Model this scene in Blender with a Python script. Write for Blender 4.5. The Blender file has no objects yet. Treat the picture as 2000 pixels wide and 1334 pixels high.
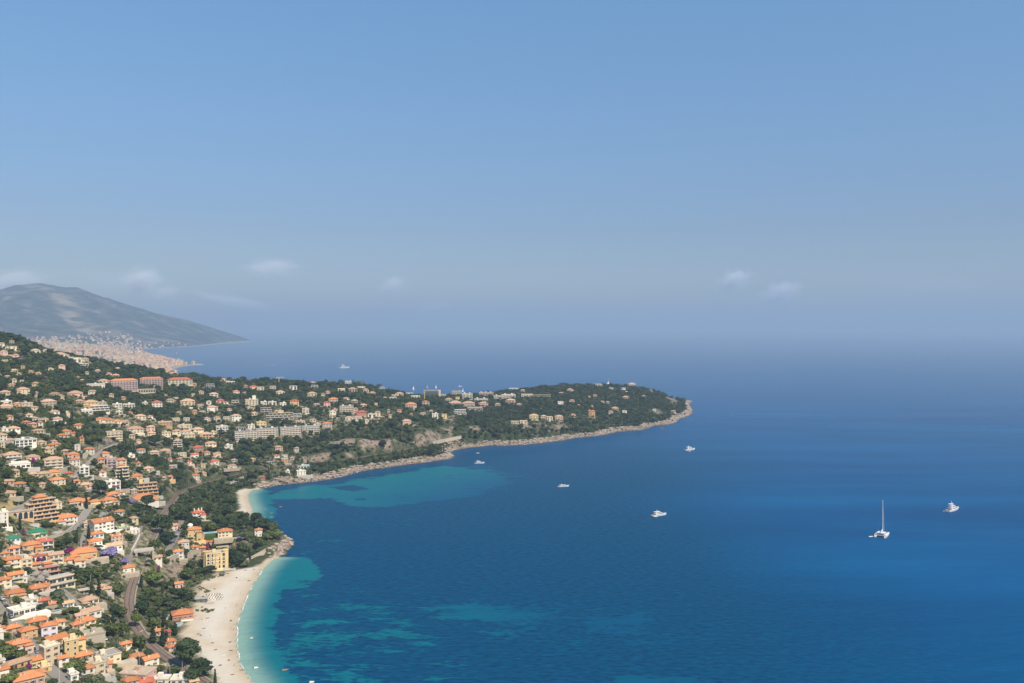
import bpy, bmesh, math, random
import numpy as np

rnd = random.Random(11)
nrs = np.random.RandomState(5)
scene = bpy.context.scene
COL = scene.collection

# ------------------------------------------------------------------ camera
F, CXP, CYP, HC = 1700.0, 1000.0, 667.0, 210.0        # focal length and centre in photo pixels, eye height in metres
PITCH = math.atan(27.0 / F)                            # horizon sits 27 px above the picture centre
cam_d = bpy.data.cameras.new('camera')
cam_d.lens, cam_d.sensor_width = 36.0 * F / 2000.0, 36.0
cam_d.clip_start, cam_d.clip_end = 1.0, 200000.0
cam = bpy.data.objects.new('camera', cam_d)
COL.objects.link(cam)
cam.location = (0, 0, HC)
cam.rotation_euler = (math.pi / 2 - PITCH, 0, 0)
scene.camera = cam

# ------------------------------------------------------------------ sky, sun, exposure
SUN_EL, SUN_AZ = math.radians(51), math.radians(134)   # azimuth clockwise from +Y (seen from above)
world = bpy.data.worlds.new('World')
scene.world = world
world.use_nodes = True
wn = world.node_tree
sky = wn.nodes.new('ShaderNodeTexSky')
sky.sky_type = 'NISHITA'
sky.sun_disc = False
sky.sun_elevation, sky.sun_rotation = SUN_EL, SUN_AZ
sky.altitude, sky.air_density, sky.dust_density, sky.ozone_density = 100, 1.0, 0.6, 2.0
bg = wn.nodes['Background']
# the photo's sky is nearly even from the zenith down to a greyish horizon: tone the Nishita sky by elevation
geo = wn.nodes.new('ShaderNodeTexCoord')
sep = wn.nodes.new('ShaderNodeSeparateXYZ')
wn.links.new(geo.outputs['Generated'], sep.inputs[0])
tone = wn.nodes.new('ShaderNodeValToRGB')
el = tone.color_ramp.elements
for _ in range(3):
    el.new(0.5)
for e_, (p_, c_) in zip(el, ((0.0, (.53, .545, .60)), (.11, (.505, .54, .635)), (.225, (.61, .745, .83)), (.35, (.70, .91, 1.0)), (1.0, (.73, .91, 1.0)))):
    e_.position, e_.color = p_, (*c_, 1)
wn.links.new(sep.outputs[2], tone.inputs[0])
mul = wn.nodes.new('ShaderNodeMix')
mul.data_type, mul.blend_type = 'RGBA', 'MULTIPLY'
mul.inputs['Factor'].default_value = 1.0
wn.links.new(sky.outputs[0], mul.inputs['A'])
wn.links.new(tone.outputs[0], mul.inputs['B'])
wn.links.new(mul.outputs['Result'], bg.inputs['Color'])
bg.inputs['Strength'].default_value = 0.132

sun_d = bpy.data.lights.new('sun', 'SUN')
sun_d.energy, sun_d.angle, sun_d.color = 5.0, math.radians(0.53), (1.0, 0.91, 0.78)
sun = bpy.data.objects.new('sun', sun_d)
COL.objects.link(sun)
sd_ = (math.sin(SUN_AZ) * math.cos(SUN_EL), math.cos(SUN_AZ) * math.cos(SUN_EL), math.sin(SUN_EL))
sun.rotation_euler = (math.pi / 2 - SUN_EL, 0, math.pi - SUN_AZ)
vs = scene.view_settings
vs.view_transform, vs.look, vs.exposure, vs.gamma = 'Standard', 'None', 0.25, 1.0
cy = scene.cycles
cy.max_bounces, cy.diffuse_bounces, cy.glossy_bounces, cy.transmission_bounces = 5, 2, 2, 2
cy.volume_bounces, cy.transparent_max_bounces = 3, 8
cy.use_denoising = True
cy.denoising_input_passes = 'RGB_ALBEDO_NORMAL'
cy.sample_clamp_indirect = 3.0

# ------------------------------------------------------------------ photo pixel <-> world
CP, SP = math.cos(PITCH), math.sin(PITCH)


def ray(px, py):
    u, v = (px - CXP) / F, -(py - CYP) / F
    return u, v * SP + CP, v * CP - SP


def sea_at(px, py, z=0.0):
    dx, dy, dz = ray(px, py)
    t = (z - HC) / dz
    return t * dx, t * dy


def at_depth(px, py, d):
    dx, dy, dz = ray(px, py)
    t = d / dy
    return t * dx, d, HC + t * dz


def project(X, Y, Z):
    zc = Y * CP - (Z - HC) * SP
    yc = Y * SP + (Z - HC) * CP
    return CXP + F * X / zc, CYP - F * yc / zc


# ------------------------------------------------------------------ numpy helpers
def vnoise(X, Y, seed=0):
    """Smooth value noise in 0..1 on a unit lattice."""
    xi, yi = np.floor(X).astype(np.int64), np.floor(Y).astype(np.int64)
    fx, fy = X - xi, Y - yi
    fx, fy = fx * fx * (3 - 2 * fx), fy * fy * (3 - 2 * fy)

    def h(a, b):
        n = (a * 374761393 + b * 668265263 + seed * 1442695041) & 0x7fffffff
        n = ((n ^ (n >> 13)) * 1274126177) & 0x7fffffff
        return ((n ^ (n >> 16)) & 0xffff) / 65535.0
    return (h(xi, yi) * (1 - fx) + h(xi + 1, yi) * fx) * (1 - fy) + (h(xi, yi + 1) * (1 - fx) + h(xi + 1, yi + 1) * fx) * fy


def fbm(X, Y, scale, seed=0, octs=4):
    out, amp, tot, s = 0.0, 1.0, 0.0, 1.0 / scale
    for k in range(octs):
        out = out + amp * vnoise(X * s + 13.7 * k, Y * s - 7.1 * k, seed + k)
        tot += amp
        amp *= 0.5
        s *= 2.0
    return out / tot


def sstep(a, b, x):
    t = np.clip((x - a) / (b - a), 0, 1)
    return t * t * (3 - 2 * t)


def inside(poly, X, Y):
    r = np.zeros(np.shape(X), bool)
    n = len(poly)
    for i in range(n):
        x1, y1 = poly[i]
        x2, y2 = poly[(i + 1) % n]
        if y1 == y2:
            continue
        c = ((y1 > Y) != (y2 > Y)) & (X < (x2 - x1) * (Y - y1) / (y2 - y1) + x1)
        r ^= c
    return r


def seg_dist(line, X, Y, closed=False):
    """Distance to a polyline; also the index of the closest segment."""
    best, idx = np.full(np.shape(X), 1e9), np.zeros(np.shape(X), np.int32)
    n = len(line)
    for i in range(n if closed else n - 1):
        x1, y1 = line[i][:2]
        x2, y2 = line[(i + 1) % n][:2]
        vx, vy = x2 - x1, y2 - y1
        L = vx * vx + vy * vy + 1e-9
        t = np.clip(((X - x1) * vx + (Y - y1) * vy) / L, 0, 1)
        d = np.hypot(X - (x1 + t * vx), Y - (y1 + t * vy))
        m = d < best
        best = np.where(m, d, best)
        idx = np.where(m, i, idx)
    return best, idx


def rbf_fit(pts, lam=0.0):
    P = np.array(pts, float)
    xy, z = P[:, :2] / 1000.0, P[:, 2]
    r2 = ((xy[:, None] - xy[None]) ** 2).sum(-1)
    K = 0.5 * r2 * np.log(r2 + 1e-12) + lam * np.eye(len(P))
    A = np.hstack([np.ones((len(P), 1)), xy])
    M = np.block([[K, A], [A.T, np.zeros((3, 3))]])
    w = np.linalg.solve(M, np.concatenate([z, np.zeros(3)]))

    def f(X, Y):
        X, Y = np.asarray(X, float) / 1000.0, np.asarray(Y, float) / 1000.0
        out = w[-3] + w[-2] * X + w[-1] * Y
        for (a, b), k in zip(xy, w):
            q = (X - a) ** 2 + (Y - b) ** 2
            out = out + k * 0.5 * q * np.log(q + 1e-12)
        return out
    return f


# ------------------------------------------------------------------ materials
MATS = {}


def nd(t, kind, **kw):
    n = t.nodes.new(kind)
    for k, v in kw.items():
        setattr(n, k, v)
    return n


def ramp(t, fac, stops):
    r = nd(t, 'ShaderNodeValToRGB')
    el = r.color_ramp.elements
    while len(el) < len(stops):
        el.new(0.5)
    for e, (p, c) in zip(el, stops):
        e.position = p
        e.color = (*c, 1) if len(c) == 3 else c
    t.links.new(fac, r.inputs[0])
    return r.outputs[0]


def noise(t, scale, detail=3, coord='Object', rough=0.55, vec=None):
    if vec is None:
        vec = nd(t, 'ShaderNodeTexCoord').outputs[coord]
    n = nd(t, 'ShaderNodeTexNoise')
    n.inputs['Scale'].default_value = scale
    n.inputs['Detail'].default_value = detail
    n.inputs['Roughness'].default_value = rough
    t.links.new(vec, n.inputs['Vector'])
    return n.outputs[0]


def mixc(t, fac, a, b, mode='MIX'):
    m = nd(t, 'ShaderNodeMix', data_type='RGBA', blend_type=mode)
    for sock, v in ((m.inputs['Factor'], fac), (m.inputs['A'], a), (m.inputs['B'], b)):
        if isinstance(v, (int, float)):
            sock.default_value = v
        elif isinstance(v, tuple):
            sock.default_value = (*v, 1)
        else:
            t.links.new(v, sock)
    return m.outputs['Result']


def math_(t, op, a, b=0.0, c=0.0, clamp=False):
    m = nd(t, 'ShaderNodeMath', operation=op, use_clamp=clamp)
    for s, v in zip(m.inputs, (a, b, c)):
        if isinstance(v, (int, float)):
            s.default_value = v
        else:
            t.links.new(v, s)
    return m.outputs[0]


def attr(t, name):
    a = nd(t, 'ShaderNodeAttribute', attribute_name=name)
    return a.outputs['Fac']


def new_mat(name, rough=0.8, spec=0.3):
    m = bpy.data.materials.new(name)
    m.use_nodes = True
    t = m.node_tree
    b = t.nodes['Principled BSDF']
    b.inputs['Roughness'].default_value = rough
    b.inputs['Specular IOR Level'].default_value = spec
    MATS[name] = m
    return m, t, b


def plain(name, col, rough=0.75, spec=0.25, var=0.14, scale=0.35, rand=0.16, metal=0.0):
    """One colour with weather staining and a little difference from object to object."""
    if name in MATS:
        return MATS[name]
    m, t, b = new_mat(name, rough, spec)
    b.inputs['Metallic'].default_value = metal
    n = noise(t, scale, 4)
    n2 = noise(t, scale * 9, 2)
    s = math_(t, 'MULTIPLY_ADD', n, var * 2, 1 - var)
    s = math_(t, 'MULTIPLY', s, math_(t, 'MULTIPLY_ADD', n2, var, 1 - var / 2))
    rn = nd(t, 'ShaderNodeObjectInfo').outputs['Random']
    s = math_(t, 'MULTIPLY', s, math_(t, 'MULTIPLY_ADD', rn, rand * 2, 1 - rand))
    cx = nd(t, 'ShaderNodeCombineXYZ')
    for i in range(3):
        t.links.new(s, cx.inputs[i])
    t.links.new(mixc(t, 1.0, col, cx.outputs[0], 'MULTIPLY'), b.inputs['Base Color'])
    return m


WALL = dict(w=((.73, .66, .54), 'white'), c=((.67, .54, .35), 'cream'), y=((.70, .505, .235), 'yellow'), p=((.64, .43, .33), 'pink'),
            o=((.62, .37, .18), 'ochre'), g=((.60, .53, .44), 'grey'), s=((.47, .39, .29), 'stone'), l=((.72, .67, .70), 'lilac white'),
            r=((.52, .22, .14), 'terracotta'), d=((.13, .14, .15), 'dark grey'))
ROOF = dict(o=((.52, .205, .085), 'orange tiled roof'), t=((.48, .30, .19), 'tan tiled roof'), r=((.43, .12, .07), 'red tiled roof'),
            s=((.50, .34, .19), 'sandy tiled roof'), n=((.03, .20, .11), 'green roof'), g=((.35, .32, .28), 'grey flat roof'),
            w=((.60, .55, .46), 'white flat roof'), b=((.47, .38, .27), 'beige flat roof'), u=((.10, .34, .36), 'pale blue roof'))
for k, (c, n) in WALL.items():
    plain('wall ' + n, c, 0.85, 0.15)
for k, (c, n) in ROOF.items():
    plain('roof ' + n, c, 0.85, 0.15, var=0.25, scale=0.5)
M_GLASS = plain('dark window glass', (.040, .045, .050), 0.2, 0.3, 0.1)
M_FRAME = plain('white window frame', (.70, .68, .62), 0.6)
M_SHUT_B = plain('blue shutter', (.16, .30, .42), 0.7)
M_SHUT_G = plain('green shutter', (.12, .20, .13), 0.7)
M_SHUT_N = plain('brown shutter', (.20, .12, .07), 0.7)
M_RAIL = plain('pale balcony rail', (.66, .59, .49), 0.7)
M_CONC = plain('concrete', (.46, .41, .34), 0.9, 0.15, 0.25, 0.15)
M_STONE = plain('retaining stone', (.44, .36, .26), 0.95, 0.1, 0.35, 0.2)
M_ASPH = plain('asphalt', (.25, .22, .185), 0.9, 0.2, 0.2, 0.05)
M_BALL = plain('railway ballast', (.145, .092, .064), 0.95, 0.1, 0.3, 0.1)
M_STEEL = plain('rail steel', (.30, .27, .24), 0.4, 0.5, 0.1, metal=0.6)
M_PAINTW = plain('white road paint', (.70, .69, .64), 0.8)
M_POOL = plain('pool water', (.10, .46, .52), 0.1, 0.5, 0.08)
M_GEL = plain('white gelcoat', (.80, .79, .76), 0.25, 0.5, 0.04, rand=0.03)
M_GELD = plain('navy gelcoat', (.02, .03, .05), 0.25, 0.5, 0.05)
M_TEAK = plain('teak deck', (.42, .27, .15), 0.8)
M_TRUNK = plain('tree bark', (.13, .09, .06), 0.95, 0.1, 0.3, 1.0)
M_MAST = plain('mast alloy', (.68, .69, .70), 0.35, 0.5, 0.05)
M_RUBBER = plain('black rubber', (.02, .02, .02), 0.8)
M_WOOD = plain('weathered wood', (.24, .17, .11), 0.9)
M_MATW = plain('pale beach mat', (.66, .60, .50), 0.9)
M_FOAM = plain('sea foam', (.78, .80, .80), 0.7, 0.2, 0.15, 0.3, 0.0)
M_SKIN = plain('skin', (.50, .30, .21), 0.6)
M_HAIR = plain('dark hair', (.05, .03, .02), 0.6)

# ------------------------------------------------------------------ mesh helpers
def link(name, me, parent=None, loc=None):
    o = bpy.data.objects.new(name, me)
    COL.objects.link(o)
    if parent:
        o.parent = parent
    if loc is not None:
        o.location = loc
    return o


def np_mesh(name, V, faces, mats, smooth=True):
    """Fast mesh from arrays: faces is (n,4) or (n,3)."""
    me = bpy.data.meshes.new(name)
    n, k = faces.shape
    me.vertices.add(len(V))
    me.vertices.foreach_set('co', np.asarray(V, np.float32).ravel())
    me.loops.add(n * k)
    me.loops.foreach_set('vertex_index', faces.astype(np.int32).ravel())
    me.polygons.add(n)
    me.polygons.foreach_set('loop_start', np.arange(0, n * k, k, dtype=np.int32))
    me.polygons.foreach_set('use_smooth', np.full(n, smooth))
    me.update(calc_edges=True)
    for m in mats:
        me.materials.append(m)
    return me


def fattr(me, name, vals):
    a = me.attributes.new(name, 'FLOAT', 'POINT')
    a.data.foreach_set('value', np.asarray(vals, np.float32).ravel())


class MB:
    """Collects boxes, prisms and tubes and links them as one mesh object."""

    def __init__(self):
        self.v, self.f, self.m, self.mats = [], [], [], []

    def mi(self, mat):
        if mat not in self.mats:
            self.mats.append(mat)
        return self.mats.index(mat)

    def poly(self, pts, faces, mat):
        k, i = len(self.v), self.mi(mat)
        self.v += [tuple(p) for p in pts]
        self.f += [tuple(k + a for a in f) for f in faces]
        self.m += [i] * len(faces)
        return self

    def box(self, x0, x1, y0, y1, z0, z1, mat):
        return self.poly([(x0, y0, z0), (x1, y0, z0), (x1, y1, z0), (x0, y1, z0), (x0, y0, z1), (x1, y0, z1), (x1, y1, z1), (x0, y1, z1)],
                         [(3, 2, 1, 0), (4, 5, 6, 7), (0, 1, 5, 4), (1, 2, 6, 5), (2, 3, 7, 6), (3, 0, 4, 7)], mat)

    def rings(self, rs, mat, cap=True):
        """Loft through rings of equal point count."""
        n = len(rs[0])
        pts = [p for r in rs for p in r]
        fs = []
        for a in range(len(rs) - 1):
            for i in range(n):
                j = (i + 1) % n
                fs.append((a * n + i, a * n + j, (a + 1) * n + j, (a + 1) * n + i))
        if cap:
            fs.append(tuple(range(n - 1, -1, -1)))
            fs.append(tuple((len(rs) - 1) * n + i for i in range(n)))
        return self.poly(pts, fs, mat)

    def tube(self, a, b, r0, r1, mat, n=6):
        a, b = np.array(a, float), np.array(b, float)
        d = (b - a) / (np.linalg.norm(b - a) + 1e-9)
        u = np.cross(d, (0, 0, 1) if abs(d[2]) < .9 else (1, 0, 0))
        u /= np.linalg.norm(u)
        w = np.cross(d, u)
        R = [[tuple(c + r * (math.cos(2 * math.pi * i / n) * u + math.sin(2 * math.pi * i / n) * w)) for i in range(n)] for c, r in ((a, r0), (b, r1))]
        return self.rings(R, mat)

    def mesh(self, name, smooth=False):
        me = bpy.data.meshes.new(name)
        me.from_pydata(self.v, [], self.f)
        for m in self.mats:
            me.materials.append(m)
        me.polygons.foreach_set('material_index', self.m)
        if smooth:
            me.polygons.foreach_set('use_smooth', [True] * len(self.f))
        me.update()
        return me

    def build(self, name, parent=None, loc=None, smooth=False):
        return link(name, self.mesh(name, smooth), parent, loc)


def tag(o, label=None, cat=None, group=None, kind=None):
    for k, v in (('label', label), ('category', cat), ('group', group), ('kind', kind)):
        if v:
            o[k] = v
    return o


def thing(name, loc, rz=0.0, label=None, cat=None, group=None, scale=1.0):
    o = bpy.data.objects.new(name, None)
    COL.objects.link(o)
    o.location = loc
    o.rotation_euler = (0, 0, rz)
    o.scale = (scale,) * 3 if isinstance(scale, (int, float)) else scale
    return tag(o, label, cat, group)


def kids(o):
    return list(o.children)


def dup(root, loc, rz, label=None, group=None, scale=None):
    r = root.copy()
    COL.objects.link(r)
    r.location, r.rotation_euler = loc, (0, 0, rz)
    if scale:
        r.scale = (scale,) * 3 if isinstance(scale, (int, float)) else scale
    tag(r, label, None, group)
    for ch in kids(root):
        c = ch.copy()
        COL.objects.link(c)
        c.parent = r
        for g in kids(ch):
            d = g.copy()
            COL.objects.link(d)
            d.parent = c
    return r


# ------------------------------------------------------------------ the coast (photo pixels of the waterline -> sea level)
BEACH_W = [(498, 1334), (484, 1316), (472, 1296), (466, 1270), (465, 1250), (466, 1220), (476, 1188), (490, 1154), (510, 1120), (534, 1093)]
POINT_W = [(549, 1089), (560, 1076), (572, 1064), (568, 1056), (553, 1049), (540, 1040), (522, 1033), (500, 1024)]
COVE_W = [(486, 1018), (492, 1006), (495, 994), (488, 980), (486, 966), (494, 957)]
ROCK_W = [(508, 955), (520, 953), (534, 949), (556, 946), (590, 944), (612, 940), (632, 938), (650, 935), (675, 929), (700, 922), (725, 917), (750, 914), (775, 910), (795, 908),
          (812, 905), (832, 903), (850, 900), (870, 898), (884, 894), (884, 890), (873, 886.5), (884, 881), (896, 877.5), (912, 875), (950, 871), (962, 870.5), (990, 870.5), (1025, 868.5),
          (1050, 866), (1075, 863), (1100, 860), (1125, 855), (1150, 853), (1175, 850), (1195, 845), (1212, 843), (1232, 841), (1250, 840), (1265, 836), (1275, 832), (1295, 830), (1312, 828), (1320, 823), (1326, 818), (1338, 814),
          (1347, 810), (1351, 802), (1347, 796), (1344, 791)]
S_beach = [(40, 240), (-20, 330), (-90, 400), (-122, 450)] + [sea_at(*p) for p in BEACH_W]
S_point = [sea_at(*p) for p in POINT_W]
S_cove = [sea_at(*p) for p in COVE_W]
S_rock = [sea_at(*p) for p in ROCK_W]
S_back = [(512, 2480), (470, 2600), (380, 2690), (250, 2730), (100, 2690), (-80, 2610), (-200, 2600), (-310, 2680), (-420, 2820), (-520, 2960), (-640, 3040)]
SHORE = S_beach + S_point + S_cove + S_rock + S_back
SEG_BEACH = np.zeros(len(SHORE), bool)
SEG_BEACH[:len(S_beach)] = True
c0 = len(S_beach) + len(S_point)
SEG_BEACH[c0:c0 + len(S_cove)] = True
LAND = SHORE + [(-2500, 3600), (-2500, 150), (0, 150)]

# ground heights read off the photo: pixel, height in metres (or forward distance when 'd')
GP = [(0, 1334, 32), (0, 1200, 37), (0, 1100, 46), (0, 1000, 64), (0, 900, 85), (0, 800, 117), (0, 720, 'd', 1290), (0, 672, 'd', 1480), (0, 652, 'd', 1580),
      (-200, 1334, 52), (-200, 1100, 72), (-250, 900, 112), (-250, 750, 'd', 1250), (-250, 640, 'd', 1650),
      (120, 1334, 27), (120, 1200, 29), (120, 1100, 36), (120, 1000, 51), (120, 900, 73), (120, 800, 105), (120, 730, 'd', 1380), (120, 700, 'd', 1560),
      (60, 676, 'd', 1540),
      (250, 1334, 22), (250, 1200, 17), (250, 1100, 26), (250, 1000, 43), (250, 900, 63), (250, 800, 95), (250, 750, 'd', 1460), (250, 720, 'd', 1660), (185, 709, 'd', 1620),
      (300, 1272, 14), (335, 1200, 9), (360, 1240, 4), (385, 1215, 2.5), (390, 1275, 3), (385, 1170, 2.5), (412, 1312, 2.5), (430, 1125, 2.5), (462, 1112, 2.5), (395, 1334, 7), (340, 1130, 8), (300, 1170, 11),
      (345, 1098, 18), (390, 1086, 18), (360, 1060, 20), (430, 1060, 17), (430, 1112, 6), (480, 1065, 12), (520, 1052, 8), (505, 1040, 8), (330, 1030, 21), (400, 1010, 13), (440, 1000, 8), (455, 975, 8),
      (400, 945, 18), (400, 900, 30), (400, 850, 49), (400, 800, 75), (400, 765, 'd', 1600), (400, 740, 'd', 1770), (325, 730, 'd', 1720),
      (500, 925, 14), (520, 890, 25), (520, 850, 45), (520, 800, 72), (520, 745, 'd', 1820),
      (600, 905, 13), (600, 872, 29), (600, 845, 42), (600, 800, 67), (600, 770, 82), (620, 749, 'd', 1870),
      (700, 895, 13), (700, 868, 24), (700, 850, 40), (700, 800, 64), (700, 755, 'd', 1890), (760, 884, 14), (760, 866, 22), (765, 850, 38), (765, 770, 'd', 1830),
      (800, 878, 14), (800, 862, 22), (800, 842, 37), (800, 805, 55), (800, 778, 'd', 1880), (850, 872, 14), (860, 846, 30), (860, 800, 48), (850, 777, 'd', 1990),
      (900, 862, 14), (920, 845, 22), (930, 815, 35), (930, 780, 46), (930, 772, 'd', 2080),
      (1000, 853, 14), (1000, 825, 28), (1000, 790, 44), (1000, 770, 'd', 2120), (1000, 762, 'd', 2230), (1060, 757, 'd', 2290),
      (1100, 845, 12), (1100, 820, 26), (1100, 785, 42), (1100, 755, 'd', 2350), (1200, 833, 10), (1200, 808, 22), (1200, 778, 38), (1190, 753, 'd', 2400),
      (1260, 822, 9), (1265, 795, 23), (1255, 759, 'd', 2420), (1300, 812, 9), (1300, 785, 20), (1302, 772, 'd', 2430), (1328, 795, 8), (1330, 788, 9)]
ctl = []
for g in GP:
    if g[2] == 'd':
        ctl.append(at_depth(g[0], g[1], g[3]))
    else:
        ctl.append((*sea_at(g[0], g[1], g[2]), g[2]))
ctl += [(-150, 330, 12), (-420, 300, 60), (-700, 350, 120), (-1000, 500, 170), (-1300, 900, 200), (-1700, 1500, 260), (-1500, 2200, 150), (-1100, 2200, 130), (-900, 2600, 60), (-600, 2150, 85), (-650, 2600, 40),
        (-330, 2250, 55), (-350, 2600, 22), (-150, 2300, 35), (-150, 2600, 14), (50, 2550, 28), (250, 2650, 30), (380, 2600, 14), (420, 2500, 15), (-1600, 3000, 60)]
for s in SHORE[::2]:
    ctl.append((s[0], s[1], 0.0))
HF = rbf_fit(ctl, 2e-4)


def gl(a, b, s):
    return list(np.arange(a, b, s))


GX = np.array(gl(-1520, -700, 12) + gl(-700, -62, 3.4) + gl(-62, 660, 7) + [660.])
GY = np.array(gl(220, 430, 10) + gl(430, 1250, 3.0) + gl(1250, 1960, 5.5) + gl(1960, 3300, 15) + [3300.])
XX, YY = np.meshgrid(GX, GY)
SDIST, SEGI = seg_dist(SHORE, XX, YY)
LMASK = inside(LAND, XX, YY)
SD = np.where(LMASK, SDIST, -SDIST)
BEACHY = SEG_BEACH[np.clip(SEGI, 0, len(SHORE) - 1)]
raw = np.maximum(HF(XX, YY), 2.0) + (fbm(XX, YY, 60, 3) - .5) * 4.0
rug = fbm(XX, YY, 14, 9, 3)
prof_r = 2.0 + 5.5 * sstep(0, 16, SD) + (rug - .5) * 7.0 * sstep(0, 10, SD)
prof_b = 0.25 + 0.055 * np.clip(SD, 0, 60)
wr = sstep(6, 46, SD)
h_r = prof_r * (1 - wr) + np.maximum(raw, prof_r * .6) * wr
wb = sstep(50, 95, SD)
h_b = prof_b * (1 - wb) + np.maximum(raw, prof_b) * wb
HH = np.where(BEACHY, h_b, h_r)
# the crest of the ridge, where the hillside turns down towards the next bay: photo x, skyline y, distance
CREST = np.array([(-300, 640, 1620), (0, 656, 1580), (60, 676, 1600), (100, 692, 1620), (150, 703, 1640), (200, 713, 1650), (250, 722, 1670), (300, 729, 1700), (350, 735.5, 1730), (400, 741, 1770), (450, 745, 1790), (500, 748.5, 1810), (550, 751, 1830), (600, 753, 1850),
                  (650, 754, 1870), (700, 756, 1890), (750, 766, 1890), (780, 774, 1890), (850, 777, 1990), (900, 776, 2060), (950, 771, 2140), (1000, 765, 2220), (1060, 760, 2300), (1100, 757.5, 2340), (1190, 755, 2400), (1260, 761, 2420), (1300, 774, 2430), (1345, 792, 2440), (1500, 792, 2450)])
pxc_, _ = project(XX, np.maximum(YY, 300), HH)
cy_, cd_ = np.interp(pxc_, CREST[:, 0], CREST[:, 1]), np.interp(pxc_, CREST[:, 0], CREST[:, 2])
los = at_depth(pxc_, cy_, YY)[2]
back = np.clip(YY - cd_, 0, None)
cap = np.where(YY > 1100, los - np.where(back > 0, .5 * back ** 1.0 * .16 + 3 * sstep(0, 120, back), 0), 1e9)
HH = np.minimum(HH, np.maximum(cap, 1.6))
HH = np.where(SD > 0, HH, -0.4 - 0.25 * SDIST)
HH = np.maximum(HH, -25)


def height(x, y, grid=None):
    g = HH if grid is None else grid
    x, y = np.asarray(x, float), np.asarray(y, float)
    i = np.clip(np.searchsorted(GX, x) - 1, 0, len(GX) - 2)
    j = np.clip(np.searchsorted(GY, y) - 1, 0, len(GY) - 2)
    fx = np.clip((x - GX[i]) / (GX[i + 1] - GX[i]), 0, 1)
    fy = np.clip((y - GY[j]) / (GY[j + 1] - GY[j]), 0, 1)
    return (g[j, i] * (1 - fx) + g[j, i + 1] * fx) * (1 - fy) + (g[j + 1, i] * (1 - fx) + g[j + 1, i + 1] * fx) * fy


RT = np.concatenate([np.arange(300, 1300, 1.0), np.arange(1300, 3200, 2.0)])


def ground(px, py):
    """The point of the hillside a pixel of the photo looks at."""
    for k in range(40):
        dx, dy, dz = ray(px, py + k * 1.0)
        t = RT / dy
        below = (HC + t * dz) < np.maximum(height(t * dx, RT), 0.0)
        if below.any():
            i = int(np.argmax(below))
            X, Y = t[i] * dx, RT[i]
            return float(X), float(Y), float(max(height(X, Y), 0.0))
    raise ValueError((px, py))


# ------------------------------------------------------------------ roads and railway: level the ground under them
RAIL_PX = [(402, 1338), (384, 1322), (350, 1300), (322, 1285), (304, 1272), (286, 1255), (268, 1234), (256, 1214), (250, 1196), (249, 1180), (252, 1160), (259, 1140), (266, 1120), (273, 1100),
           (283, 1078), (293, 1056), (304, 1036), (314, 1012), (322, 997), (334, 982), (343, 968), (356, 958), (378, 949), (405, 941), (432, 934), (456, 928), (486, 921), (530, 913), (572, 908),
           (640, 902), (700, 894), (756, 884), (800, 876), (842, 868.5), (872, 863), (902, 857.5)]
ROADS = [('street', 6.5, [(14, 1192), (26, 1212), (41, 1238), (54, 1254), (66, 1272), (80, 1289), (97, 1306), (114, 1322), (134, 1338)]),
         ('street', 9.0, [(-8, 1172), (8, 1178), (17, 1187), (16, 1198)]),
         ('hillside_road', 5.5, [(232, 865), (212, 873), (196, 881), (183, 894), (172, 906), (158, 915), (146, 926), (150, 934)]),
         ('hillside_road', 5.5, [(207, 934), (197, 944), (184, 954), (170, 962)]),
         ('corniche_road', 7.0, [(-6, 1003), (22, 998), (42, 991), (60, 980), (72, 970), (81, 964)]),
         ('viaduct_road', 5.5, [(184, 978), (178, 985), (172, 996), (163, 1010), (154, 1022), (143, 1033), (128, 1042), (108, 1049), (88, 1054), (62, 1064), (30, 1072), (2, 1078)]),
         ('lane', 3.6, [(178, 1018), (172, 1030), (164, 1044), (158, 1056), (161, 1070), (163, 1078)]),
         ('lane', 3.6, [(196, 1010), (200, 1000), (208, 994), (212, 1000), (206, 1008)]),
         ('villa_lane', 5.0, [(354, 1017), (352, 1030), (347, 1044), (340, 1058), (330, 1070), (321, 1082)]),
         ('railside_lane', 3.2, [(276, 1028), (271, 1046), (262, 1068), (254, 1090), (250, 1106)]),
         ('lane', 4.0, [(120, 1152), (134, 1160), (146, 1172), (158, 1184)])]


def resample(P, step):
    P = np.array(P, float)
    d = np.concatenate([[0], np.cumsum(np.hypot(*(P[1:, :2] - P[:-1, :2]).T))])
    n = max(2, int(d[-1] / step))
    s = np.linspace(0, d[-1], n)
    return np.stack([np.interp(s, d, P[:, k]) for k in range(P.shape[1])], 1)


def smooth_line(P, n):
    P = P.copy()
    for _ in range(n):
        P[1:-1] = P[:-2] * .25 + P[1:-1] * .5 + P[2:] * .25
    return P


LINES = []
for nm, w, px in [('railway', 7.0, RAIL_PX)] + ROADS:
    L = smooth_line(resample([ground(*p) for p in px], 5.0), 12 if nm != 'railway' else 30)
    L[:, 2] = np.maximum(L[:, 2], 2.5)
    LINES.append((nm, w, L))
for nm, w, L in LINES:
    bx = (XX > L[:, 0].min() - 20) & (XX < L[:, 0].max() + 20) & (YY > L[:, 1].min() - 20) & (YY < L[:, 1].max() + 20)
    jj, ii = np.where(bx)
    d2 = (XX[jj, ii][:, None] - L[None, :, 0]) ** 2 + (YY[jj, ii][:, None] - L[None, :, 1]) ** 2
    k = d2.argmin(1)
    d = np.sqrt(d2[np.arange(len(k)), k])
    wgt = 1 - sstep(w / 2 + 2.5, w / 2 + 9, d)
    HH[jj, ii] = HH[jj, ii] * (1 - wgt) + (L[k, 2] - .45) * wgt
ROADMASK = np.zeros_like(HH)
for nm, w, L in LINES:
    d, _ = seg_dist(L[::2], XX, YY)
    ROADMASK = np.maximum(ROADMASK, 1 - sstep(w / 2, w / 2 + 4, d))


def gpoly(px):
    return [ground(*p)[:2] for p in px]


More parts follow.
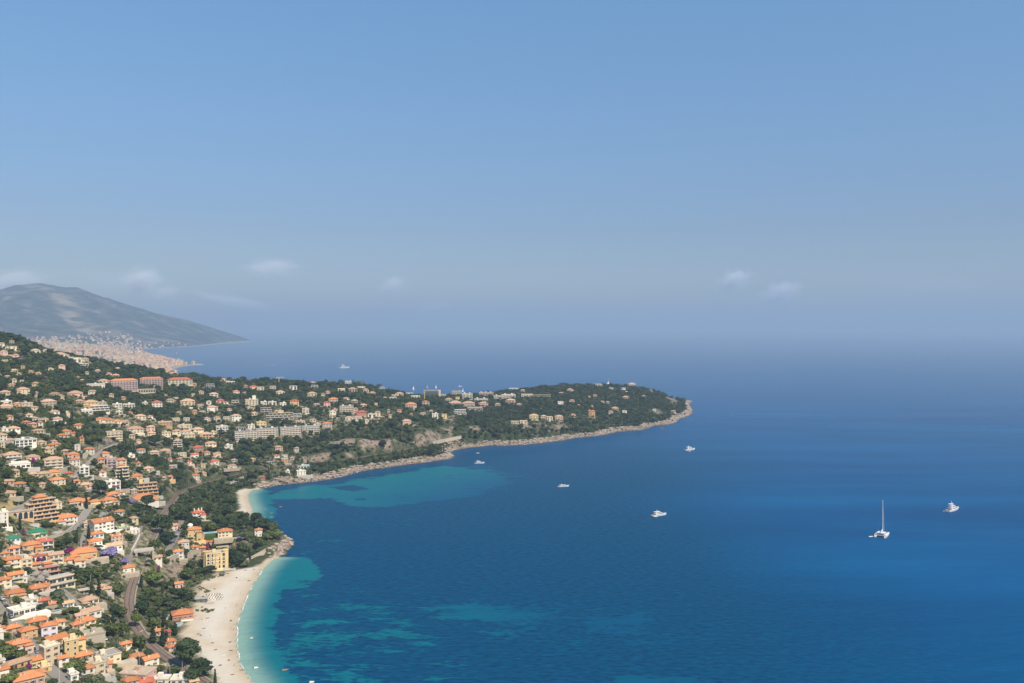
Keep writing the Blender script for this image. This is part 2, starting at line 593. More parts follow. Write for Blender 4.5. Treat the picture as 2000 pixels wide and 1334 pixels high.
# bare rock seen on the hillside, and the sand of the two beaches
ROCKS = [gpoly(p) for p in ([(636, 866), (650, 857), (700, 856), (760, 858), (800, 858), (835, 853), (850, 850), (862, 862), (838, 868), (800, 871), (760, 878), (700, 880), (650, 876)],
                            [(840, 856), (852, 846), (868, 838), (879, 838), (879, 858), (862, 864), (846, 868)],
                            [(182, 884), (186, 868), (200, 858), (214, 855), (222, 862), (224, 872), (204, 878)],
                            [(52, 1136), (55, 1120), (66, 1112), (80, 1114), (80, 1130), (70, 1140)],
                            [(322, 1132), (330, 1108), (360, 1098), (392, 1090), (396, 1112), (366, 1128), (340, 1140)],
                            [(400, 1125), (408, 1112), (425, 1106), (432, 1116), (418, 1126)],
                            [(540, 904), (560, 899), (600, 893), (640, 884), (690, 886), (690, 893), (620, 902)],
                            [(908, 846), (920, 836), (934, 832), (936, 842)], [(1000, 840), (1030, 826), (1060, 828), (1070, 842), (1040, 850)],
                            [(874, 822), (880, 812), (890, 812), (888, 824)], [(880, 838), (883, 826), (887, 838)], [(1300, 778), (1312, 774), (1326, 786), (1314, 792)],
                            [(1080, 838), (1095, 828), (1110, 834)], [(1265, 806), (1285, 800), (1292, 810)])]
TERR = [gpoly(p) for p in ([(0, 1020), (0, 985), (20, 976), (60, 984), (60, 1000), (20, 1016)], [(0, 776), (0, 764), (17, 764), (17, 776)])]
SAND1 = S_beach + [sea_at(*p, 2) for p in [(500, 1104), (462, 1112), (426, 1122), (396, 1138), (386, 1152), (386, 1166), (380, 1180), (378, 1192), (372, 1220), (356, 1238), (374, 1250), (382, 1268), (402, 1288), (410, 1306), (426, 1326), (440, 1340)]] + [(-150, 430), (-120, 360), (-60, 300), (0, 240)]
SAND2 = S_cove + [sea_at(*p, 2) for p in [(478, 953), (462, 958), (468, 975), (470, 992), (462, 1008), (446, 1022)]]
n1 = fbm(XX, YY, 9, 21, 3)
SANDM = np.zeros_like(HH)
for P in (SAND1, SAND2):
    e, _ = seg_dist(P, XX, YY, True)
    sd = np.where(inside(P, XX, YY), e, -e)
    SANDM = np.maximum(SANDM, sstep(-3, 1, sd + (n1 - .5) * 6))
SANDM = np.where((SDIST < 6) & BEACHY, 1.0, SANDM)
ROCKM = np.zeros_like(HH)
for P in ROCKS:
    e, _ = seg_dist(P, XX, YY, True)
    sd = np.where(inside(P, XX, YY), e, -e)
    ROCKM = np.maximum(ROCKM, sstep(-5, 3, sd + (n1 - .5) * 16) * sstep(.40, .50, fbm(XX, YY, 22, 23, 3) + .03))
shore_rock = (1 - sstep(6, 13, SD + (n1 - .5) * 15)) * (~BEACHY) * (1 - .0 * SANDM)
ROCKM = np.maximum(ROCKM, shore_rock)
DRYM = np.zeros_like(HH)
for P in TERR:
    DRYM = np.maximum(DRYM, inside(P, XX, YY))
HH = HH + ROCKM * (1 - ROADMASK) * (SD > 2) * (fbm(XX, YY, 7, 31, 2) - .5) * 3.0
HH = np.where((SANDM > .5) & (SD > 0), np.maximum(0.2 + np.minimum(0.05 * SD, 2.6), np.minimum(HH, 0.2 + .05 * SD)), HH)


# ------------------------------------------------------------------ ground material
def ground_material():
    m, t, b = new_mat('hillside ground', 0.95, 0.1)
    co = nd(t, 'ShaderNodeTexCoord').outputs['Object']
    n1_, n2_, n3_ = noise(t, .035, 5, vec=co), noise(t, .22, 4, vec=co), noise(t, 1.3, 3, vec=co)
    scrub = ramp(t, n1_, [(.30, (.020, .034, .014)), (.50, (.040, .056, .022)), (.64, (.085, .082, .040)), (.78, (.20, .16, .10))])
    scrub = mixc(t, math_(t, 'MULTIPLY', n2_, .8), scrub, ramp(t, n3_, [(.35, (.020, .034, .014)), (.6, (.06, .07, .03)), (.78, (.20, .17, .11))]))
    dry = ramp(t, n2_, [(.30, (.05, .07, .025)), (.46, (.10, .10, .05)), (.58, (.30, .24, .16)), (.75, (.40, .33, .24))])
    c = mixc(t, attr(t, 'town'), scrub, dry)
    c = mixc(t, attr(t, 'dry'), c, (.36, .27, .12))
    rk = ramp(t, noise(t, .5, 6, vec=co, rough=.7), [(.28, (.060, .048, .040)), (.43, (.19, .135, .10)), (.60, (.33, .25, .19)), (.8, (.46, .38, .29))])
    rk = mixc(t, math_(t, 'GREATER_THAN', noise(t, .16, 5, vec=co), .56), rk, (.055, .065, .035))
    c = mixc(t, attr(t, 'rock'), c, rk)
    wet = nd(t, 'ShaderNodeSeparateXYZ')
    t.links.new(co, wet.inputs[0])
    tide = math_(t, 'MULTIPLY', attr(t, 'rock'), math_(t, 'SUBTRACT', 1.0, math_(t, 'DIVIDE', wet.outputs[2], 2.4), clamp=True))
    c = mixc(t, math_(t, 'MULTIPLY', tide, .8), c, (.07, .06, .05))
    sand = ramp(t, noise(t, .06, 5, vec=co), [(.3, (.46, .365, .245)), (.5, (.54, .44, .31)), (.72, (.58, .50, .385))])
    sand = mixc(t, math_(t, 'MULTIPLY', noise(t, 1.6, 3, vec=co), .18), sand, (.36, .29, .21))
    sand = mixc(t, attr(t, 'wash'), sand, (.60, .55, .47))
    wetl = math_(t, 'SUBTRACT', 1.0, math_(t, 'DIVIDE', wet.outputs[2], .6), clamp=True)
    sand = mixc(t, math_(t, 'MULTIPLY', wetl, .75), sand, (.31, .235, .155))
    c = mixc(t, attr(t, 'sand'), c, sand)
    t.links.new(c, b.inputs['Base Color'])
    bp = nd(t, 'ShaderNodeBump')
    bp.inputs['Strength'].default_value = .6
    bp.inputs['Distance'].default_value = .8
    t.links.new(noise(t, .6, 5, vec=co, rough=.7), bp.inputs['Height'])
    t.links.new(bp.outputs[0], b.inputs['Normal'])
    return m


def grid_faces(nx, ny):
    i, j = np.meshgrid(np.arange(nx - 1), np.arange(ny - 1))
    a = (j * nx + i).ravel()
    return np.stack([a, a + 1, a + nx + 1, a + nx], 1)


TOWN = np.zeros_like(HH)        # filled in once the houses are known


def build_terrain():
    me = np_mesh('hillside', np.stack([XX, YY, HH], -1).reshape(-1, 3), grid_faces(len(GX), len(GY)), [ground_material()])
    for nm, a in (('rock', ROCKM * (1 - SANDM)), ('sand', SANDM), ('dry', DRYM), ('town', TOWN)):
        fattr(me, nm, np.clip(a, 0, 1))
    wash = np.exp(-((SD - 17 - 9 * (fbm(XX, YY, 40, 77) - .5)) / 8.0) ** 2) * .75
    fattr(me, 'wash', wash * sstep(.35, .6, fbm(XX, YY, 30, 78) + .1))
    return tag(link('hillside', me), kind='structure')


# ------------------------------------------------------------------ sea
def sea_material():
    m, t, b = new_mat('sea water', 0.6, 0.0)
    b.inputs['IOR'].default_value = 1.33
    co = nd(t, 'ShaderNodeTexCoord').outputs['Object']
    mp = nd(t, 'ShaderNodeMapping')
    mp.inputs['Scale'].default_value = (.6, 1.5, 1)
    mp.inputs['Rotation'].default_value = (0, 0, .25)
    t.links.new(co, mp.inputs[0])
    pat = noise(t, .035, 5, vec=mp.outputs[0], rough=.62)
    fine = noise(t, .25, 4, vec=mp.outputs[0], rough=.6)
    s = math_(t, 'ADD', attr(t, 'shallow'), math_(t, 'MULTIPLY', math_(t, 'SUBTRACT', pat, .5), 2.3))
    s = math_(t, 'ADD', s, math_(t, 'MULTIPLY', math_(t, 'SUBTRACT', fine, .5), 1.1))
    mask = nd(t, 'ShaderNodeMapRange', interpolation_type='SMOOTHSTEP')
    mask.inputs['From Min'].default_value, mask.inputs['From Max'].default_value = .43, .68
    t.links.new(s, mask.inputs['Value'])
    big = noise(t, .0035, 3, vec=co)
    wind = nd(t, 'ShaderNodeMapping')
    wind.inputs['Scale'].default_value, wind.inputs['Rotation'].default_value = (.35, 2.2, 1), (0, 0, .12)
    t.links.new(co, wind.inputs[0])
    strk = noise(t, .004, 6, vec=wind.outputs[0], rough=.62)
    big = math_(t, 'MULTIPLY_ADD', math_(t, 'SUBTRACT', strk, .5), 2.6, .5, clamp=True)
    deep = mixc(t, big, (.0002, .054, .158), (.0004, .086, .222))
    bay = ramp(t, fine, [(.34, (.0003, .034, .086)), (.64, (.0005, .066, .148))])
    c = mixc(t, attr(t, 'bay'), deep, bay)
    c = mixc(t, mask.outputs[0], c, mixc(t, attr(t, 'clear'), (.0003, .068, .148), (.0008, .122, .158)))
    c = mixc(t, attr(t, 'edge'), c, (.24, .36, .29))
    t.links.new(c, b.inputs['Base Color'])
    # wind ripples: two crossing sets of small waves
    w1 = nd(t, 'ShaderNodeMapping')
    w1.inputs['Scale'].default_value = (.6, 1.2, 1)
    w1.inputs['Rotation'].default_value = (0, 0, -.45)
    t.links.new(co, w1.inputs[0])
    h1 = noise(t, .09, 5, vec=w1.outputs[0], rough=.66)
    h2 = noise(t, .02, 2, vec=w1.outputs[0])
    bp = nd(t, 'ShaderNodeBump')
    bp.inputs['Strength'].default_value, bp.inputs['Distance'].default_value = .8, 1.0
    t.links.new(math_(t, 'ADD', math_(t, 'MULTIPLY', h1, 2.6), math_(t, 'MULTIPLY', h2, 3.0)), bp.inputs['Height'])
    t.links.new(bp.outputs[0], b.inputs['Normal'])
    # mirror-like only towards grazing view, as wind-roughened water is
    lw = nd(t, 'ShaderNodeLayerWeight')
    lw.inputs['Blend'].default_value = .5
    fr = math_(t, 'MULTIPLY', math_(t, 'POWER', lw.outputs['Facing'], 12.0), .88)
    gs = nd(t, 'ShaderNodeBsdfGlossy')
    gs.inputs['Roughness'].default_value = .22
    mx = nd(t, 'ShaderNodeMixShader')
    t.links.new(fr, mx.inputs[0])
    t.links.new(b.outputs[0], mx.inputs[1])
    t.links.new(gs.outputs[0], mx.inputs[2])
    t.links.new(mx.outputs[0], t.nodes['Material Output'].inputs['Surface'])
    return m


def build_sea():
    X = np.array([-45000, -30000, -20000, -14000, -10000, -7000, -5000, -3500, -2500, -1700, -1100, -700] + gl(-500, 170, 3.2) + gl(170, 700, 9) + [750, 850, 1000, 1300, 1700, 2400, 3500, 5000, 7000, 10000, 14000, 20000, 30000, 45000.], float)
    Y = np.array([-3000, -1500, -600, 0, 250, 350, 400] + gl(430, 1000, 3.2) + gl(1000, 1700, 6) + gl(1700, 2600, 25) + [2650, 2800, 3100, 3500, 4200, 5000, 6500, 8500, 11000, 15000, 20000, 28000, 38000, 50000.], float)
    A, B = np.meshgrid(X, Y)
    d, seg = seg_dist(SHORE, A, B)
    beach = SEG_BEACH[seg]
    land = inside(LAND, A, B)
    d = np.where(land, 0, d)
    sh = np.zeros_like(A)
    nz = fbm(A, B, 45, 50, 3) - .5
    rocky_fade = sstep(0, 14, d)

    def patch(px, val, soft, nzs=14):
        P = [sea_at(*p) for p in px]
        e, _ = seg_dist(P, A, B, True)
        s = np.where(inside(P, A, B), e, -e) + nz * nzs
        return val * sstep(-soft, soft, s)
    pts = [patch([(497, 976), (520, 966), (560, 956), (610, 950), (650, 946), (700, 935), (760, 926), (820, 914), (870, 909), (920, 912), (980, 925), (990, 945), (950, 962), (880, 974), (800, 984), (730, 988), (690, 989), (660, 982), (640, 976), (560, 976)], .92, 15, 36),
           patch([(900, 905), (980, 915), (1040, 930), (1000, 955), (900, 970)], .55, 40),
           patch([(548, 1092), (588, 1072), (618, 1108), (632, 1124), (606, 1146), (560, 1152), (528, 1160), (512, 1150), (520, 1122)], .88, 7, 22),
           patch([(676, 1117), (700, 1124), (716, 1156), (692, 1150)], .66, 8, 20),
           patch([(820, 1186), (900, 1166), (1000, 1170), (1100, 1184), (1250, 1206), (1390, 1221), (1250, 1238), (1100, 1238), (1000, 1228), (930, 1232), (860, 1216)], .70, 26, 40),
           patch([(1170, 1345), (1220, 1318), (1330, 1314), (1430, 1345)], .80, 16),
           patch([(585, 1178), (640, 1188), (648, 1210), (604, 1204)], .68, 9, 24), patch([(612, 1224), (712, 1244), (735, 1258), (650, 1262)], .68, 9, 24),
           patch([(520, 1250), (580, 1262), (650, 1290), (730, 1312), (790, 1345), (540, 1345), (505, 1310), (495, 1280)], .66, 12, 30),
           patch([(500, 1130), (540, 1160), (540, 1210), (520, 1260), (560, 1340), (470, 1345), (450, 1250), (470, 1180)], .98, 6), patch([(920, 1098), (950, 1098), (955, 1112), (930, 1116)], .45, 10, 20),
           patch([(560, 1045), (640, 1048), (720, 1062), (640, 1072), (585, 1066)], .40, 16, 30), patch([(700, 1010), (800, 1000), (900, 1010), (800, 1040)], .30, 26, 40)]
    pts.append(patch([(535, 1150), (640, 1140), (760, 1165), (860, 1240), (840, 1345), (560, 1345), (530, 1250)], .44, 26, 40))
    pts.append(patch([(840, 1180), (1000, 1150), (1180, 1170), (1420, 1215), (1300, 1265), (1050, 1270), (900, 1250)], .42, 26, 40))
    for p in pts:
        sh = np.maximum(sh, p)
    dark = [patch([(600, 1330), (545, 1285), (590, 1262), (650, 1268), (720, 1300), (800, 1345), (640, 1345)], 1, 8, 20), patch([(552, 1195), (575, 1168), (680, 1145), (760, 1170), (700, 1240), (560, 1260), (530, 1230)], 1, 8, 24)]
    sh = sh * (1 - .22 * dark[0]) * (1 - .2 * dark[1])
    streak = patch([(640, 951), (690, 947), (722, 955), (690, 960)], .9, 3)
    streak2 = patch([(690, 975), (712, 972), (712, 977)], .9, 2)
    sh = sh * (1 - streak) * (1 - streak2) * np.where(beach, 1, .1 + .9 * sstep(8, 30, d + nz * 14))
    near = (1 - sstep(16, 34, d)) * beach
    sh = np.maximum(sh, near)
    bay = (1 - sstep(330, 640, d)) * sstep(2600, 1500, B) * (1 - sstep(1250, 1750, B) * .45) * (1 - sstep(60, 420, A - .06 * B))
    clear = np.clip((1 - sstep(40, 260, d)), 0, 1)
    edge = (1 - sstep(0, 22, d)) ** 1.5 * beach * .85
    me = np_mesh('sea', np.stack([A, B, np.zeros_like(A)], -1).reshape(-1, 3), grid_faces(len(X), len(Y)), [sea_material()])
    for nm, a in (('shallow', sh), ('bay', bay), ('clear', clear), ('edge', edge)):
        fattr(me, nm, a)
    return tag(link('sea', me), kind='structure')


# ------------------------------------------------------------------ far shore and mountain
FS = [(-500, 3000), (-740, 3150), (-960, 3270), (-1090, 3360), (-1240, 3500), (-1410, 3800), *[sea_at(*p) for p in [(352, 727), (343, 721.5), (352, 716.5), (372, 714), (394, 711.8), (398, 710.8), (372, 709), (352, 706), (330, 702), (300, 697), (262, 690), (242, 685), (245, 683.6), (262, 682.8), (300, 680.5), (340, 678.5), (375, 677), (400, 674.8), (440, 671), (470, 669), (500, 667)]],
      (-6500, 14500), (-18000, 15000), (-18000, 3000)]
fctl = [at_depth(*p) for p in [(60, 566, 11500), (30, 572, 11500), (130, 573, 11300), (200, 592, 11200), (250, 604, 11200), (330, 625, 11500), (380, 641, 11800), (430, 655, 12000), (470, 664, 12500), (150, 640, 9800), (300, 660, 10100), (230, 655, 9600), (0, 582, 11800), (-200, 575, 12000),
                               (0, 650, 8800), (0, 668, 6800), (60, 668, 6200), (120, 676, 6300), (120, 688, 5200), (200, 680, 7200), (200, 705, 4700), (273, 690, 5900), (300, 705, 5150), (330, 712, 4850), (240, 712, 4700), (320, 724, 4220), (60, 690, 4600), (0, 690, 4300)]]
fctl += [(-9000, 14500, 500), (-14000, 12000, 900), (-10000, 7000, 450), (-6000, 4200, 320), (-3000, 3300, 120), (-1800, 3200, 40)] + [(x, y, 0) for x, y in FS[:-3]]
FF = rbf_fit(fctl, 1e-4)


def ridged(X, Y):
    """Gullies and spurs running down to the coast."""
    u, v = X * .80 + Y * .60, -X * .60 + Y * .80
    w = fbm(X, Y, 1500, 64, 3) * 900
    a = 1 - np.abs(2 * fbm(u + w, v * .45, 820, 62, 2) - 1)
    b = 1 - np.abs(2 * fbm(u + w, v * .6, 330, 63, 3) - 1)
    return .62 * a + .38 * b


def far_height(X, Y):
    d, _ = seg_dist(FS[:-2], X, Y)
    ins = inside(FS, X, Y)
    hz = np.maximum(FF(X, Y), 3) + (.62 - ridged(X, Y)) * -260 * sstep(200, 2400, d) * sstep(7000, 8800, Y) + (fbm(X, Y, 300, 61, 3) - .5) * 22 * sstep(60, 500, d)
    return np.where(ins, 2 + (np.maximum(hz, 3) - 2) * sstep(0, 130, d), -12)


def build_far():
    X = np.array(gl(-15000, -7500, 260) + gl(-7500, -900, 42) + [-900, -700, -500], float)
    Y = np.array(gl(3000, 6600, 42) + gl(6600, 13500, 75) + [13500, 14500], float)
    A, B = np.meshgrid(X, Y)
    Z = far_height(A, B)
    m, t, b = new_mat('far hills', .95, .1)
    co = nd(t, 'ShaderNodeTexCoord').outputs['Object']
    c = ramp(t, noise(t, .0045, 7, vec=co, rough=.68), [(.38, (.012, .024, .030)), (.50, (.034, .048, .048)), (.58, (.085, .085, .078)), (.68, (.21, .19, .165))])
    c = mixc(t, attr(t, 'scar'), c, ramp(t, noise(t, .004, 5, vec=co), [(.42, (.04, .046, .042)), (.60, (.25, .20, .16))]))
    c = mixc(t, attr(t, 'strand'), c, (.55, .48, .38))
    t.links.new(c, b.inputs['Base Color'])
    me = np_mesh('distant_hills', np.stack([A, B, Z], -1).reshape(-1, 3), grid_faces(len(X), len(Y)), [m])
    sc = np.zeros_like(A)
    for px in ([(52, 592), (80, 602), (120, 626), (160, 644), (205, 658), (212, 668), (190, 664), (150, 654), (105, 636), (70, 614)], [(225, 650), (250, 648), (275, 664), (230, 666)], [(300, 664), (330, 658), (352, 672), (305, 674)]):
        P = [at_depth(p[0], p[1], 10400)[:2] for p in px]
    # scree falls straight down the slope below the summit
    d1, _ = seg_dist([at_depth(70, 600, 11300)[:2], at_depth(120, 628, 10600)[:2], at_depth(165, 648, 9900)[:2], at_depth(205, 662, 9400)[:2]], A, B)
    d2, _ = seg_dist([at_depth(235, 652, 9900)[:2], at_depth(265, 664, 9300)[:2]], A, B)
    d3, _ = seg_dist([at_depth(310, 662, 10000)[:2], at_depth(340, 670, 9700)[:2]], A, B)
    nz = (fbm(A, B, 240, 90, 4) - .5) * 380
    sc = np.maximum(sc, sstep(210, 40, d1 + nz))
    sc = np.maximum(sc, .8 * sstep(220, 60, d2 + nz))
    sc = np.maximum(sc, .8 * sstep(220, 60, d3 + nz))
    fattr(me, 'scar', sc)
    ds, _ = seg_dist(FS[:-3], A, B)
    fattr(me, 'strand', sstep(60, 25, ds) * .55)
    return tag(link('distant_hills', me), kind='structure')


# ------------------------------------------------------------------ ribbons (roads, rails, foam)
def ribbon(name, L, w, mat, dz=0.0, kind='structure', off=0.0, parent=None, th=0.0):
    L = np.asarray(L, float)
    T = np.gradient(L[:, :2], axis=0)
    T /= np.linalg.norm(T, axis=1)[:, None] + 1e-9
    N = np.stack([T[:, 1], -T[:, 0]], 1)
    w = np.broadcast_to(np.asarray(w, float), (len(L),))
    mb = MB()
    n = len(L)
    pts = []
    for s in (-.5, .5):
        for k in range(n):
            q = L[k, :2] + N[k] * (off + s * w[k])
            pts.append((q[0], q[1], L[k, 2] + dz))
    mb.poly(pts, [(k, n + k, n + k + 1, k + 1) for k in range(n - 1)], mat)
    if th:
        low = [(p[0], p[1], p[2] - th) for p in pts]
        mb.poly(pts + low, [(k + 1, 2 * n + k + 1, 2 * n + k, k) for k in range(n - 1)] + [(n + k, 3 * n + k, 3 * n + k + 1, n + k + 1) for k in range(n - 1)], mat)
    o = mb.build(name, parent)
    if kind:
        o['kind'] = kind
    return o

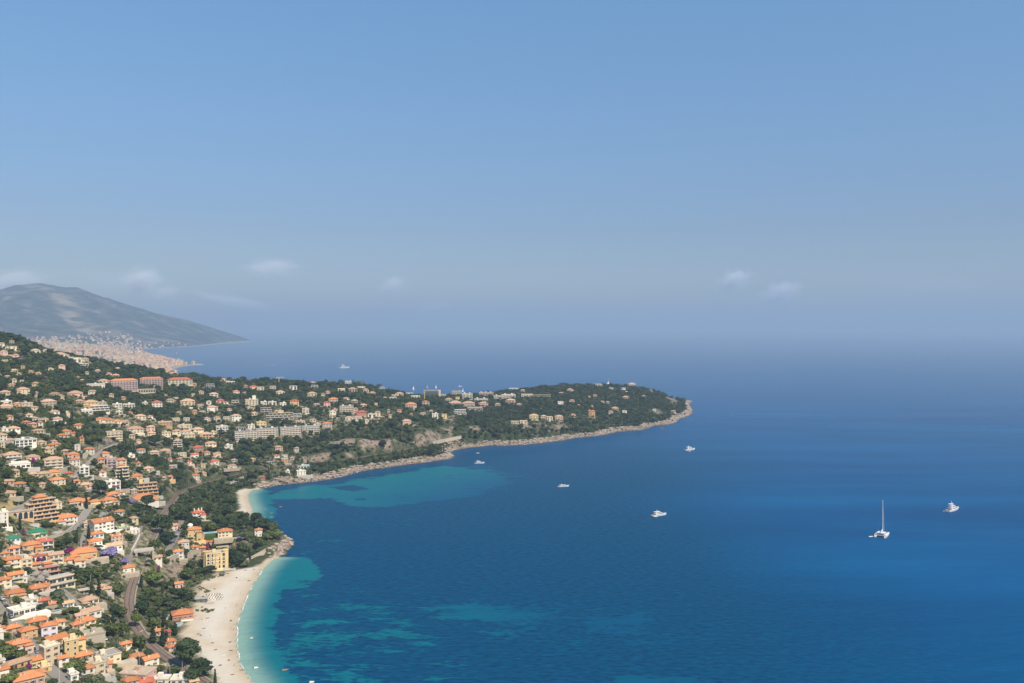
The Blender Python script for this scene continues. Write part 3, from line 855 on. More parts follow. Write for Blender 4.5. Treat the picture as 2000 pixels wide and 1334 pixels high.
# ------------------------------------------------------------------ houses
# px  py(base)  width  wall height (photo pixels)  kind  wall  roof  turn | label | anchor phrase
# kinds: h hip roof, g gable, f flat, t stepped terraces, a balconied flats, v arcade
HOUSES = """
27 1237 24 5 h o o 14|terracotta hipped roof house hugging the bend of the narrow street, dark street wall
58 1248 26 14 h o o 20|ochre house with dark end wall and two pale shuttered windows beside the street|ochre house by the street
97 1246 25 20 h l o 8|tall lilac white house with one small window under an orange hipped roof|lilac white house
75 1222 30 5 h c o 10|spread orange roofs of the cream house joined behind the lilac white house
116 1225 18 5 h c o 0|small cream house with orange hipped roof tucked among trees beside the lilac white house
-2 1249 14 10 f w w 10|white flat roofed house half cut by the picture edge below a lone cypress
3 1237 13 4 h c o 10|orange roofed cream cottage right under the dark cypress by the street
40 1277 32 16 h p o 14|big pale pink house with sweeping orange hipped roof and low white wing|big pale pink house
115 1258 34 6 g o o 30|long orange roofed house with dark shaded side next to the tall yellow block
140 1284 22 28 f y b 10|tall plain yellow block with curved beige flat roof|tall yellow block
157 1269 17 16 h y o 5|yellow house with orange roof joined to the back of the tall yellow block
102 1299 26 30 f c w 26|tall cream tower house with white roof terrace standing at the street|cream tower house
125 1303 16 14 g w o 12|narrow white house with one steep orange roof beside the cream tower house
66 1306 30 12 g y o 16|yellow house with long orange roof above a magenta bougainvillea|yellow house with bougainvillea
90 1314 18 8 f y b 16|low yellow annex with white rimmed flat terrace beside the street crossing
58 1340 46 12 h p o 12|salmon villa with many orange hipped roofs at the bottom of the hill street|salmon villa
80 1324 16 8 h p o 12|small salmon gabled wing with orange roof behind the salmon villa
6 1326 18 14 g w o 10|white house with low orange roof and big blank wall near the bottom of the hill
2 1303 13 6 f w g 14|low white house with grey flat roof above the white blank walled house
146 1331 13 10 f w g 20|small white cube house with grey roof beside the sloping street
165 1291 28 4 h c o 16|row of low orange roofs over dark arches beside the pale roof terrace house
182 1254 40 12 f s b 12|upper grey stepped building with pipes on its wide flat roof|grey flat roofed building
212 1297 44 13 f c g 22|lower long cream building with grey flat roof and parking behind it
191 1320 26 20 f c b 20|cream house with planted roof terrace and blue awning|cream roof terrace house
208 1309 18 9 g p o 8|salmon house with orange roof behind the cream roof terrace house
258 1330 50 10 f p b -32|long salmon flat roofed terrace row with cluttered white roof decks|salmon terrace row
255 1341 26 6 h p o 8|orange hipped roof house just below the salmon terrace row, inland one
284 1343 28 6 h p r 4|red hipped roof house just below the salmon terrace row, seaward one
297 1303 26 13 g w o 24|white house with pale blue shutters and red roof beside the railway curve|white house with blue shutters
268 1292 26 7 h c o 16|cream house with orange hipped roof joined to the white house with blue shutters
247 1266 18 4 h c o 16|low cream pavilion with orange roof above the car park
357 1211 35 10 h r o 4|pink beach villa with orange hipped roof and four white windows above its pool|pink beach villa
333 1262 20 4 h p o 20|low salmon roofed beach cottage in front of two big dark cypresses
337 1272 14 4 h p o 30|smallest salmon roofed beach cottage half hidden by the beach pine
328 1243 9 3 h r r 10|tiny red roofed annex beside the pool of the pink beach villa
307 1241 11 4 g w o 4|small white garden house with orange roof among cypresses
352 1338 34 6 f w w -14|low white flat roofed house at the bottom between the tracks and the street
380 1340 15 4 h c s 0|small house with pale sandy roof beside the railway at the bottom
313 1337 26 5 f w w -20|white boxy terraces at the bottom with silver roof tanks
350 1149 14 8 g p o 10|small white and pink house with purple creeper among trees behind the beach|pink cottage with creeper
31 1169 29 8 h c o 8|sandy orange roofed house above a long cream parking wall|sandy orange roofed house
76 1157 30 4 h p o 12|long low salmon roof half sunk in trees under the rock outcrop
88 1152 16 7 h p o 8|salmon hipped roof cottage beside the rock outcrop
84 1182 19 5 h p r 6|small pink house with dull red roof above the white terraces
104 1188 12 3 h c o 6|tiny cottage with orange roof beside the blue green pool
134 1187 18 7 g w s 14|white house with plain sandy roof above the clipped hedge
177 1180 28 6 h c t 20|cream house with brown hipped roof at the end of the lane
181 1205 30 9 g w t 22|white house with tan gable roof beside a round blue pool
161 1211 20 5 g w t 18|low white annex with tan roof below the tan gable roof house
154 1228 20 4 h c o 16|orange hipped roof cottage above the grey flat roofed building, inland one
170 1222 30 5 h c o 16|long orange roofed house above the grey flat roofed building, seaward one
48 1200 36 8 f w w 22|white modern house of stacked roof terraces beside the car park|white stacked terraces
62 1180 20 4 f w w 10|white awning roofed house above the stacked terraces
62 1081 28 14 h o o 10|salmon orange town house with long balcony and orange roof|salmon orange town house
89 1074 26 13 h w r 12|white town house with red roof joined to the salmon orange town house
28 1084 17 11 h p o 8|narrow pink house with orange roof inland of the salmon orange town house
9 1090 15 4 h c o 8|low orange roof at the picture edge above the parked cars
25 1109 27 13 h c o 8|cream block with plain shutters and bright orange hipped roof above the car park road|cream block with orange roof
53 1109 16 14 f c b 8|pale apricot flat roofed house beside the cream block with orange roof
70 1111 16 3 h o o 8|small orange roof terrace house in front of the purple arcade
75 1098 26 9 v w r 8|white arcade hung with purple bougainvillea under a dark red roof|purple arcade
110 1101 23 15 g c t 8|square cream house with brown roof edge on a stone terrace
91 1099 10 5 h c o 6|tiny orange roofed pavilion beside the purple arcade
164 1092 42 10 h y o 4|wide yellow mansion with orange roofs and shaded loggia|wide yellow mansion
157 1109 17 11 g w o 6|white house with stacked shaded balconies below the wide yellow mansion
175 1097 13 4 h c o 4|small orange roofed lodge at the seaward foot of the wide yellow mansion
137 1102 20 4 h c o 8|long low garage with two orange roofs below the wide yellow mansion
9 1147 22 12 h c o 12|cream house with orange roof and white awning at the picture edge under the gabled house
32 1138 24 13 g c o 14|cream gabled house with broad orange roof beside the rock outcrop|broad gabled house
47 1139 9 10 f w b 8|thin white stack of balconies joined to the broad gabled house
98 1128 32 16 t r o 14|terracotta stepped flats with planted balconies|terracotta stepped flats
124 1150 44 18 t c b 24|large apricot stepped flats with gravelled flat roofs|apricot stepped flats
165 1161 17 6 t s b 10|small grey stepped glasshouse beside two cypresses
197 1154 18 3 h c t 6|low brown roofed garden house behind the two cypresses, inland one
208 1158 17 3 h c t 6|low brown roofed garden house behind the two cypresses, seaward one
5 1031 18 24 f w w 8|white block of flats with shaded balconies cut by the picture edge|white block at the edge
88 1020 50 36 t o o 20|big ochre residence of curved stepped terraces with orange penthouse roof|big ochre stepped residence
40 1015 42 13 v o b 8|orange arched garden gallery beside the ochre stepped residence
108 995 22 10 f c b 14|cream cube house with flat roof above the ochre stepped residence
152 988 27 8 h c o 8|cream house with orange hipped roof and pool terrace beside the viaduct|pool house by the viaduct
187 989 17 8 h y o 20|yellow house with orange roof at the seaward side of the viaduct
176 981 14 5 h y o 8|small orange roofed house at the head of the viaduct
132 1025 34 12 h w o 18|large white villa with orange roof and open white terrace beside the viaduct|large white villa
73 1051 27 9 h c n 10|cream villa with bright green roof and roof canopy
26 1061 22 7 h w n 8|white pavilion with dark green roof above the retaining wall
172 1031 13 9 h c t 10|small cream tower house with brown roof where the lane leaves the viaduct
204 1039 36 17 g w o 26|long white three storey house with orange roof and cypress at its door|long white three storey house
190 1051 22 7 h w o 8|white bungalow with orange roof below the long white three storey house, upper one
187 1067 22 8 h w o 10|white bungalow with orange roof and hedge below the long white three storey house, lower one
229 1059 20 10 f o r 12|salmon cube house with overhanging red roof beside the rail slope|salmon cube house
225 1075 26 8 g w s 20|white house with large sandy gable roof below the salmon cube house
242 1038 22 6 f c n 12|flat roofed house with green roof court and a white end wall
262 1043 20 6 f w w 20|white modern house with canopy above the railside lane
290 970 36 22 t o b 10|ochre stepped hillside flats with white terraces and a small tower|ochre stepped hillside flats
280 982 46 6 h w o 6|long white house with orange roof at the foot of the ochre stepped hillside flats
222 971 20 5 h p o 14|salmon house with orange double roof above the hairpin|salmon double roof house
215 987 26 9 h c o 18|cream house with orange roof and arched garage at the hairpin
238 967 10 4 h w o 8|small white house with orange roof above the salmon double roof house
222 957 24 14 f w w 14|white villa of stacked cubes with a pink awning|white villa with pink awning
339 1037 17 9 g w o 24|white workshop with bright orange roof beside the lane of parked cars|white workshop
380 1057 24 20 h y o 4|tall pale yellow villa with orange roofs and a white cupola|tall pale yellow villa
440 1051 26 10 h c o 6|stone villa with orange hipped roof and dark pergola beside a lawn and pool|stone villa by the lawn
505 1048 14 12 h w o 2|white tower villa with orange roof alone among the pines on the point|white tower villa
359 1069 19 8 h w t 4|white bungalow with brown hipped roof below the tall pale yellow villa
381 1075 12 4 h c o 4|small orange roofed cottage above the curved stone wall
348 1093 19 13 h w o 6|white house with blue tint and orange roof above the curved stone wall|white house above the stone wall
406 1064 32 7 h c o 4|long cream house with orange roofs at the edge of the lawn
396 1081 10 10 h r o 4|narrow salmon tower house inland of the yellow castle
432 1069 11 10 h c o 4|narrow cream house with shaded balconies between cypresses
422 1112 34 28 f y b 4|big yellow castle like mansion with tall arched bays above the beach|yellow castle
307 1103 17 12 g w t 10|white house with brown gable roof at the railway bridge
388 1017 22 14 h w r 10|white mansion with red roof and tall chimneys inside the dark wood|white mansion in the wood
393 1177 19 5 g d g -8|low beach restaurant with two grey shed roofs|beach restaurant
252 1121 20 8 h w o 6|white cottage with orange roof alone in the trees beside the tracks
25 898 28 8 h w t 12|white villa with wide tan hipped roof and terrace windows near the picture edge|white villa with wide tan roof
65 901 22 7 h p t 12|pale pink house with tan roof above a purple creeper
36 915 38 7 f w w 8|long white modern house with thin flat roof and glass front|long white modern house
51 876 34 14 f w g 14|white mansion of two window rows with grey roof pavilion|white mansion with roof pavilion
105 915 30 15 a c t 6|cream four storey flats with tan roof and curved balconies|cream curved balcony flats
106 932 22 8 h y o 12|yellow house with orange roofs under the sloping retaining wall|yellow house under the wall
65 932 16 4 h p t 6|low pink house with brown roof in the pines below the long white modern house
114 949 24 10 h c o 14|cream house with orange hipped roof and tall loggia below the yellow house
143 898 19 9 h p o 10|square pale pink house with orange hipped roof and three windows|square pale pink house
165 929 16 14 f w w 6|square white villa with balustrade roof and blue awning|square white villa
134 930 14 4 h r r 8|low house with red roof beside the hillside road
150 945 11 4 h p o 6|
168 953 20 5 h p t 8|
201 932 12 9 h w o 8|
160 866 7 10 h o r 0|slim orange tower house alone on the wooded slope|slim orange tower
143 851 8 3 h r r 0|tiny red roof alone in the wood above the slim orange tower
27 843 20 5 h w t 6|
10 843 10 3 f w w 0|
224 858 27 13 a c b 8|
207 894 12 8 h p o 14|
218 915 17 16 a p g 6|grey pink flats with tall end wall above the stepped balconies|grey pink flats
237 915 18 14 h c o 6|
240 938 24 22 t c o 12|cream stepped flats with fanned balconies below the grey pink flats|fanned balcony flats
264 847 28 8 h c o 4|
295 843 14 8 h p o 0|
296 854 14 7 h c t 0|
321 833 28 7 f o b 4|
361 839 26 7 f c b 0|
345 853 15 10 h c t 4|
363 851 18 7 h w t 4|
371 858 19 9 f c b 6|
325 853 16 7 f c b 0|
347 877 17 15 t w t 4|white stepped villa with three terraces in the middle of the wooded slope|white stepped villa
271 867 8 6 h p t 0|
302 891 16 7 h s t 6|
322 885 18 4 h s t 0|
257 895 12 5 f w b 10|
270 910 8 3 h c o 0|
290 921 18 5 h c t 8|
268 935 18 4 h c o 6|
332 937 10 5 h o o 10|
320 938 7 4 h p t 0|
332 901 9 3 h w r 0|
370 907 8 5 h p r 0|
387 882 19 7 h r r 4|
380 895 16 6 g w r 20|
412 875 20 8 h c t 4|
446 877 15 6 f w w 0|
424 893 13 6 h c o 4|
420 908 15 6 h w r 4|
434 844 22 9 f w b 6|
388 847 20 8 h c t 0|
402 857 22 8 h o t 4|
418 852 12 7 f c b 0|
491 837 13 6 f w w 0|
511 834 18 8 f y b 0|
471 840 18 4 v g g 0|
480 862 41 18 a g g 8|inland end section of the long grey slab of flats with open balconies|long grey slab of flats
522 858 42 19 a g g 8|second section of the long grey slab of flats, from the inland end
568 853 40 17 a g g 8|third section of the long grey slab of flats, past the dark gap
607 847 34 14 a g g 8|seaward end section of the long grey slab of flats, shortest of the four
546 824 54 15 t c b 2|long cream terraced residence of four stepped floors above the grey slab|long cream terraced residence
545 807 16 3 f c b 0|
520 809 22 11 t p g 4|
492 799 24 17 f c b 6|ornate pale yellow mansion with square roof turret|ornate pale yellow mansion
575 794 17 10 h y r 2|square yellow house with red hipped roof and tall shutters|square yellow house with red roof
553 793 12 5 f w w 0|
515 792 12 6 f w w 0|
532 792 15 6 f w w 0|
415 807 19 10 h w t 4|
408 791 9 6 h w b 0|
430 789 14 6 h p r 0|
441 791 9 5 h w r 0|
418 776 16 6 h w t 0|
462 771 12 6 h w o 10|
496 760 16 4 h c r 0|
509 765 13 8 f c b 6|
533 762 12 7 f s g 0|
548 771 16 5 h w t 0|
573 764 14 9 f w o 4|
610 777 18 8 h c t 6|
597 808 13 9 f c b 0|
581 818 17 9 t w g 0|
587 827 18 4 f s b 0|
462 823 18 10 h w t 10|
424 823 12 6 h c t 0|
405 823 11 5 h w t 0|
497 811 11 4 h c o 0|
460 791 14 8 t g w 0|
432 739 14 3 f w w 0|
437 742 10 3 h p o 0|
411 759 16 8 t g g 4|
450 749 16 3 f w w 0|
611 750 13 4 h c t 0|
614 759 14 6 t w w 0|
681 754 14 9 a w w 0|white block of flats on the crest between two dark trees|white block on the crest
706 753 17 8 t d w 0|dark glass fronted stepped house on the crest|dark glass house on the crest
706 760 15 4 f c w 0|
667 765 14 5 f c w 0|
690 768 16 8 h c t 0|
715 767 11 6 h c t 0|
746 764 10 8 t w w 0|
651 786 18 6 h p o 0|
639 795 13 8 h p r 0|
677 808 27 14 a c g 2|striped cream flats with long shaded balconies and a grey end wall|striped cream flats
695 806 7 8 h p o 0|
650 809 12 4 f w w 0|
655 804 9 4 h p t 0|
649 816 12 4 f c b 0|
682 822 15 5 h w t 0|
699 821 18 5 h w t 0|
706 813 20 7 h r r 0|
727 817 17 7 f w b 0|
738 813 10 8 h c t 0|
717 826 8 6 h c t 0|
639 838 18 10 h p o 4|big pale villa with orange hipped roof past the seaward end of the grey slab|pale villa past the grey slab
621 831 10 3 f c b 0|
611 824 12 4 h c t 0|
780 807 9 6 h o r 0|
795 830 17 7 h p o 8|
780 774 16 5 h p o 0|
771 776 12 4 f c b 0|
768 780 14 3 f w b 0|
803 800 22 10 h p o 4|large salmon villa with grey roof turrets below the red roofed tower|large salmon villa
710 794 12 3 h p t 0|
693 786 12 3 h p b 0|
728 772 11 5 h r t 0|
842 778 30 15 a d w 0|dark slab hotel with white end wall standing up against the sea|dark slab hotel
832 794 14 9 h c r 0|
892 775 20 11 a c g 0|taller inland half of the twin pale hotels by the far shore|twin pale hotels
913 781 21 12 a w g 0|lower seaward half of the twin pale hotels by the far shore
876 784 14 4 h w o 0|
894 782 8 6 f y b 0|
889 792 24 5 h p t 0|
915 793 26 5 h p t 0|
945 794 18 6 h p o 0|
940 785 28 6 a w g 0|
928 803 30 6 f s b 0|
900 813 26 12 t w w 0|bright white curved block of stepped flats on the neck of the headland|white stepped block
850 818 12 9 f w w 0|
868 818 10 8 f y b 0|
950 775 30 8 a p b 0|
976 781 24 8 a g g 0|
996 791 18 9 h p o -10|
865 775 12 4 f c b 0|
812 778 18 4 f w b 0|
800 771 14 3 f w b 0|
842 807 7 5 h p o 0|
994 779 28 8 a w w 0|
1030 777 24 6 f c b 0|
1059 777 34 5 t s b 0|
1003 762 18 3 f w w 0|
1021 767 8 5 h p t 0|
1114 766 12 5 h w o 0|
1117 787 10 5 h w o 0|
1095 792 11 7 f w b 0|
1170 756 13 5 f w b 0|
1043 821 18 9 h y o 4|
1062 819 11 6 h p t 0|
1074 823 12 8 f c b 0|
1092 823 16 9 h p t 4|
1006 828 16 4 f c b 0|
1023 828 15 5 f c b 0|
1120 814 9 4 h p o 0|
1157 815 11 11 h o o 0|ochre villa with corner turret alone in the headland wood|ochre turret villa
1193 811 9 7 h p o 0|
1202 801 13 4 h c t 0|
1223 781 13 5 h p o 0|
1257 776 6 3 h w o 0|
1218 764 8 6 f w u 0|
1194 760 8 2 f w u 0|
1235 752 15 2 h p t 0|
1272 765 5 3 h p t 0|
1316 808 9 5 f p b 0|
1220 807 9 4 f w w 0|
1278 803 7 3 f w w 0|
1177 787 6 3 f c b 0|
3 678 9 6 h w t 0|
23 683 15 5 f c b 0|
8 693 12 5 h p t 0|
31 701 10 6 h p t 0|
70 689 15 4 h c b 0|
89 688 8 4 h l b 0|
119 695 22 4 h w t 0|
146 700 20 3 f c b 0|
151 709 15 6 f w w 0|
164 717 16 6 t w w 0|
121 723 11 8 h p t 0|
99 725 9 4 h c b 0|
60 730 8 4 h o t 0|
75 732 9 3 h p t 0|
28 727 12 3 h c s 0|
36 733 9 3 h c s 0|
191 728 9 4 h p t 0|
204 751 20 6 h c t 0|
187 757 31 5 f w w 0|
46 772 20 10 h c t 8|isolated cream villa of three storeys on the upper wooded slope|isolated cream villa
9 772 17 5 h s t 0|
147 774 25 5 h p t 0|
213 734 10 4 h p t 0|
226 737 12 4 h p t 0|
230 722 7 3 h p o 0|
243 762 46 17 a p o 6|inland one of two salmon slabs of flats with blue grey balconies|salmon slabs of flats
296 757 40 16 a p o 6|seaward one of two salmon slabs of flats with blue grey balconies
270 767 60 5 v c b 4|
352 756 44 13 h c r 6|long cream mansion with red roof and rows of arched windows near the crest|long cream mansion
380 756 8 6 h o o 0|
339 731 17 5 h p o 0|
307 798 18 11 h w r 6|
367 797 26 12 h c t 4|
229 798 16 7 f w b 0|
252 797 20 6 f w b 0|
283 791 10 4 f w b 0|
196 806 32 11 t w w 8|white and glass modern villa in long stepped decks|white and glass stepped villa
170 808 18 6 f w w 8|
178 796 24 9 h o s 6|
200 794 14 7 f s g 0|
96 797 24 11 h s t 8|
53 798 18 9 f s b 0|
34 795 10 6 h o t 0|
12 789 18 4 f w w 0|
11 801 22 6 h c t 0|
68 804 11 7 h c t 0|
57 816 11 5 h w t 0|
107 810 16 5 h w t 6|
112 825 17 6 h w t 6|
196 825 14 6 h c o 4|
133 816 4 8 f c b 0|
274 820 19 6 h c o 4|
294 818 9 4 h w t 0|
230 828 14 5 h c o 0|
244 829 12 5 h p t 0|
233 809 11 4 f w b 0|
203 823 8 4 h p t 0|
541 895 10 4 g w r 0|
571 898 8 3 h p t 0|
458 903 11 4 h p t 0|
589 928 17 7 f w w 10|white modern house on the rocks above the turquoise cove|white house on the rocks
593 915 22 4 f w u 4|
513 937 7 4 h r r 0|
562 925 8 4 f w w 0|
528 906 14 4 v s g 0|
"""
H = []
for ln in HOUSES.strip().split('\n'):
    q = ln.split('|')
    a = q[0].split()
    H.append(dict(x=float(a[0]), y=float(a[1]), w=float(a[2]), h=float(a[3]), k=a[4], wall=a[5], roof=a[6], yaw=float(a[7]), label=q[1].strip() if len(q) > 1 else '', anchor=q[2].strip() if len(q) > 2 else ''))
for i, e in enumerate(H):
    X, Y, Z = ground(e['x'], e['y'])
    if Y > 1000 and e['roof'] == 'o' and not e['label'] and i % 4:
        e['roof'] = 't'                        # roofs up the slope are paler and browner
    dist = math.sqrt(X * X + Y * Y + (Z - HC) ** 2)
    s = dist / F
    e.update(X=X, Y=Y, Z=Z, D=dist, W=max(4.0, e['w'] * s * .96), HT=max(2.7, e['h'] * s * 1.0))
    e['dep'] = {'a': .30, 't': .62, 'v': .3}.get(e['k'], .72) * e['W']
    if e['k'] == 'a':
        e['dep'] = max(11, min(16, e['dep']))
    e['dep'] = min(max(e['dep'], 4.5), 18)
    e['n'] = max(1, int(round(e['HT'] / 3.0)))
    e['rz'] = math.atan2(-X, Y) + math.radians(e['yaw'])
    if e['yaw'] == 0:
        e['rz'] += math.radians(rnd.uniform(-4, 16))

# the thinly planted, terraced ground around houses
for e in H:
    r = 16 + e['W'] * .55
    jj = np.searchsorted(GY, [e['Y'] - 3 * r, e['Y'] + 3 * r])
    ii = np.searchsorted(GX, [e['X'] - 3 * r, e['X'] + 3 * r])
    sl = (slice(jj[0], jj[1]), slice(ii[0], ii[1]))
    q = (XX[sl] - e['X']) ** 2 + (YY[sl] - e['Y']) ** 2
    TOWN[sl] += .75 * np.exp(-q / (r * r))
TOWN = np.clip(TOWN - .1, 0, .9) * (0.35 + .9 * fbm(XX, YY, 18, 44, 3)) * sstep(2300, 1500, YY)

WINDOWS = {}


def window_mesh(kind):
    """A framed pane with sill; some have open shutters. Unit: about 1.1 x 1.5 m, sits on a wall facing -Y."""
    if kind not in WINDOWS:
        mb = MB()
        if kind == 'wide':
            mb.box(-1.35, 1.35, -.05, .03, 0, 2.0, M_FRAME).box(-1.27, 1.27, -.07, -.04, .06, 1.94, M_GLASS).box(-.03, .03, -.09, -.06, .06, 1.94, M_FRAME)
        elif kind == 'arch':
            n = 8
            for r, y, mt in ((1.05, -.05, M_FRAME), (.92, -.08, M_GLASS)):
                P = [(-r, y, 0), (r, y, 0)] + [(r * math.cos(a), y, 1.6 + r * math.sin(a)) for a in np.linspace(0, math.pi, n)]
                mb.rings([[(p[0], .02, p[2]) for p in P], P], mt)
        else:
            mb.box(-.55, .55, -.04, .03, 0, 1.5, M_FRAME).box(-.47, .47, -.07, -.03, .08, 1.42, M_GLASS).box(-.7, .7, -.16, .02, -.12, 0, M_FRAME)
            if kind in 'bgn':
                sm = {'b': M_SHUT_B, 'g': M_SHUT_G, 'n': M_SHUT_N}[kind]
                mb.box(-1.08, -.58, -.09, -.02, 0, 1.5, sm).box(.58, 1.08, -.09, -.02, 0, 1.5, sm)
        WINDOWS[kind] = mb.mesh('window_' + kind)
    return WINDOWS[kind]


def add_window(parent, x, y, z, rz, kind, s=1.0):
    o = link('window', window_mesh(kind), parent, (x, y, z))
    o.rotation_euler = (0, 0, rz)
    o.scale = (s, 1, s)


def roof_mesh(kind, W, D, z, mat, wallmat):
    mb = MB()
    ov = .55
    x0, x1, y0, y1 = -W / 2 - ov, W / 2 + ov, -ov, D + ov
    zb = z - .06
    if kind == 'g':
        rise = (y1 - y0) / 2 * .40
        ym = (y0 + y1) / 2
        mb.poly([(x0, y0, zb), (x1, y0, zb), (x1, y1, zb), (x0, y1, zb), (x0, ym, zb + rise), (x1, ym, zb + rise),
                 (x0, y0, zb + .22), (x1, y0, zb + .22), (x1, y1, zb + .22), (x0, y1, zb + .22), (x0, ym, zb + .22 + rise), (x1, ym, zb + .22 + rise)],
                [(6, 7, 11, 10), (8, 9, 10, 11), (0, 6, 10, 4), (3, 4, 10, 9), (1, 5, 11, 7), (2, 8, 11, 5), (0, 1, 7, 6), (2, 3, 9, 8), (0, 4, 5, 1), (3, 2, 5, 4)], mat)
        if wallmat:
            mb.poly([(-W / 2, .02, zb), (-W / 2, D - .02, zb), (-W / 2, ym, zb + rise * .97), (W / 2, .02, zb), (W / 2, D - .02, zb), (W / 2, ym, zb + rise * .97)], [(0, 2, 1), (3, 4, 5)], wallmat)
    else:
        lx, ly = x1 - x0, y1 - y0
        rise = min(lx, ly) / 2 * .44
        ins = min(lx, ly) / 2
        ym, xm = (y0 + y1) / 2, 0.0
        if lx >= ly:
            a, b = (x0 + ins, ym), (x1 - ins, ym)
        else:
            a, b = (xm, y0 + ins), (xm, y1 - ins)
        B = [(x0, y0), (x1, y0), (x1, y1), (x0, y1)]
        P = [(p[0], p[1], zb) for p in B] + [(p[0], p[1], zb + .2) for p in B] + [(*a, zb + .2 + rise), (*b, zb + .2 + rise)]
        Fs = [(3, 2, 1, 0), (0, 1, 5, 4), (1, 2, 6, 5), (2, 3, 7, 6), (3, 0, 4, 7)]
        Fs += [(4, 5, 9, 8), (6, 7, 8, 9), (5, 6, 9), (7, 4, 8)] if lx >= ly else [(4, 5, 8), (5, 6, 9, 8), (6, 7, 9), (7, 4, 8, 9)]
        mb.poly(P, Fs, mat)
    return mb, rise


def mat_w(k):
    return MATS['wall ' + WALL[k][1]]


def mat_r(k):
    return MATS['roof ' + ROOF[k][1]]


def face_windows(root, e, W, n, H0, far, side=False, kind=None, depth=0.0):
    """Rows of windows across the front (and the seaward and inland ends) of a house body."""
    st = H0 / n
    step = 3.0 if e['D'] < 900 else (3.8 if e['D'] < 1500 else 5.0)
    big = 1.0 if e['D'] < 900 else (1.15 if e['D'] < 1500 else 1.5)
    k = kind or rnd.choice('pbgnpnwn')
    kk = 'wide' if k == 'w' else k
    m = max(1, min(7, int(W / step)))
    for f in range(n):
        zz = f * st + (.95 if kk != 'wide' else .3) * min(1, st / 3)
        for i in range(m):
            if rnd.random() < .10:
                continue
            add_window(root, -W / 2 + W * (i + .5) / m, -.002, zz, 0, kk, big * min(1, st / 2.9))
    if side:
        D = e['dep']
        m = max(1, min(3, int(D / (step * 1.15))))
        for f in range(n):
            for i in range(m):
                if rnd.random() < .3:
                    continue
                zz = f * st + .95 * min(1, st / 3)
                sx = -1 if i % 2 else 1
                add_window(root, sx * (W / 2 + .002), D * (i + .5) / m, zz, math.pi / 2 * sx, 'p', big * min(1, st / 2.9))


NAMEK = dict(h='house', g='house', f='flat_roofed_house', t='terraced_residence', a='apartment_block', v='arcade')
CATK = dict(h='house', g='house', f='house', t='residence', a='apartment block', v='arcade')


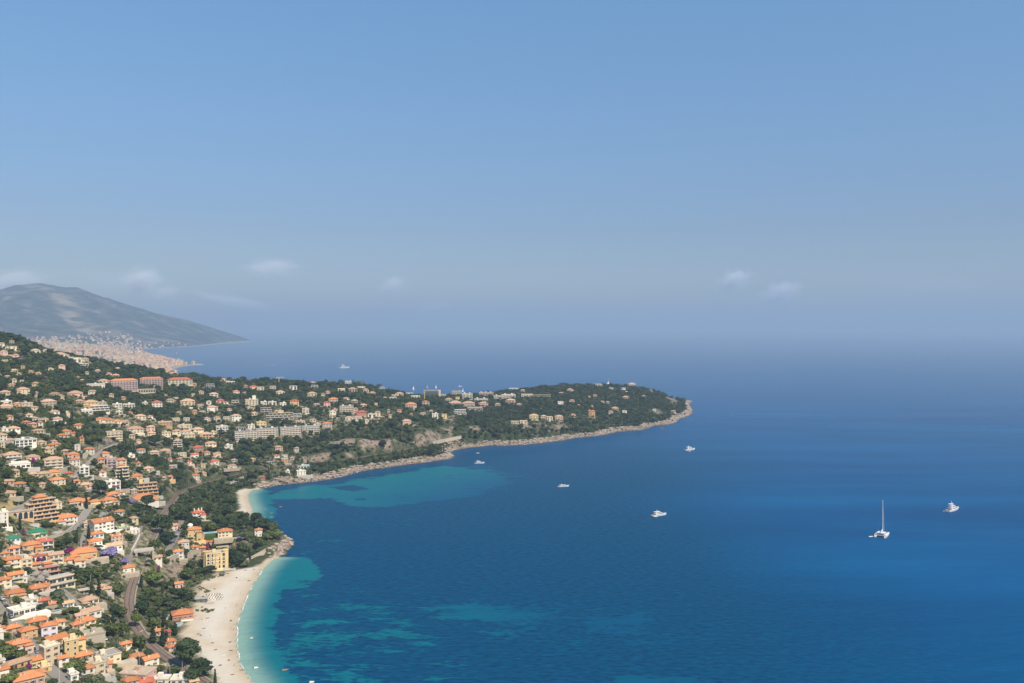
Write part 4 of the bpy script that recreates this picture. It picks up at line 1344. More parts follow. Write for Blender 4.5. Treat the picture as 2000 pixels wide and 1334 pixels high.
def build_house(e):
    W, Dp, Ht, n, k = e['W'], e['dep'], e['HT'], e['n'], e['k']
    big = k in 'hf' and e['w'] >= 30
    e['noun'] = {'a': 'flats', 't': 'stepped flats', 'v': 'arcade'}.get(k, 'villa' if big else 'house')
    nm = NAMEK[k] if not big else 'villa'
    root = thing(nm, (e['X'], e['Y'], e['Z']), e['rz'], None, CATK[k] if not big else 'villa')
    e['obj'] = root
    wm, rm = mat_w(e['wall']), mat_r(e['roof'])
    tiled = e['roof'] in 'otrsn'
    base = -5.0
    far = e['D'] > 1700
    if k in 'hg':
        MB().box(-W / 2, W / 2, 0, Dp, base, Ht, wm).build('wall', root)
        mb, rise = roof_mesh(k, W, Dp, Ht, rm, wm)
        rf = mb.build('roof', root)
        if e['D'] < 1500:
            for _ in range(1 if W < 10 else 2):
                cx, cyy = rnd.uniform(-.28, .28) * W, Dp * rnd.choice((.3, .68))
                zt = Ht + rise * .55
                MB().box(cx - .35, cx + .35, cyy - .35, cyy + .35, Ht, zt + 1.3, wm).box(cx - .45, cx + .45, cyy - .45, cyy + .45, zt + 1.3, zt + 1.45, M_CONC).build('chimney', rf)
        face_windows(root, e, W, n, Ht, far, e['D'] < 1150)
        if e['D'] < 1000 and W > 9 and n >= 2 and rnd.random() < .55:
            z = Ht / n
            b = MB().box(-W * .30, W * .30, -1.3, -.003, z - .18, z, M_CONC)
            b.box(-W * .30, W * .30, -1.3, -1.22, z, z + .95, M_RAIL).build('balcony', root)
        if e['D'] < 760:
            dx = rnd.uniform(-.3, .3) * W
            MB().box(dx - .55, dx + .55, -.09, .02, 0, 2.2, M_SHUT_N).box(dx - .65, dx + .65, -.06, .02, 2.2, 2.32, M_FRAME).build('door', root)
    elif k == 'f':
        MB().box(-W / 2, W / 2, 0, Dp, base, Ht, wm).build('wall', root)
        r = MB().box(-W / 2 - .25, W / 2 + .25, -.25, Dp + .25, Ht, Ht + .28, rm)
        p = .28
        for a in ((-W / 2 - .25, W / 2 + .25, -.25, -.25 + p), (-W / 2 - .25, W / 2 + .25, Dp + .25 - p, Dp + .25), (-W / 2 - .25, -W / 2 - .25 + p, -.25 + p, Dp + .25 - p), (W / 2 + .25 - p, W / 2 + .25, -.25 + p, Dp + .25 - p)):
            r.box(*a, Ht + .283, Ht + .75, wm)
        rf = r.build('roof', root)
        if e['D'] < 1600:
            sx = rnd.uniform(-.2, .2) * W
            MB().box(sx - 1.4, sx + 1.4, Dp * .5, Dp * .5 + 2.4, Ht + .285, Ht + 2.5, wm).build('stair_head', rf)
            if e['D'] < 1000:
                for _ in range(3):
                    ax, ay = rnd.uniform(-.4, .4) * W, rnd.uniform(.12, .42) * Dp
                    MB().box(ax - .5, ax + .5, ay - .35, ay + .35, Ht + .285, Ht + 1.1, M_RAIL).build('roof_vent', rf)
        face_windows(root, e, W, n, Ht, far, e['D'] < 1150, 'arch' if e['anchor'] == 'yellow castle' else 'w' if e['wall'] == 'w' and W > 12 else None)
    elif k == 'a':
        MB().box(-W / 2, W / 2, 0, Dp, base, Ht, wm).build('wall', root)
        if tiled:
            roof_mesh('h', W, Dp, Ht, rm, None)[0].build('roof', root)
        else:
            r = MB().box(-W / 2 - .3, W / 2 + .3, -.3, Dp + .3, Ht, Ht + .45, rm)
            rf = r.build('roof', root)
            for q in range(max(1, int(W / 11))):
                sx = -W / 2 + W * (q + .5) / max(1, int(W / 11))
                MB().box(sx - 1.6, sx + 1.6, Dp * .45, Dp * .45 + 3, Ht + .453, Ht + 2.6, wm).build('lift_head', rf)
        st = Ht / n
        bays = max(2, min(9, int(W / (4.4 if e['D'] < 1700 else 6.5))))
        bm = plain('cream balcony', (.72, .60, .45)) if e['wall'] not in 'pd' else (plain('mauve balcony', (.44, .35, .36)) if e['wall'] == 'p' else plain('dark balcony', (.22, .24, .27)))
        for f in range(n):
            z = f * st
            MB().box(-W / 2 + .4, W / 2 - .4, -1.0, -.004, z + .02, z + .2, bm).box(-W / 2 + .4, W / 2 - .4, -1.0, -.9, z + .203, z + 1.2, bm).build('balcony', root)
            for b in range(bays):
                o = link('window', window_mesh('wide'), root, (-W / 2 + W * (b + .5) / bays, -.002, z + .25))
                o.scale = (W / bays / 5.4, 1, min(1.0, st * .62 / 2.0))
        for b in range(bays + 1):
            x = -W / 2 + .42 + (W - .84) * b / bays
            MB().box(x - .22, x + .22, -1.08, -.005, -.5, Ht - .01, wm).build('partition', root)
        if e['wall'] == 'd':
            MB().box(W / 2 + .004, W / 2 + 5, -.2, Dp, base, Ht + .4, mat_w('c')).build('end_wall', root)
    elif k == 't':
        st = Ht / n
        back = max(1.1, (Dp - 5) / max(1, n))
        for f in range(n):
            y0 = f * back
            sh = .04 * W * f * (1 if f % 2 else -.4) * .5
            hw = W / 2 * (1 - .045 * f)
            MB().box(sh - hw, sh + hw, y0 + 1.4, Dp + 1.5, base if f == 0 else f * st + .003, (f + 1) * st - .2, wm).build('storey', root)
            MB().box(sh - hw - .2, sh + hw + .2, y0, Dp + 1.52, (f + 1) * st - .197, (f + 1) * st, M_CONC if e['wall'] != 'w' else rm).box(sh - hw - .2, sh + hw + .2, y0, y0 + .16, (f + 1) * st + .003, (f + 1) * st + .8, wm).build('terrace', root)
            bays = max(2, min(6, int(W / 5)))
            for b in range(bays):
                o = link('window', window_mesh('wide'), root, (sh - hw + 2 * hw * (b + .5) / bays, y0 + 1.398, f * st + .25))
                o.scale = (2 * hw / bays / 3.4, 1, min(1.1, st * .72 / 2))
        if e['roof'] in 'otr':
            rb = MB()
            m2, rise = roof_mesh('h', W * .42, Dp * .5, 0, rm, None)
            o = m2.build('roof', root, (0, Dp * .52, Ht + 2.2))
            MB().box(-W * .2, W * .2, Dp * .54, Dp * .98, Ht + .003, Ht + 2.25, wm).build('penthouse', root)
    elif k == 'v':
        MB().box(-W / 2, W / 2, 0, Dp, base, Ht, wm).build('wall', root)
        MB().box(-W / 2 - .4, W / 2 + .4, -.5, Dp + .3, Ht, Ht + .4, rm).build('roof', root)
        m = max(3, int(W / 3.6))
        for b in range(m):
            o = link('arch', window_mesh('arch'), root, (-W / 2 + W * (b + .5) / m, -.002, .1))
            o.scale = (W / m / 2.5, 1, (Ht - .3) / 2.7)
    if k == 'h' and W > 8.5 and e['D'] < 1300 and rnd.random() < .5:
        # lower wing set forward at one end
        sx = rnd.choice((-1, 1))
        ww, wd, wh = W * rnd.uniform(.34, .46), Dp * .55, Ht * rnd.uniform(.55, .8)
        x0 = sx * (W / 2 - ww / 2 + rnd.uniform(0, 1.5))
        wg = MB().box(x0 - ww / 2, x0 + ww / 2, -wd * .6, -.003, base, wh, wm).build('wing', root)
        rm2 = roof_mesh('h', ww, wd * .6, wh, rm, None)[0]
        rm2.build('wing_roof', wg, (x0, -wd * .6, 0))
        if e['D'] < 1000:
            add_window(wg, x0, -wd * .6 - .002, .8, 0, 'g', 1.0)
    if k in 'hgf' and W > 5 and rnd.random() < .75 and e['label'].find('street') < 0:
        # garden terrace held by a low wall
        tw, td, sh = W * rnd.uniform(1.2, 2.1), rnd.uniform(2.6, 6.0), rnd.uniform(-.25, .25) * W
        MB().box(sh - tw / 2, sh + tw / 2, -td, -.003, -4.5, -.1, M_STONE if rnd.random() < .4 else (M_CONC if rnd.random() < .5 else wm)).build('garden_terrace', root)
    return root


def build_special(e):
    """Features the photo shows on particular houses."""
    r, W, Ht, Dp = e['obj'], e['W'], e['HT'], e['dep']
    a = e['anchor']
    if a == 'tall pale yellow villa':
        mb = MB()
        mb.rings([[(rr * math.cos(t) - W * .28, rr * math.sin(t) + Dp * .7, z) for t in np.linspace(0, 2 * math.pi, 10, endpoint=False)] for rr, z in ((2.2, Ht), (2.2, Ht + 3.2), (2.6, Ht + 3.3), (1.9, Ht + 4.4), (.3, Ht + 5.1))], mat_w('w'))
        mb.build('cupola', r, smooth=False)
    if a in ('ochre turret villa',):
        MB().box(-W / 2 - 2.2, -W / 2 + 1.2, 1, 4.4, -4, Ht + 3.5, mat_w('o')).build('turret', r)
        roof_mesh('h', 3.4, 3.4, 0, mat_r('o'), None)[0].build('turret_roof', r, (-W / 2 - .5, 1, Ht + 3.5))
    if a == 'ornate pale yellow mansion':
        MB().box(W * .05, W * .32, 2, 2 + W * .27, Ht + .3, Ht + 7, mat_w('w')).build('turret', r)
    if a == 'yellow castle':
        n = 4
        for i in range(n + 1):
            x = -W / 2 + W * i / n
            MB().box(x - .4, x + .4, -.55, -.006, -4, Ht + .9, mat_w('c')).build('pilaster', r)
        for zz in (.36, .68):
            MB().box(-W / 2 - .2, W / 2 + .2, -.35, -.008, Ht * zz - .2, Ht * zz + .2, mat_w('c')).build('cornice', r)
        for sx in (-1, 1):
            ring = lambda z, q: [(sx * W / 2 + q * math.cos(t), Dp * .3 + q * math.sin(t), z) for t in np.linspace(0, 2 * math.pi, 12, endpoint=False)]
            MB().rings([ring(-6, 2.7), ring(Ht + 1.6, 2.7), ring(Ht + 1.7, 3.0), ring(Ht + 2.3, 3.0)], mat_w('y')).build('corner_tower', r)
        mb = MB()
        for rr, z0, z1 in ((W * .36, -7, -2.4), (W * .25, -2.38, 1.2)):
            ring = lambda z, q: [(q * math.cos(t) + W * .12, -1.0 + q * .8 * math.sin(t), z) for t in np.linspace(math.pi, 2 * math.pi, 12)]
            mb.rings([ring(z0, rr), ring(z1, rr)], mat_w('y'))
        mb.build('rounded_terrace', r)
    if a == 'white mansion with roof pavilion':
        MB().box(W * .02, W * .3, Dp * .3, Dp * .7, Ht + 2.2, Ht + 2.45, mat_r('g')).box(W * .04, W * .06, Dp * .32, Dp * .34, Ht + .3, Ht + 2.2, M_FRAME).box(W * .26, W * .28, Dp * .32, Dp * .34, Ht + .3, Ht + 2.2, M_FRAME).box(W * .08, W * .24, Dp * .4, Dp * .66, Ht + .3, Ht + 2.15, mat_w('w')).build('roof_pavilion', r)
    if a == 'white mansion in the wood':
        for x in (-.3, .05, .3):
            MB().box(W * x - .5, W * x + .5, Dp * .4, Dp * .4 + 1, Ht, Ht + 4.2, mat_w('w')).build('chimney', r)
    if a == 'pink beach villa':
        MB().box(-W / 2, W / 2, -3.2, -.004, -1.2, .05, mat_w('w')).build('sea_terrace', r)
    if a == 'square white villa':
        MB().box(-W * .45, W * .1, -3, -.2, 2.3, 2.42, M_SHUT_B).build('awning', r)
    if a == 'white villa with pink awning':
        MB().box(-W * .1, W * .4, -2.2, -.2, 4.3, 4.42, plain('pink awning cloth', (.62, .16, .28))).build('awning', r)
    if a == 'ochre stepped hillside flats':
        MB().box(-W * .38, -W * .2, Dp * .6, Dp * .6 + W * .16, Ht, Ht + 6, mat_w('y')).build('tower', r)
        roof_mesh('h', W * .18, W * .16, 0, mat_r('o'), None)[0].build('tower_roof', r, (-W * .29, Dp * .6, Ht + 6))


# ------------------------------------------------------------------ labels that single one thing out
ANCH = []


def relation(dx, dy):
    if abs(dy) > abs(dx) * .8:
        return 'above' if dy < 0 else 'below'
    return 'on the seaward side of' if dx > 0 else 'on the inland side of'


ORD = ['', 'first ', 'second ', 'third ', 'fourth ', 'fifth ', 'sixth ', 'seventh ', 'eighth ', 'ninth ', 'tenth ', 'eleventh ', 'twelfth ',
       'thirteenth ', 'fourteenth ', 'fifteenth ', 'sixteenth ', 'seventeenth ', 'eighteenth ', 'nineteenth ', 'twentieth ']
USED = set()


def single_out(items, maxw=16):
    """items: dicts with px, py, desc, obj.  Each gets '<desc> <nth> <relation> the <anchor>' that no other shares."""
    groups = {}
    for it in items:
        groups.setdefault(it['desc'], []).append(it)
    for desc, its in groups.items():
        table = {}
        for it in its:
            for k, (ax, ay, ph) in enumerate(ANCH):
                dx, dy = it['px'] - ax, it['py'] - ay
                table.setdefault((k, relation(dx, dy)), []).append((math.hypot(dx, dy), id(it)))
        for v in table.values():
            v.sort()
        for it in its:
            best = None
            for k, (ax, ay, ph) in enumerate(ANCH):
                dx, dy = it['px'] - ax, it['py'] - ay
                d, rel = math.hypot(dx, dy), relation(dx, dy)
                lst = table[(k, rel)]
                pos = [q[1] for q in lst].index(id(it)) + 1
                if pos > 20:
                    continue
                near = [q for q in lst if q[0] < d + 140]
                o = '' if pos == 1 and len(near) == 1 else ORD[pos]
                lab = f"{o}{desc} {rel} the {ph}"
                cost = d + 26 * (pos - 1) + (500 if len(lab.split()) > maxw or lab in USED else 0)
                if best is None or cost < best[0]:
                    best = (cost, lab)
            if best is None or len(best[1].split()) > maxw:
                print('LABEL?', best, it['desc'], it['px'], it['py'])
            lab = best[1] if best else desc
            USED.add(lab)
            it['obj']['label'] = lab

# ------------------------------------------------------------------ trees
def foliage(name, dark, lite, rand=.5):
    m, t, b = new_mat(name, .75, .18)
    rn = nd(t, 'ShaderNodeObjectInfo').outputs['Random']
    co = nd(t, 'ShaderNodeTexCoord').outputs['Object']
    n = noise(t, .55, 3, vec=co)
    f = math_(t, 'ADD', math_(t, 'MULTIPLY', rn, rand), math_(t, 'MULTIPLY', math_(t, 'SUBTRACT', n, .5), 1.1), clamp=False)
    f = math_(t, 'ADD', f, (1 - rand) * .5, clamp=True)
    t.links.new(mixc(t, f, dark, lite), b.inputs['Base Color'])
    return m


FOL = dict(broad=foliage('broad leaf foliage', (.024, .044, .016), (.112, .132, .036), .62), pine=foliage('pine foliage', (.016, .035, .018), (.056, .080, .032), .6),
           cypress=foliage('cypress foliage', (.018, .032, .016), (.042, .058, .026)), lime=foliage('light green foliage', (.085, .12, .030), (.17, .20, .06)),
           jaca=foliage('violet blossom', (.16, .13, .26), (.30, .25, .46)), bougain=foliage('magenta blossom', (.16, .015, .10), (.30, .03, .20)),
           olive=foliage('olive foliage', (.075, .090, .045), (.17, .18, .095)), plum=foliage('plum foliage', (.10, .04, .06), (.20, .09, .11)))


def icos():
    p = (1 + 5 ** .5) / 2
    V = np.array([(-1, p, 0), (1, p, 0), (-1, -p, 0), (1, -p, 0), (0, -1, p), (0, 1, p), (0, -1, -p), (0, 1, -p), (p, 0, -1), (p, 0, 1), (-p, 0, -1), (-p, 0, 1)], float)
    V /= np.linalg.norm(V[0])
    Fc = [(0, 11, 5), (0, 5, 1), (0, 1, 7), (0, 7, 10), (0, 10, 11), (1, 5, 9), (5, 11, 4), (11, 10, 2), (10, 7, 6), (7, 1, 8), (3, 9, 4), (3, 4, 2), (3, 2, 6), (3, 6, 8), (3, 8, 9), (4, 9, 5), (2, 4, 11), (6, 2, 10), (8, 6, 7), (9, 8, 1)]
    return V, Fc


def crown_mesh(name, lobes, leaf, nleaf, mat, seed):
    """Leaf sprays spread over and through uneven lobes, with a few darker gaps between them."""
    rs = np.random.RandomState(seed)
    V, Fs = [], []
    iv, ifc = icos()
    for (cx, cyy, cz, rx, ry, rz_) in lobes:
        k = len(V)
        for v in iv:
            j = 1 + rs.uniform(-.16, .12)
            V.append((cx + v[0] * rx * .80 * j, cyy + v[1] * ry * .80 * j, cz + v[2] * rz_ * .80 * j))
        Fs += [tuple(k + a for a in f) for f in ifc]
        m = max(6, int(nleaf * (rx * ry + rx * rz_) / sum(l[3] * l[4] + l[3] * l[5] for l in lobes)))
        for _ in range(m):
            d = rs.normal(size=3)
            d /= np.linalg.norm(d)
            if d[2] < -.55:
                d[2] = -d[2]
            q = rs.uniform(.80, 1.10)
            c = np.array((cx + d[0] * rx * q, cyy + d[1] * ry * q, cz + d[2] * rz_ * q))
            nn = d + rs.normal(size=3) * .45
            nn /= np.linalg.norm(nn)
            u = np.cross(nn, rs.normal(size=3))
            u /= np.linalg.norm(u)
            w = np.cross(nn, u)
            s = leaf * rs.uniform(.55, 1.25)
            k = len(V)
            for a, b in ((-1, -.7), (1, -.6), (.8, .8), (-.7, .7)):
                V.append(tuple(c + u * a * s + w * b * s))
            Fs.append((k, k + 1, k + 2, k + 3))
    me = bpy.data.meshes.new(name)
    me.from_pydata([tuple(float(x) for x in v) for v in V], [], Fs)
    me.materials.append(mat)
    me.update()
    return me


def lobes_round(rs, R, hh, n):
    L = [(0, 0, hh * .58, R * .72, R * .72, hh * .34)]
    for i in range(n):
        a = 2 * math.pi * i / n + rs.uniform(-.4, .4)
        r = R * rs.uniform(.42, .62)
        s = R * rs.uniform(.38, .56)
        L.append((r * math.cos(a), r * math.sin(a), hh * rs.uniform(.36, .74), s, s, s * rs.uniform(.75, 1.05)))
    return L


def lobes_umbrella(rs, R, hh, n):
    L = []
    for i in range(n):
        a = 2 * math.pi * i / n + rs.uniform(-.3, .3)
        r = R * rs.uniform(.38, .66)
        s = R * rs.uniform(.34, .46)
        L.append((r * math.cos(a), r * math.sin(a), hh * rs.uniform(.76, .84), s, s, s * .52))
    L.append((0, 0, hh * .88, R * .55, R * .55, hh * .12))
    return L


def lobes_tall(rs, R, hh, n):
    L = []
    for i in range(n):
        z = hh * (.12 + .8 * i / (n - 1))
        r = R * (1 - .55 * (i / (n - 1)) ** 1.8) * (.75 if i == 0 else 1)
        L.append((rs.uniform(-.08, .08) * R, rs.uniform(-.08, .08) * R, z, r, r, hh / n * 1.1))
    return L


TREE_KINDS = {}          # kind -> list of (crown mesh, trunk mesh, radius, height) built at metre scale


def trunk_mesh(name, hh, r, fork):
    mb = MB().tube((0, 0, -1.5), (.1, 0, hh * .55), r, r * .62, M_TRUNK)
    for i in range(fork):
        a = 2 * math.pi * i / max(1, fork) + .4
        mb.tube((.1, 0, hh * .5), (math.cos(a) * hh * .22, math.sin(a) * hh * .22, hh * .78), r * .5, r * .2, M_TRUNK, 5)
    return mb.mesh(name)


def make_kinds():
    rs = np.random.RandomState(3)
    for i in range(4):
        hh, R = 8.0, (3.6, 4.2, 3.3, 4.6)[i]
        TREE_KINDS.setdefault('broad', []).append((crown_mesh('crown_broad', lobes_round(rs, R, hh, 6 + i), .62, 300, FOL['broad'], i), trunk_mesh('trunk_broad', hh, .28, 3), R, hh))
    for i in range(3):
        hh, R = 11.0, (4.6, 5.4, 4.0)[i]
        TREE_KINDS.setdefault('pine', []).append((crown_mesh('crown_pine', lobes_umbrella(rs, R, hh, 7), .60, 320, FOL['pine'], 10 + i), trunk_mesh('trunk_pine', hh, .33, 4), R, hh))
    for i in range(2):
        hh, R = 10.0, 5.6
        L = [(0, 0, hh * .60, R * .66, R * .66, hh * .32)]
        for k in range(13):
            a, r = 2.4 * k, R * (.30 + .42 * (k / 12.0))
            L.append((r * math.cos(a), r * math.sin(a), hh * (.84 - .36 * (k / 12.0) ** 1.5) + rs.uniform(-.3, .3), R * rs.uniform(.27, .38), R * rs.uniform(.27, .38), R * rs.uniform(.20, .30)))
        TREE_KINDS.setdefault('dome', []).append((crown_mesh('crown_dome', L, .55, 900, FOL['pine'], 70 + i), trunk_mesh('trunk_dome', hh, .40, 4), R, hh))
    for i in range(2):
        hh, R = 12.0, 1.35
        TREE_KINDS.setdefault('cypress', []).append((crown_mesh('crown_cypress', lobes_tall(rs, R, hh, 6), .42, 230, FOL['cypress'], 20 + i), trunk_mesh('trunk_cypress', hh * .4, .22, 0), R, hh))
    for i in range(2):
        hh, R = 6.0, 2.9
        TREE_KINDS.setdefault('olive', []).append((crown_mesh('crown_olive', lobes_round(rs, R, hh, 6), .5, 240, FOL['olive'], 30 + i), trunk_mesh('trunk_olive', hh, .25, 3), R, hh))
    TREE_KINDS['shrub'] = [(crown_mesh('crown_shrub', [(0, 0, .9, 1.5, 1.5, 1.0), (1.1, .4, .7, 1.0, 1.0, .8), (-.8, -.7, .7, 1.1, 1.0, .8)], .38, 120, FOL['broad'], 40), None, 1.9, 2.0),
                           (crown_mesh('crown_shrub', [(0, 0, .8, 1.3, 1.6, .9), (-1.1, .4, .6, .9, 1.0, .7)], .36, 100, FOL['olive'], 41), None, 1.8, 1.8)]
    for nm, base in (('lime', 'lime'), ('jaca', 'jaca'), ('plum', 'plum')):
        hh, R = 8.0, 4.0
        TREE_KINDS[nm] = [(crown_mesh('crown_' + nm, lobes_round(rs, R, hh, 7), .55, 340, FOL[base], 50), trunk_mesh('trunk_' + nm, hh, .26, 3), R, hh)]
    TREE_KINDS['bougain'] = [(crown_mesh('crown_bougain', [(0, 0, 1.4, 2.0, 1.4, 1.4), (1.5, .2, 1.0, 1.3, 1.1, 1.0), (-1.3, .1, 1.9, 1.3, 1.0, 1.2)], .36, 240, FOL['bougain'], 60), None, 2.6, 3.2)]
    hh, R = 9.0, 2.6
    pal = MB()
    for i in range(16):
        a, el = i * 2.4, .5 - (i % 4) * .32
        p = [np.array((0, 0, hh))]
        for s in (1, 2, 3, 4):
            p.append(np.array((math.cos(a) * .72 * s, math.sin(a) * .72 * s, hh + el * s * .8 - .13 * s * s)))
        side = np.array((-math.sin(a), math.cos(a), 0)) * .32
        for s in range(4):
            pal.poly([p[s] - side, p[s] + side, p[s + 1] + side * (1 - .2 * s), p[s + 1] - side * (1 - .2 * s)], [(0, 1, 2, 3)], FOL['olive'])
    TREE_KINDS['palm'] = [(pal.mesh('crown_palm'), MB().tube((0, 0, -1), (.15, 0, hh), .24, .18, M_TRUNK).mesh('trunk_palm'), R, hh)]


TNAME = dict(broad=('broadleaf_tree', 'tree'), pine=('umbrella_pine', 'pine tree'), dome=('umbrella_pine', 'pine tree'), cypress=('cypress_tree', 'cypress'), olive=('olive_tree', 'tree'), lime=('broadleaf_tree', 'tree'),
             jaca=('jacaranda_tree', 'tree'), bougain=('bougainvillea', 'shrub'), plum=('plum_tree', 'tree'), palm=('palm_tree', 'palm'), shrub=('shrub', 'shrub'))
N_VAR = {}


def plant(kind, X, Y, Z, hh, rr, var=None, rz=None):
    """One tree: an Empty at its foot with crown and trunk as parts."""
    vs_ = TREE_KINDS[kind]
    v = vs_[(rnd.randrange(len(vs_)) if var is None else var) % len(vs_)]
    root = thing(TNAME[kind][0], (X, Y, Z), rnd.uniform(0, 6.28) if rz is None else rz, None, TNAME[kind][1], None, (rr / v[2], rr / v[2], hh / v[3]))
    c = link('blossom' if kind == 'bougain' else 'crown', v[0], root)
    if v[1]:
        link('trunk', v[1], root)
    return root


# trees the photo shows one by one: px, foot py, crown width, height (photo pixels), kind
TREES = """
317 1046 40 36 dome dark umbrella pine shading the railway, farther one of the pair
327 1064 33 22 dome dark umbrella pine beside the lane of parked cars, nearer one of the pair
195 968 28 26 dome broad dark umbrella pine over the hairpin road
188 980 20 12 pine low flat topped pine against the viaduct head
250 960 24 20 dome round topped green pine inland of the ochre stepped hillside flats
302 872 26 20 dome lone umbrella pine in front of the row of cream houses mid slope
475 739 14 11 pine lone umbrella pine standing clear on the ridge against the sea
288 994 26 24 dome dark round tree below the ochre stepped hillside flats
540 1054 24 20 lime bright yellow green pine at the tip of the rocky point
512 1040 24 18 pine dark pine beside the white tower villa on the point
482 1036 26 18 pine dark pine behind the white tower villa, nearer the small cove
456 1036 26 18 pine dark pine between the lawn pool and the small cove
524 1056 20 14 broad leafy tree on the slope just inland of the tip of the rocky point
365 1300 50 44 dome huge rounded beach pine standing over the sand by the tracks
392 1322 42 30 dome second big beach pine, lower on the sand than the huge rounded one
376 1334 34 24 dome dark leafy tree at the foot of the beach pines
299 1258 12 26 cypress thick dark cypress beside the tiny garden house, inland one of three
318 1262 13 26 cypress thick dark cypress beside the salmon beach cottage, middle one of three
325 1258 9 20 cypress slimmer dark cypress behind the salmon beach cottage, seaward one of three
342 1241 11 20 cypress dark cypress beside the pool of the pink beach villa
10 1233 9 28 cypress lone tall cypress beside the upper end of the narrow street
179 1162 7 22 cypress tall cypress beside the stepped glasshouse, inland one of the pair
193 1164 8 28 cypress tall cypress beside the stepped glasshouse, seaward one of the pair
270 1303 11 16 cypress short thick cypress in front of the white house with blue shutters
169 995 6 20 cypress slim cypress beside the pool house by the viaduct
173 1052 7 22 cypress tall cypress where the lane bends below the viaduct
150 1062 6 22 cypress dark cypress beside the foot of the viaduct lane
190 1036 4 10 cypress small cypress against the front of the long white three storey house
237 952 6 28 cypress tall cypress between the fanned balcony flats and the white cube villa, seaward one
231 950 5 20 cypress shorter cypress between the fanned balcony flats and the white cube villa, inland one
576 908 4 12 cypress slim cypress above the railway near the turquoise cove, inland one of three
590 907 4 11 cypress slim cypress above the railway near the turquoise cove, middle one of three
601 908 4 9 cypress slim cypress above the railway near the turquoise cove, seaward one of three
215 1092 28 22 jaca large violet flowering tree beside the wide yellow mansion
243 1104 15 13 jaca smaller violet flowering tree above the cottage by the tracks
471 1062 13 10 jaca violet flowering tree in the gardens of the rocky point
258 985 13 11 jaca violet flowering tree at the inland end of the long white orange roofed house
328 1322 13 12 jaca violet flowering tree beside the tracks near the bottom of the photo
266 1226 17 30 lime tall pale yellow green tree hugging the railway curve
487 743 8 6 plum purple leaved tree on the ridge next to the lone umbrella pine
296 1146 36 28 lime large mid green tree between the railway and the curved stone wall
366 1132 26 22 broad round bright green tree at the foot of the curved stone wall
140 1312 22 18 lime bright green tree beside the sloping street near the small cube house
156 1318 20 22 broad dark green tree next to the bright green one by the sloping street
14 1290 34 26 broad big dark tree beside the white wing of the big pale pink house
16 1338 26 18 lime yellow green tree in the inland bottom corner of the photo
68 1128 0 0 skip
430 1052 9 9 palm feathery palm beside the lawn of the stone villa
412 1018 9 13 palm tall palm in front of the dark wood behind the villas
404 1020 8 11 palm tall palm beside the white mansion in the wood
339 963 10 9 palm pale palm above the railway where it bends away
341 1230 0 0 skip
55 1308 14 9 bougain magenta bougainvillea at the foot of the yellow house with bougainvillea
189 1318 8 9 bougain magenta bougainvillea on the corner of the cream roof terrace house
135 1081 16 10 bougain big purple bougainvillea between the white town house and the wide yellow mansion
161 1330 8 6 bougain magenta bougainvillea beside the small white cube house
46 1048 6 14 bougain tall purple creeper between the two green roofed villas
66 906 8 10 bougain purple creeper beside the pale pink house with tan roof
74 1015 5 7 bougain magenta creeper on the ochre stepped residence
312 857 8 5 bougain dark magenta creeper among the cream houses mid slope
405 1078 6 16 bougain tall purple creeper beside the narrow salmon tower house
310 1117 6 10 bougain purple creeper on the wall below the house at the railway bridge
88 741 5 4 bougain small magenta bush on the upper slope
77 1098 16 8 bougain purple creeper hanging over the arches of the white arcade
354 1149 5 7 bougain purple creeper on the pink cottage behind the beach
"""


def tree_data():
    out = []
    for ln in TREES.strip().split('\n'):
        a = ln.split(' ', 5)
        if a[4] == 'skip':
            continue
        out.append((float(a[0]), float(a[1]), float(a[2]), float(a[3]), a[4], a[5]))
    return out


